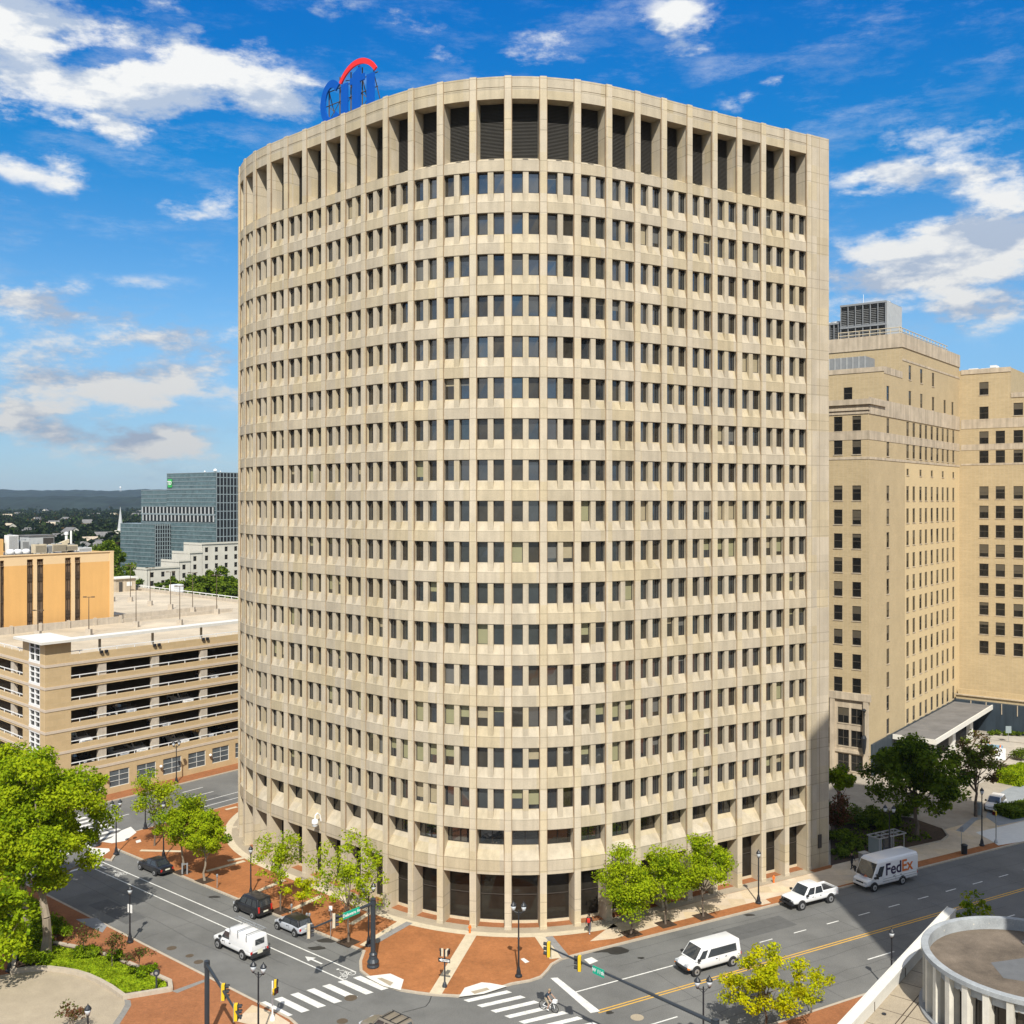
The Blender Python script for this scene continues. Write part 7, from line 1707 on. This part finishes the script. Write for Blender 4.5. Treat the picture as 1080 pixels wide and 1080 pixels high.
# white passenger van
def ext_pv(t, V, onface):
    mm = MB(); 
    for s_ in (-1,1): mm.box(2.55,2.72,s_*.78-.14,s_*.78+.14,.62,.72)
    mm.build('turn_lamp', LAMB, t, local=True)
vehicle('white passenger van driving in the right street, dark bumper, beside the yellow-green tree', 'van', (16.2,86.45), HR,
  [(-2.85,.5,1.15,.95),(-2.75,.42,1.2,1.0),(-1.4,.38,1.22,1.0),(0,.38,1.22,1.0),(1.3,.38,1.2,1.0),(2.0,.4,1.1,.95),(2.5,.45,.98,.9),(2.75,.5,.85,.82)], (2.0,-2.8,1.2,-2.7,1.2,2.12,.97,.86), (1.95,-1.85,.38), PW_, sides=((.04,.19),(.24,.9)), bumper=PLAST, extras=ext_pv, name='passenger_van', rearwin=(.1,.9,.2,.85), sv=(.1,.72), headl=.88)
# white pickup
def ext_pu(t, V, onface):
    mm = MB(); mm.box(-2.78,-1.0,-.8,.8,1.12,1.14); mm.build('bed_floor', M['black'], t, local=True)
    mm = MB(); mm.box(-2.84,-.9,.8,.97,1.0,1.32); mm.box(-2.84,-.9,-.97,-.8,1.0,1.32); mm.box(-2.9,-2.8,-.95,.95,.65,1.32); o = mm.build('bed_side', PW_, t, local=True); b = o.modifiers.new('b','BEVEL'); b.width = .03; b.segments = 2
    mm = MB(); mm.box(2.72,3.0,-.85,.85,.55,.68); mm.box(2.9,3.02,-.5,-.42,.5,1.05); mm.box(2.9,3.02,.42,.5,.5,1.05); mm.tube((2.96,-.6,1.03),(2.96,.6,1.03),.05,n=7); mm.build('push_bar', M['black'], t, local=True)
vehicle('white crew-cab pickup parked at the kerb in front of the tower', 'pickup truck', (28.5,100.05), HR,
  [(-2.85,.6,1.05,.93),(-2.75,.52,1.08,.98),(-1.2,.5,1.1,1.0),(0,.5,1.14,1.0),(1.2,.5,1.18,1.0),(2.0,.5,1.16,.97),(2.65,.55,1.1,.93),(2.82,.6,1.0,.86)], (1.5,-1.05,.75,-.85,1.18,1.95,.96,.8), (1.9,-1.83,.42), PW_, sides=((.07,.46),(.51,.93)), bumper=PLAST, extras=ext_pu, name='pickup_truck', arch=.1)
# white SUV on the drive
sp_ = G(1050,853,.14)
vehicle('white car parked on the driveway beside the reddish tree, right', 'car', sp_, R(232),
  [(-2.2,.38,.95,.8),(-2.1,.28,1.0,.88),(-1.0,.25,1.03,.92),(0,.25,1.02,.92),(1.1,.25,1.0,.9),(1.8,.28,.93,.86),(2.2,.36,.76,.72)], (1.0,-2.05,.3,-1.6,1.0,1.64,.82,.68), (1.35,-1.35,.34), PW_, z=.14)
# delivery step van
Fd = mat('letter_purple', (.035,.02,.06), rough=.4, var=.02); Fo = mat('letter_orange', (.62,.16,.03), rough=.4, var=.02)
def ext_fx(t, V, onface):
    y = 1.135
    for s_ in (1, -1):
        X = (-s_, 0, 0); Zv = (0, s_, 0)
        x0 = .98 if s_ == 1 else -2.9
        a = text_mesh('Fed', 1.62, Fd, 'lettering', X, (0,0,1), Zv, (x0, s_*y, 1.85), .006, .035, t, 'LEFT', True)
        wdt = max(abs(v.co.x-x0) for v in a.data.vertices)
        text_mesh('Ex', 1.62, Fo, 'lettering', X, (0,0,1), Zv, (x0-s_*(wdt+.03), s_*y, 1.85), .006, .035, t, 'LEFT', True)
        mm = MB(); yy = sorted((s_*(y-.01), s_*(y+.01))); mm.box(-3.75,1.3,*yy,.78,.82); mm.box(-3.75,1.3,*yy,1.02,1.05); mm.build('rub_rail', M['metal_grey'], t, local=True)
    up = Vector((2.2-3.15,0,.5)).normalized()
    mm = MB(); mm.box(3.02,3.3,-.62,.62,.98,1.0); 
    a = text_mesh('Fed', .36, Fd, 'lettering', (0,1,0), (-.9,0,.42), (.42,0,.9), (2.93,-.28,1.42), .004, .01, t, 'LEFT', True)
    text_mesh('Ex', .36, Fo, 'lettering', (0,1,0), (-.9,0,.42), (.42,0,.9), (2.93,.22,1.42), .004, .01, t, 'LEFT', True)
    # side door and roof overhang
    mm = MB(); vs = [(-3.8,-1.13,2.72),(-3.8,1.13,2.72),(2.15,1.13,2.62),(2.15,-1.13,2.62),(-3.75,-1.0,2.97),(-3.75,1.0,2.97),(1.75,.98,2.95),(1.75,-.98,2.95)]
    mm.add(vs, [(0,3,2,1),(4,5,6,7),(0,1,5,4),(1,2,6,5),(2,3,7,6),(3,0,4,7)]); o = mm.build('roof_cap', PW_, t, True, True); b = o.modifiers.new('b','BEVEL'); b.width = .12; b.segments = 3
    for s_ in (-1,1):
        mm = MB(); mm.box(2.35,2.5,s_*1.45-.1,s_*1.45+.1,1.35,1.8); mm.tube((2.3,s_*1.05,1.7),(2.42,s_*1.4,1.65),.03,n=5); mm.build('mirror', PLAST, t, local=True)
vehicle('white delivery truck with purple and orange FedEx lettering parked in the shade', 'delivery truck', (37.4,105.1), HR,
  [(-3.8,.45,1.2,1.1),(-3.7,.4,1.25,1.13),(-1.5,.4,1.28,1.13),(.5,.4,1.28,1.13),(2.0,.4,1.3,1.1),(2.7,.42,1.25,1.02),(3.2,.45,1.12,.95),(3.35,.5,1.0,.88)], (2.75,-3.8,1.95,-3.8,1.28,2.75,1.13,1.12), (2.5,-1.5,.42), PW_, sides=((.06,.19),), rearwin=None, extras=ext_fx, name='delivery_truck', wtw=.3, front=(.05,.95,.05,.9), sv=(.08,.72))
# cars glimpsed inside the garage: copies of the white and black cars
src = [o for o in bpy.data.objects if o.parent is None and o.get('label','').startswith('white car parked on the driveway')][0]
src2 = [o for o in bpy.data.objects if o.parent is None and o.get('label','').startswith('small silver')][0]
src3 = [o for o in bpy.data.objects if o.parent is None and o.get('label','').startswith('black sedan')][0]
for (t_, dpt, k, s_, lb) in ((5.6,2.6,4,src,'white car nose-in on the fourth open deck, just right of the corner pier'),(11.2,2.8,5,src2,'silver car on the lowest open deck, second bay'),(13.8,2.8,5,src,'white car on the lowest open deck beside the silver one, second bay'),(17.6,2.8,4,src2,'silver car on the fourth open deck, third bay'),(25.5,2.8,2,src2,'silver car on the second open deck behind the rail near the tower'),(20.3,2.8,5,src,'white car on the lowest open deck, third bay'),(9.3,3.0,3,src3,'black car on the third open deck, second bay'),(12.2,2.6,3,src2,'silver car on the third open deck, second bay'),(27.5,2.8,5,src3,'black car on the lowest open deck near the tower'),(24.6,2.6,5,src2,'silver car on the lowest open deck near the tower'),(5.9,2.8,5,src3,'black car on the lowest open deck, first bay'),(21,2.8,3,src,'white car on the third open deck, third bay')):
    p = gp(C, t_, dpt); zf_ = ZB[k]+.25
    dup(s_, lb, (p[0], p[1], zf_), math.atan2(-L1[1], -L1[0]), 'cars parked in the garage')

# ------------------------------------------------------------------ PEOPLE
SKIN = mat('skin', (.42,.25,.17), rough=.6, var=.05); SKIN2 = mat('skin_brown', (.23,.13,.08), rough=.6, var=.05); HAIR = mat('dark_hair', (.02,.015,.012), rough=.7); HAIRL = mat('light_hair', (.30,.22,.13))
def cloth(n, c): return mat(n, c, rough=.9, var=.15, scale=6)
def person(label, loc, rz, J, skin, hair, shirt, trou, shoe, longsl=False, shorts=False, zb=.12, group=None):
    t = thing('person', label, 'person', (loc[0], loc[1], zb), rz, group)
    base = dict(pelvis=(0,0,.98), belly=(0,0,1.12), chest=(0,0,1.33), neck=(0,0,1.50), head0=(.01,0,1.58), head1=(.02,0,1.70),
        shL=(0,.18,1.43), elL=(-.02,.24,1.15), wrL=(.05,.25,.92), shR=(0,-.18,1.43), elR=(-.02,-.24,1.15), wrR=(.05,-.25,.92),
        hpL=(0,.09,.94), knL=(.03,.1,.52), anL=(-.02,.1,.1), toL=(.15,.11,.04), hpR=(0,-.09,.94), knR=(.03,-.1,.52), anR=(-.02,-.1,.1), toR=(.15,-.11,.04))
    base.update(J)
    rad = dict(pelvis=.135, belly=.125, chest=.15, neck=.06, head0=.085, head1=.1, shL=.07, shR=.07, elL=.045, elR=.045, wrL=.03, wrR=.03, hpL=.1, hpR=.1, knL=.06, knR=.06, anL=.042, anR=.042, toL=.035, toR=.035)
    E_ = [('pelvis','belly'),('belly','chest'),('chest','neck'),('neck','head0'),('head0','head1'),('chest','shL'),('shL','elL'),('elL','wrL'),('chest','shR'),('shR','elR'),('elR','wrR'),('pelvis','hpL'),('hpL','knL'),('knL','anL'),('anL','toL'),('pelvis','hpR'),('hpR','knR'),('knR','anR'),('anR','toR')]
    P = {k: Vector(v) for k, v in base.items()}
    for s in 'LR':   # hands: palm, four fingers, thumb
        w_ = P['wr'+s]; d = (w_-P['el'+s]).normalized(); sd_ = Vector((1,0,0)) if abs(d.z) > .6 else Vector((0,0,1)); sd_ = (sd_-d*sd_.dot(d)).normalized(); nn_ = d.cross(sd_)
        P['pm'+s] = w_+d*.06; rad['pm'+s] = .026; E_.append(('wr'+s,'pm'+s))
        for i, (o_, l_) in enumerate(((.03,.07),(.011,.08),(-.011,.075),(-.03,.06))):
            a, b = f'f{i}a{s}', f'f{i}b{s}'; P[a] = P['pm'+s]+d*(.03+l_*.45)+sd_*o_; P[b] = P[a]+(d*.8+nn_*.5*(1 if s == 'L' else -1)).normalized()*l_*.5
            rad[a] = .009; rad[b] = .007; E_ += [('pm'+s, a), (a, b)]
        P['tha'+s] = w_+d*.05+sd_*.045; P['thb'+s] = P['tha'+s]+(d+sd_*.3).normalized()*.035; rad['tha'+s] = .011; rad['thb'+s] = .009; E_ += [('wr'+s,'tha'+s),('tha'+s,'thb'+s)]
    keys = list(P); me = bpy.data.meshes.new('body'); me.from_pydata([P[k] for k in keys], [(keys.index(a), keys.index(b)) for a, b in E_], [])
    ob = bpy.data.objects.new('body_tmp', me); col.objects.link(ob)
    sk = ob.modifiers.new('s', 'SKIN'); lay = me.skin_vertices[0] if me.skin_vertices else None
    if lay is None:
        import bmesh as bm_; b = bm_.new(); b.from_mesh(me); b.verts.layers.skin.verify(); b.to_mesh(me); b.free(); lay = me.skin_vertices[0]
    for i, k in enumerate(keys): lay.data[i].radius = (rad[k], rad[k]); 
    lay.data[keys.index('pelvis')].use_root = True
    sb_ = ob.modifiers.new('ss', 'SUBSURF'); sb_.levels = 1; sb_.render_levels = 1
    bpy.context.view_layer.update()
    ev = bpy.data.meshes.new_from_object(ob.evaluated_get(bpy.context.evaluated_depsgraph_get())); bpy.data.objects.remove(ob)
    ev.name = 'body'; ev.materials.clear(); ev.materials.append(skin); ev.polygons.foreach_set('use_smooth', [True]*len(ev.polygons))
    bo = bpy.data.objects.new('body', ev); col.objects.link(bo); attach(bo, t, True)
    def near(c):
        best = None
        for a, b in E_:
            A, B = P[a], P[b]; ab = B-A; u = max(0, min(1, (c-A).dot(ab)/max(ab.length_squared,1e-9))); dist = (c-(A+ab*u)).length/max(.03, rad[a])
            if best is None or dist < best[0]: best = (dist, a, b, u)
        return best
    cls = {'shirt': set(), 'trousers': set(), 'shoe': set()}
    for p in ev.polygons:
        _, a, b, u = near(p.center); k = a+b
        if a in ('pelvis','belly','chest') and b in ('belly','chest','shL','shR') or (a == 'chest' and b == 'neck' and u < .5) or a[:2] == 'sh' and (longsl or u < .6) or (longsl and a[:2] == 'el' and u < .9): cls['shirt'].add(p.index)
        elif a == 'pelvis' or a[:2] == 'hp' and (not shorts or u < .95) or (a[:2] == 'kn' and not shorts and u < .93): cls['trousers'].add(p.index)
        elif a[:2] == 'an' or (a[:2] == 'kn' and u >= .9): cls['shoe'].add(p.index)
    for nm, m, off in (('shirt', shirt, .016), ('trousers', trou, .013), ('shoe', shoe, .012)):
        vs = {}; V_ = []; F_ = []
        for pi in cls[nm]:
            f = []
            for vi in ev.polygons[pi].vertices:
                if vi not in vs: vs[vi] = len(V_); V_.append(ev.vertices[vi].co+ev.vertices[vi].normal*off)
                f.append(vs[vi])
            F_.append(f)
        mb = MB(); mb.add(V_, F_); mb.build(nm, m, t, True, True)
    h = P['head1']; mb = MB(); mb.lathe([(.04,.09),(.09,.07),(.112,.01),(.108,-.05)], (h.x-.018, h.y, h.z+.02), 12); mb.build('hair', hair, t, True, True)
    f = (P['head1']-P['head0']); hc = (P['head0']+P['head1'])/2
    mb = MB()
    for s in (-1, 1): mb.lathe([(.004,-.012),(.012,0),(.004,.012)], (hc.x+.09, hc.y+s*.035, hc.z+.02), 8)
    mb.build('eye', HAIR, bo, local=True)
    mb = MB(); mb.add([(hc.x+.085,hc.y-.014,hc.z-.02),(hc.x+.085,hc.y+.014,hc.z-.02),(hc.x+.12,hc.y,hc.z-.018),(hc.x+.085,hc.y,hc.z+.02)], [(0,1,2),(0,2,3),(1,3,2)]); mb.add([(hc.x+.088,hc.y-.025,hc.z-.045),(hc.x+.088,hc.y+.025,hc.z-.045),(hc.x+.09,hc.y+.02,hc.z-.055),(hc.x+.09,hc.y-.02,hc.z-.055)], [(0,1,2,3)])
    for s in (-1, 1): mb.lathe([(.005,-.03),(.016,0),(.005,.03)], (hc.x, hc.y+s*.092, hc.z), 6)
    mb.build('face', skin, bo, local=True)
    return t, P
walk = dict(hpL=(0,.09,.94), knL=(.16,.1,.55), anL=(.28,.1,.13), toL=(.44,.11,.07), knR=(-.02,-.1,.52), anR=(-.3,-.1,.16), toR=(-.16,-.11,.05), elL=(-.13,.23,1.18), wrL=(-.2,.25,.95), elR=(.08,-.23,1.16), wrR=(.24,-.23,.98))
pr_, _ = person('person in black walking away with a red backpack on the pale paving', G(621.5,985,.12), R(70), walk, SKIN2, HAIR, cloth('black_top', (.02,.02,.022)), cloth('grey_trousers', (.12,.12,.13)), M['white'], True)
bk_ = thing('backpack', 'red backpack on the back of the walker in black', 'backpack', (pr_.location.x, pr_.location.y, .12), R(70))
mb = MB(); mb.box(-.34,-.15,-.15,.15,1.08,1.48); o = mb.build('bag', mat('red_cloth', (.5,.03,.02)), bk_, True, True); b = o.modifiers.new('b','BEVEL'); b.width = .06; b.segments = 3
mb = MB()
for s in (-1,1): mb.tube((-.16,s*.1,1.45),(.02,s*.11,1.53),.018,n=5); mb.tube((.02,s*.11,1.53),(.15,s*.12,1.4),.018,n=5); mb.tube((.15,s*.12,1.4),(-.15,s*.14,1.12),.018,n=5)
mb.build('strap', M['black'], bk_, local=True)
walk2 = dict(walk); walk2.update(elR=(.1,-.26,1.2), wrR=(.2,-.12,1.35), knL=(.1,.1,.53), anL=(.12,.1,.12), toL=(.28,.11,.05))
person('person in dark clothes walking on the pavement beside the grey cabinet', G(898.5,916.5,.12), R(200), walk2, SKIN, HAIR, cloth('black_jacket', (.018,.018,.02)), cloth('dark_trousers', (.035,.037,.045)), M['black'], True)
ride = dict(pelvis=(-.25,0,.97), belly=(-.2,0,1.1), chest=(-.05,0,1.28), neck=(.04,0,1.43), head0=(.08,0,1.50), head1=(.11,0,1.61), shL=(-.02,.18,1.36), shR=(-.02,-.18,1.36), elL=(.16,.25,1.17), elR=(.16,-.25,1.17), wrL=(.34,.25,1.03), wrR=(.34,-.25,1.03),
    hpL=(-.2,.1,.93), hpR=(-.2,-.1,.93), knL=(.14,.12,.72), anL=(-.0,.13,.32), toL=(.13,.13,.27), knR=(.1,-.12,.6), anR=(-.03,-.13,.18), toR=(.1,-.13,.13))
cb_ = G(578.5,1066.5)
person('person in a dark shirt and shorts riding a white bicycle over the zebra crossing', cb_, R(-33), ride, SKIN, HAIRL, cloth('dark_blue_top', (.03,.045,.065)), cloth('tan_shorts', (.30,.25,.18)), M['white'], False, True, zb=.006)
bi = thing('bicycle', 'white bicycle under the rider on the zebra crossing', 'bicycle', (*cb_, .006), R(-33))
mb = MB()
for p, q_ in (((-.15,0,.9),(-.02,0,.3)),((-.12,0,.8),(.38,0,.82)),((.38,0,.82),(-.02,0,.3)),((-.02,0,.3),(-.5,0,.34)),((-.12,0,.8),(-.5,0,.34)),((.36,0,.95),(.42,0,.7)),((.42,0,.7),(.55,0,.34))): mb.tube(p, q_, .028, n=7)
mb.build('frame', M['white'], bi, local=True)
def torus(cx, r, rr, m, name, par):
    mb = MB(); n, k = 24, 6; vs = []
    for i in range(n):
        a = 2*math.pi*i/n
        for j in range(k):
            b = 2*math.pi*j/k; vs.append((cx+(r+rr*math.cos(b))*math.cos(a), rr*math.sin(b), r+rr+(r+rr*math.cos(b))*math.sin(a)))
    mb.add(vs, [(i*k+j, ((i+1)%n)*k+j, ((i+1)%n)*k+(j+1)%k, i*k+(j+1)%k) for i in range(n) for j in range(k)]); return mb.build(name, m, par, local=True)
for cx in (-.5, .55):
    w_ = torus(cx, .31, .028, M['tyre'], 'wheel', bi); mb = MB()
    for i in range(12): a = i*.5236; mb.tube((cx,0,.34),(cx+.3*math.cos(a),0,.34+.3*math.sin(a)),.004,n=4)
    mb.lathe([(.03,-.05),(.03,.05)], (cx,0,.34), 8, axis='y'); mb.build('spokes', M['galv'], w_, local=True)
mb = MB(); mb.tube((.36,-.28,1.0),(.36,.28,1.0),.018,n=6); mb.tube((.36,0,.93),(.36,0,1.0),.02,n=6); mb.build('handlebar', M['black'], bi, local=True)
mb = MB(); mb.add([(-.3,-.08,.95),(-.3,.08,.95),(-.05,.02,.95),(-.05,-.02,.95),(-.3,-.07,.9),(-.3,.07,.9),(-.05,.015,.92),(-.05,-.015,.92)], [(0,3,2,1),(4,5,6,7),(0,1,5,4),(1,2,6,5),(2,3,7,6),(3,0,4,7)]); mb.tube((-.17,0,.88),(-.17,0,.93),.02,n=6); mb.build('saddle', M['black'], bi, local=True)
mb = MB(); mb.box(.42,.72,-.13,.13,.78,1.0); mb.build('basket', M['white'], bi, local=True)
mb = MB(); mb.lathe([(.09,-.01),(.09,.01)], (-.02,0,.3), 14, axis='y')
mb.box(-.1,.06,.1,.16,.16,.18); mb.box(-.06,.1,-.16,-.1,.12,.14); mb.build('crank', M['galv'], bi, local=True)
# ------------------------------------------------------------------ AIR
HAZE = 1
if HAZE:
    mb = MB(); mb.box(-8800, 8800, -590, 7600, -1.2, 190); h = mb.build('haze', []); h['kind'] = 'stuff'; h['label'] = 'thin blue air over the town'; h['category'] = 'haze'
    hm = bpy.data.materials.new('haze_air'); hm.use_nodes = True; N_ = hm.node_tree.nodes; N_.remove(N_['Principled BSDF'])
    pv = N_.new('ShaderNodeVolumePrincipled'); pv.inputs['Density'].default_value = .00004; pv.inputs['Color'].default_value = (.55,.74,.95,1); pv.inputs['Anisotropy'].default_value = .1
    hm.node_tree.links.new(pv.outputs[0], N_['Material Output'].inputs['Volume']); h.data.materials.append(hm)
    sc.cycles.volume_bounces = 0
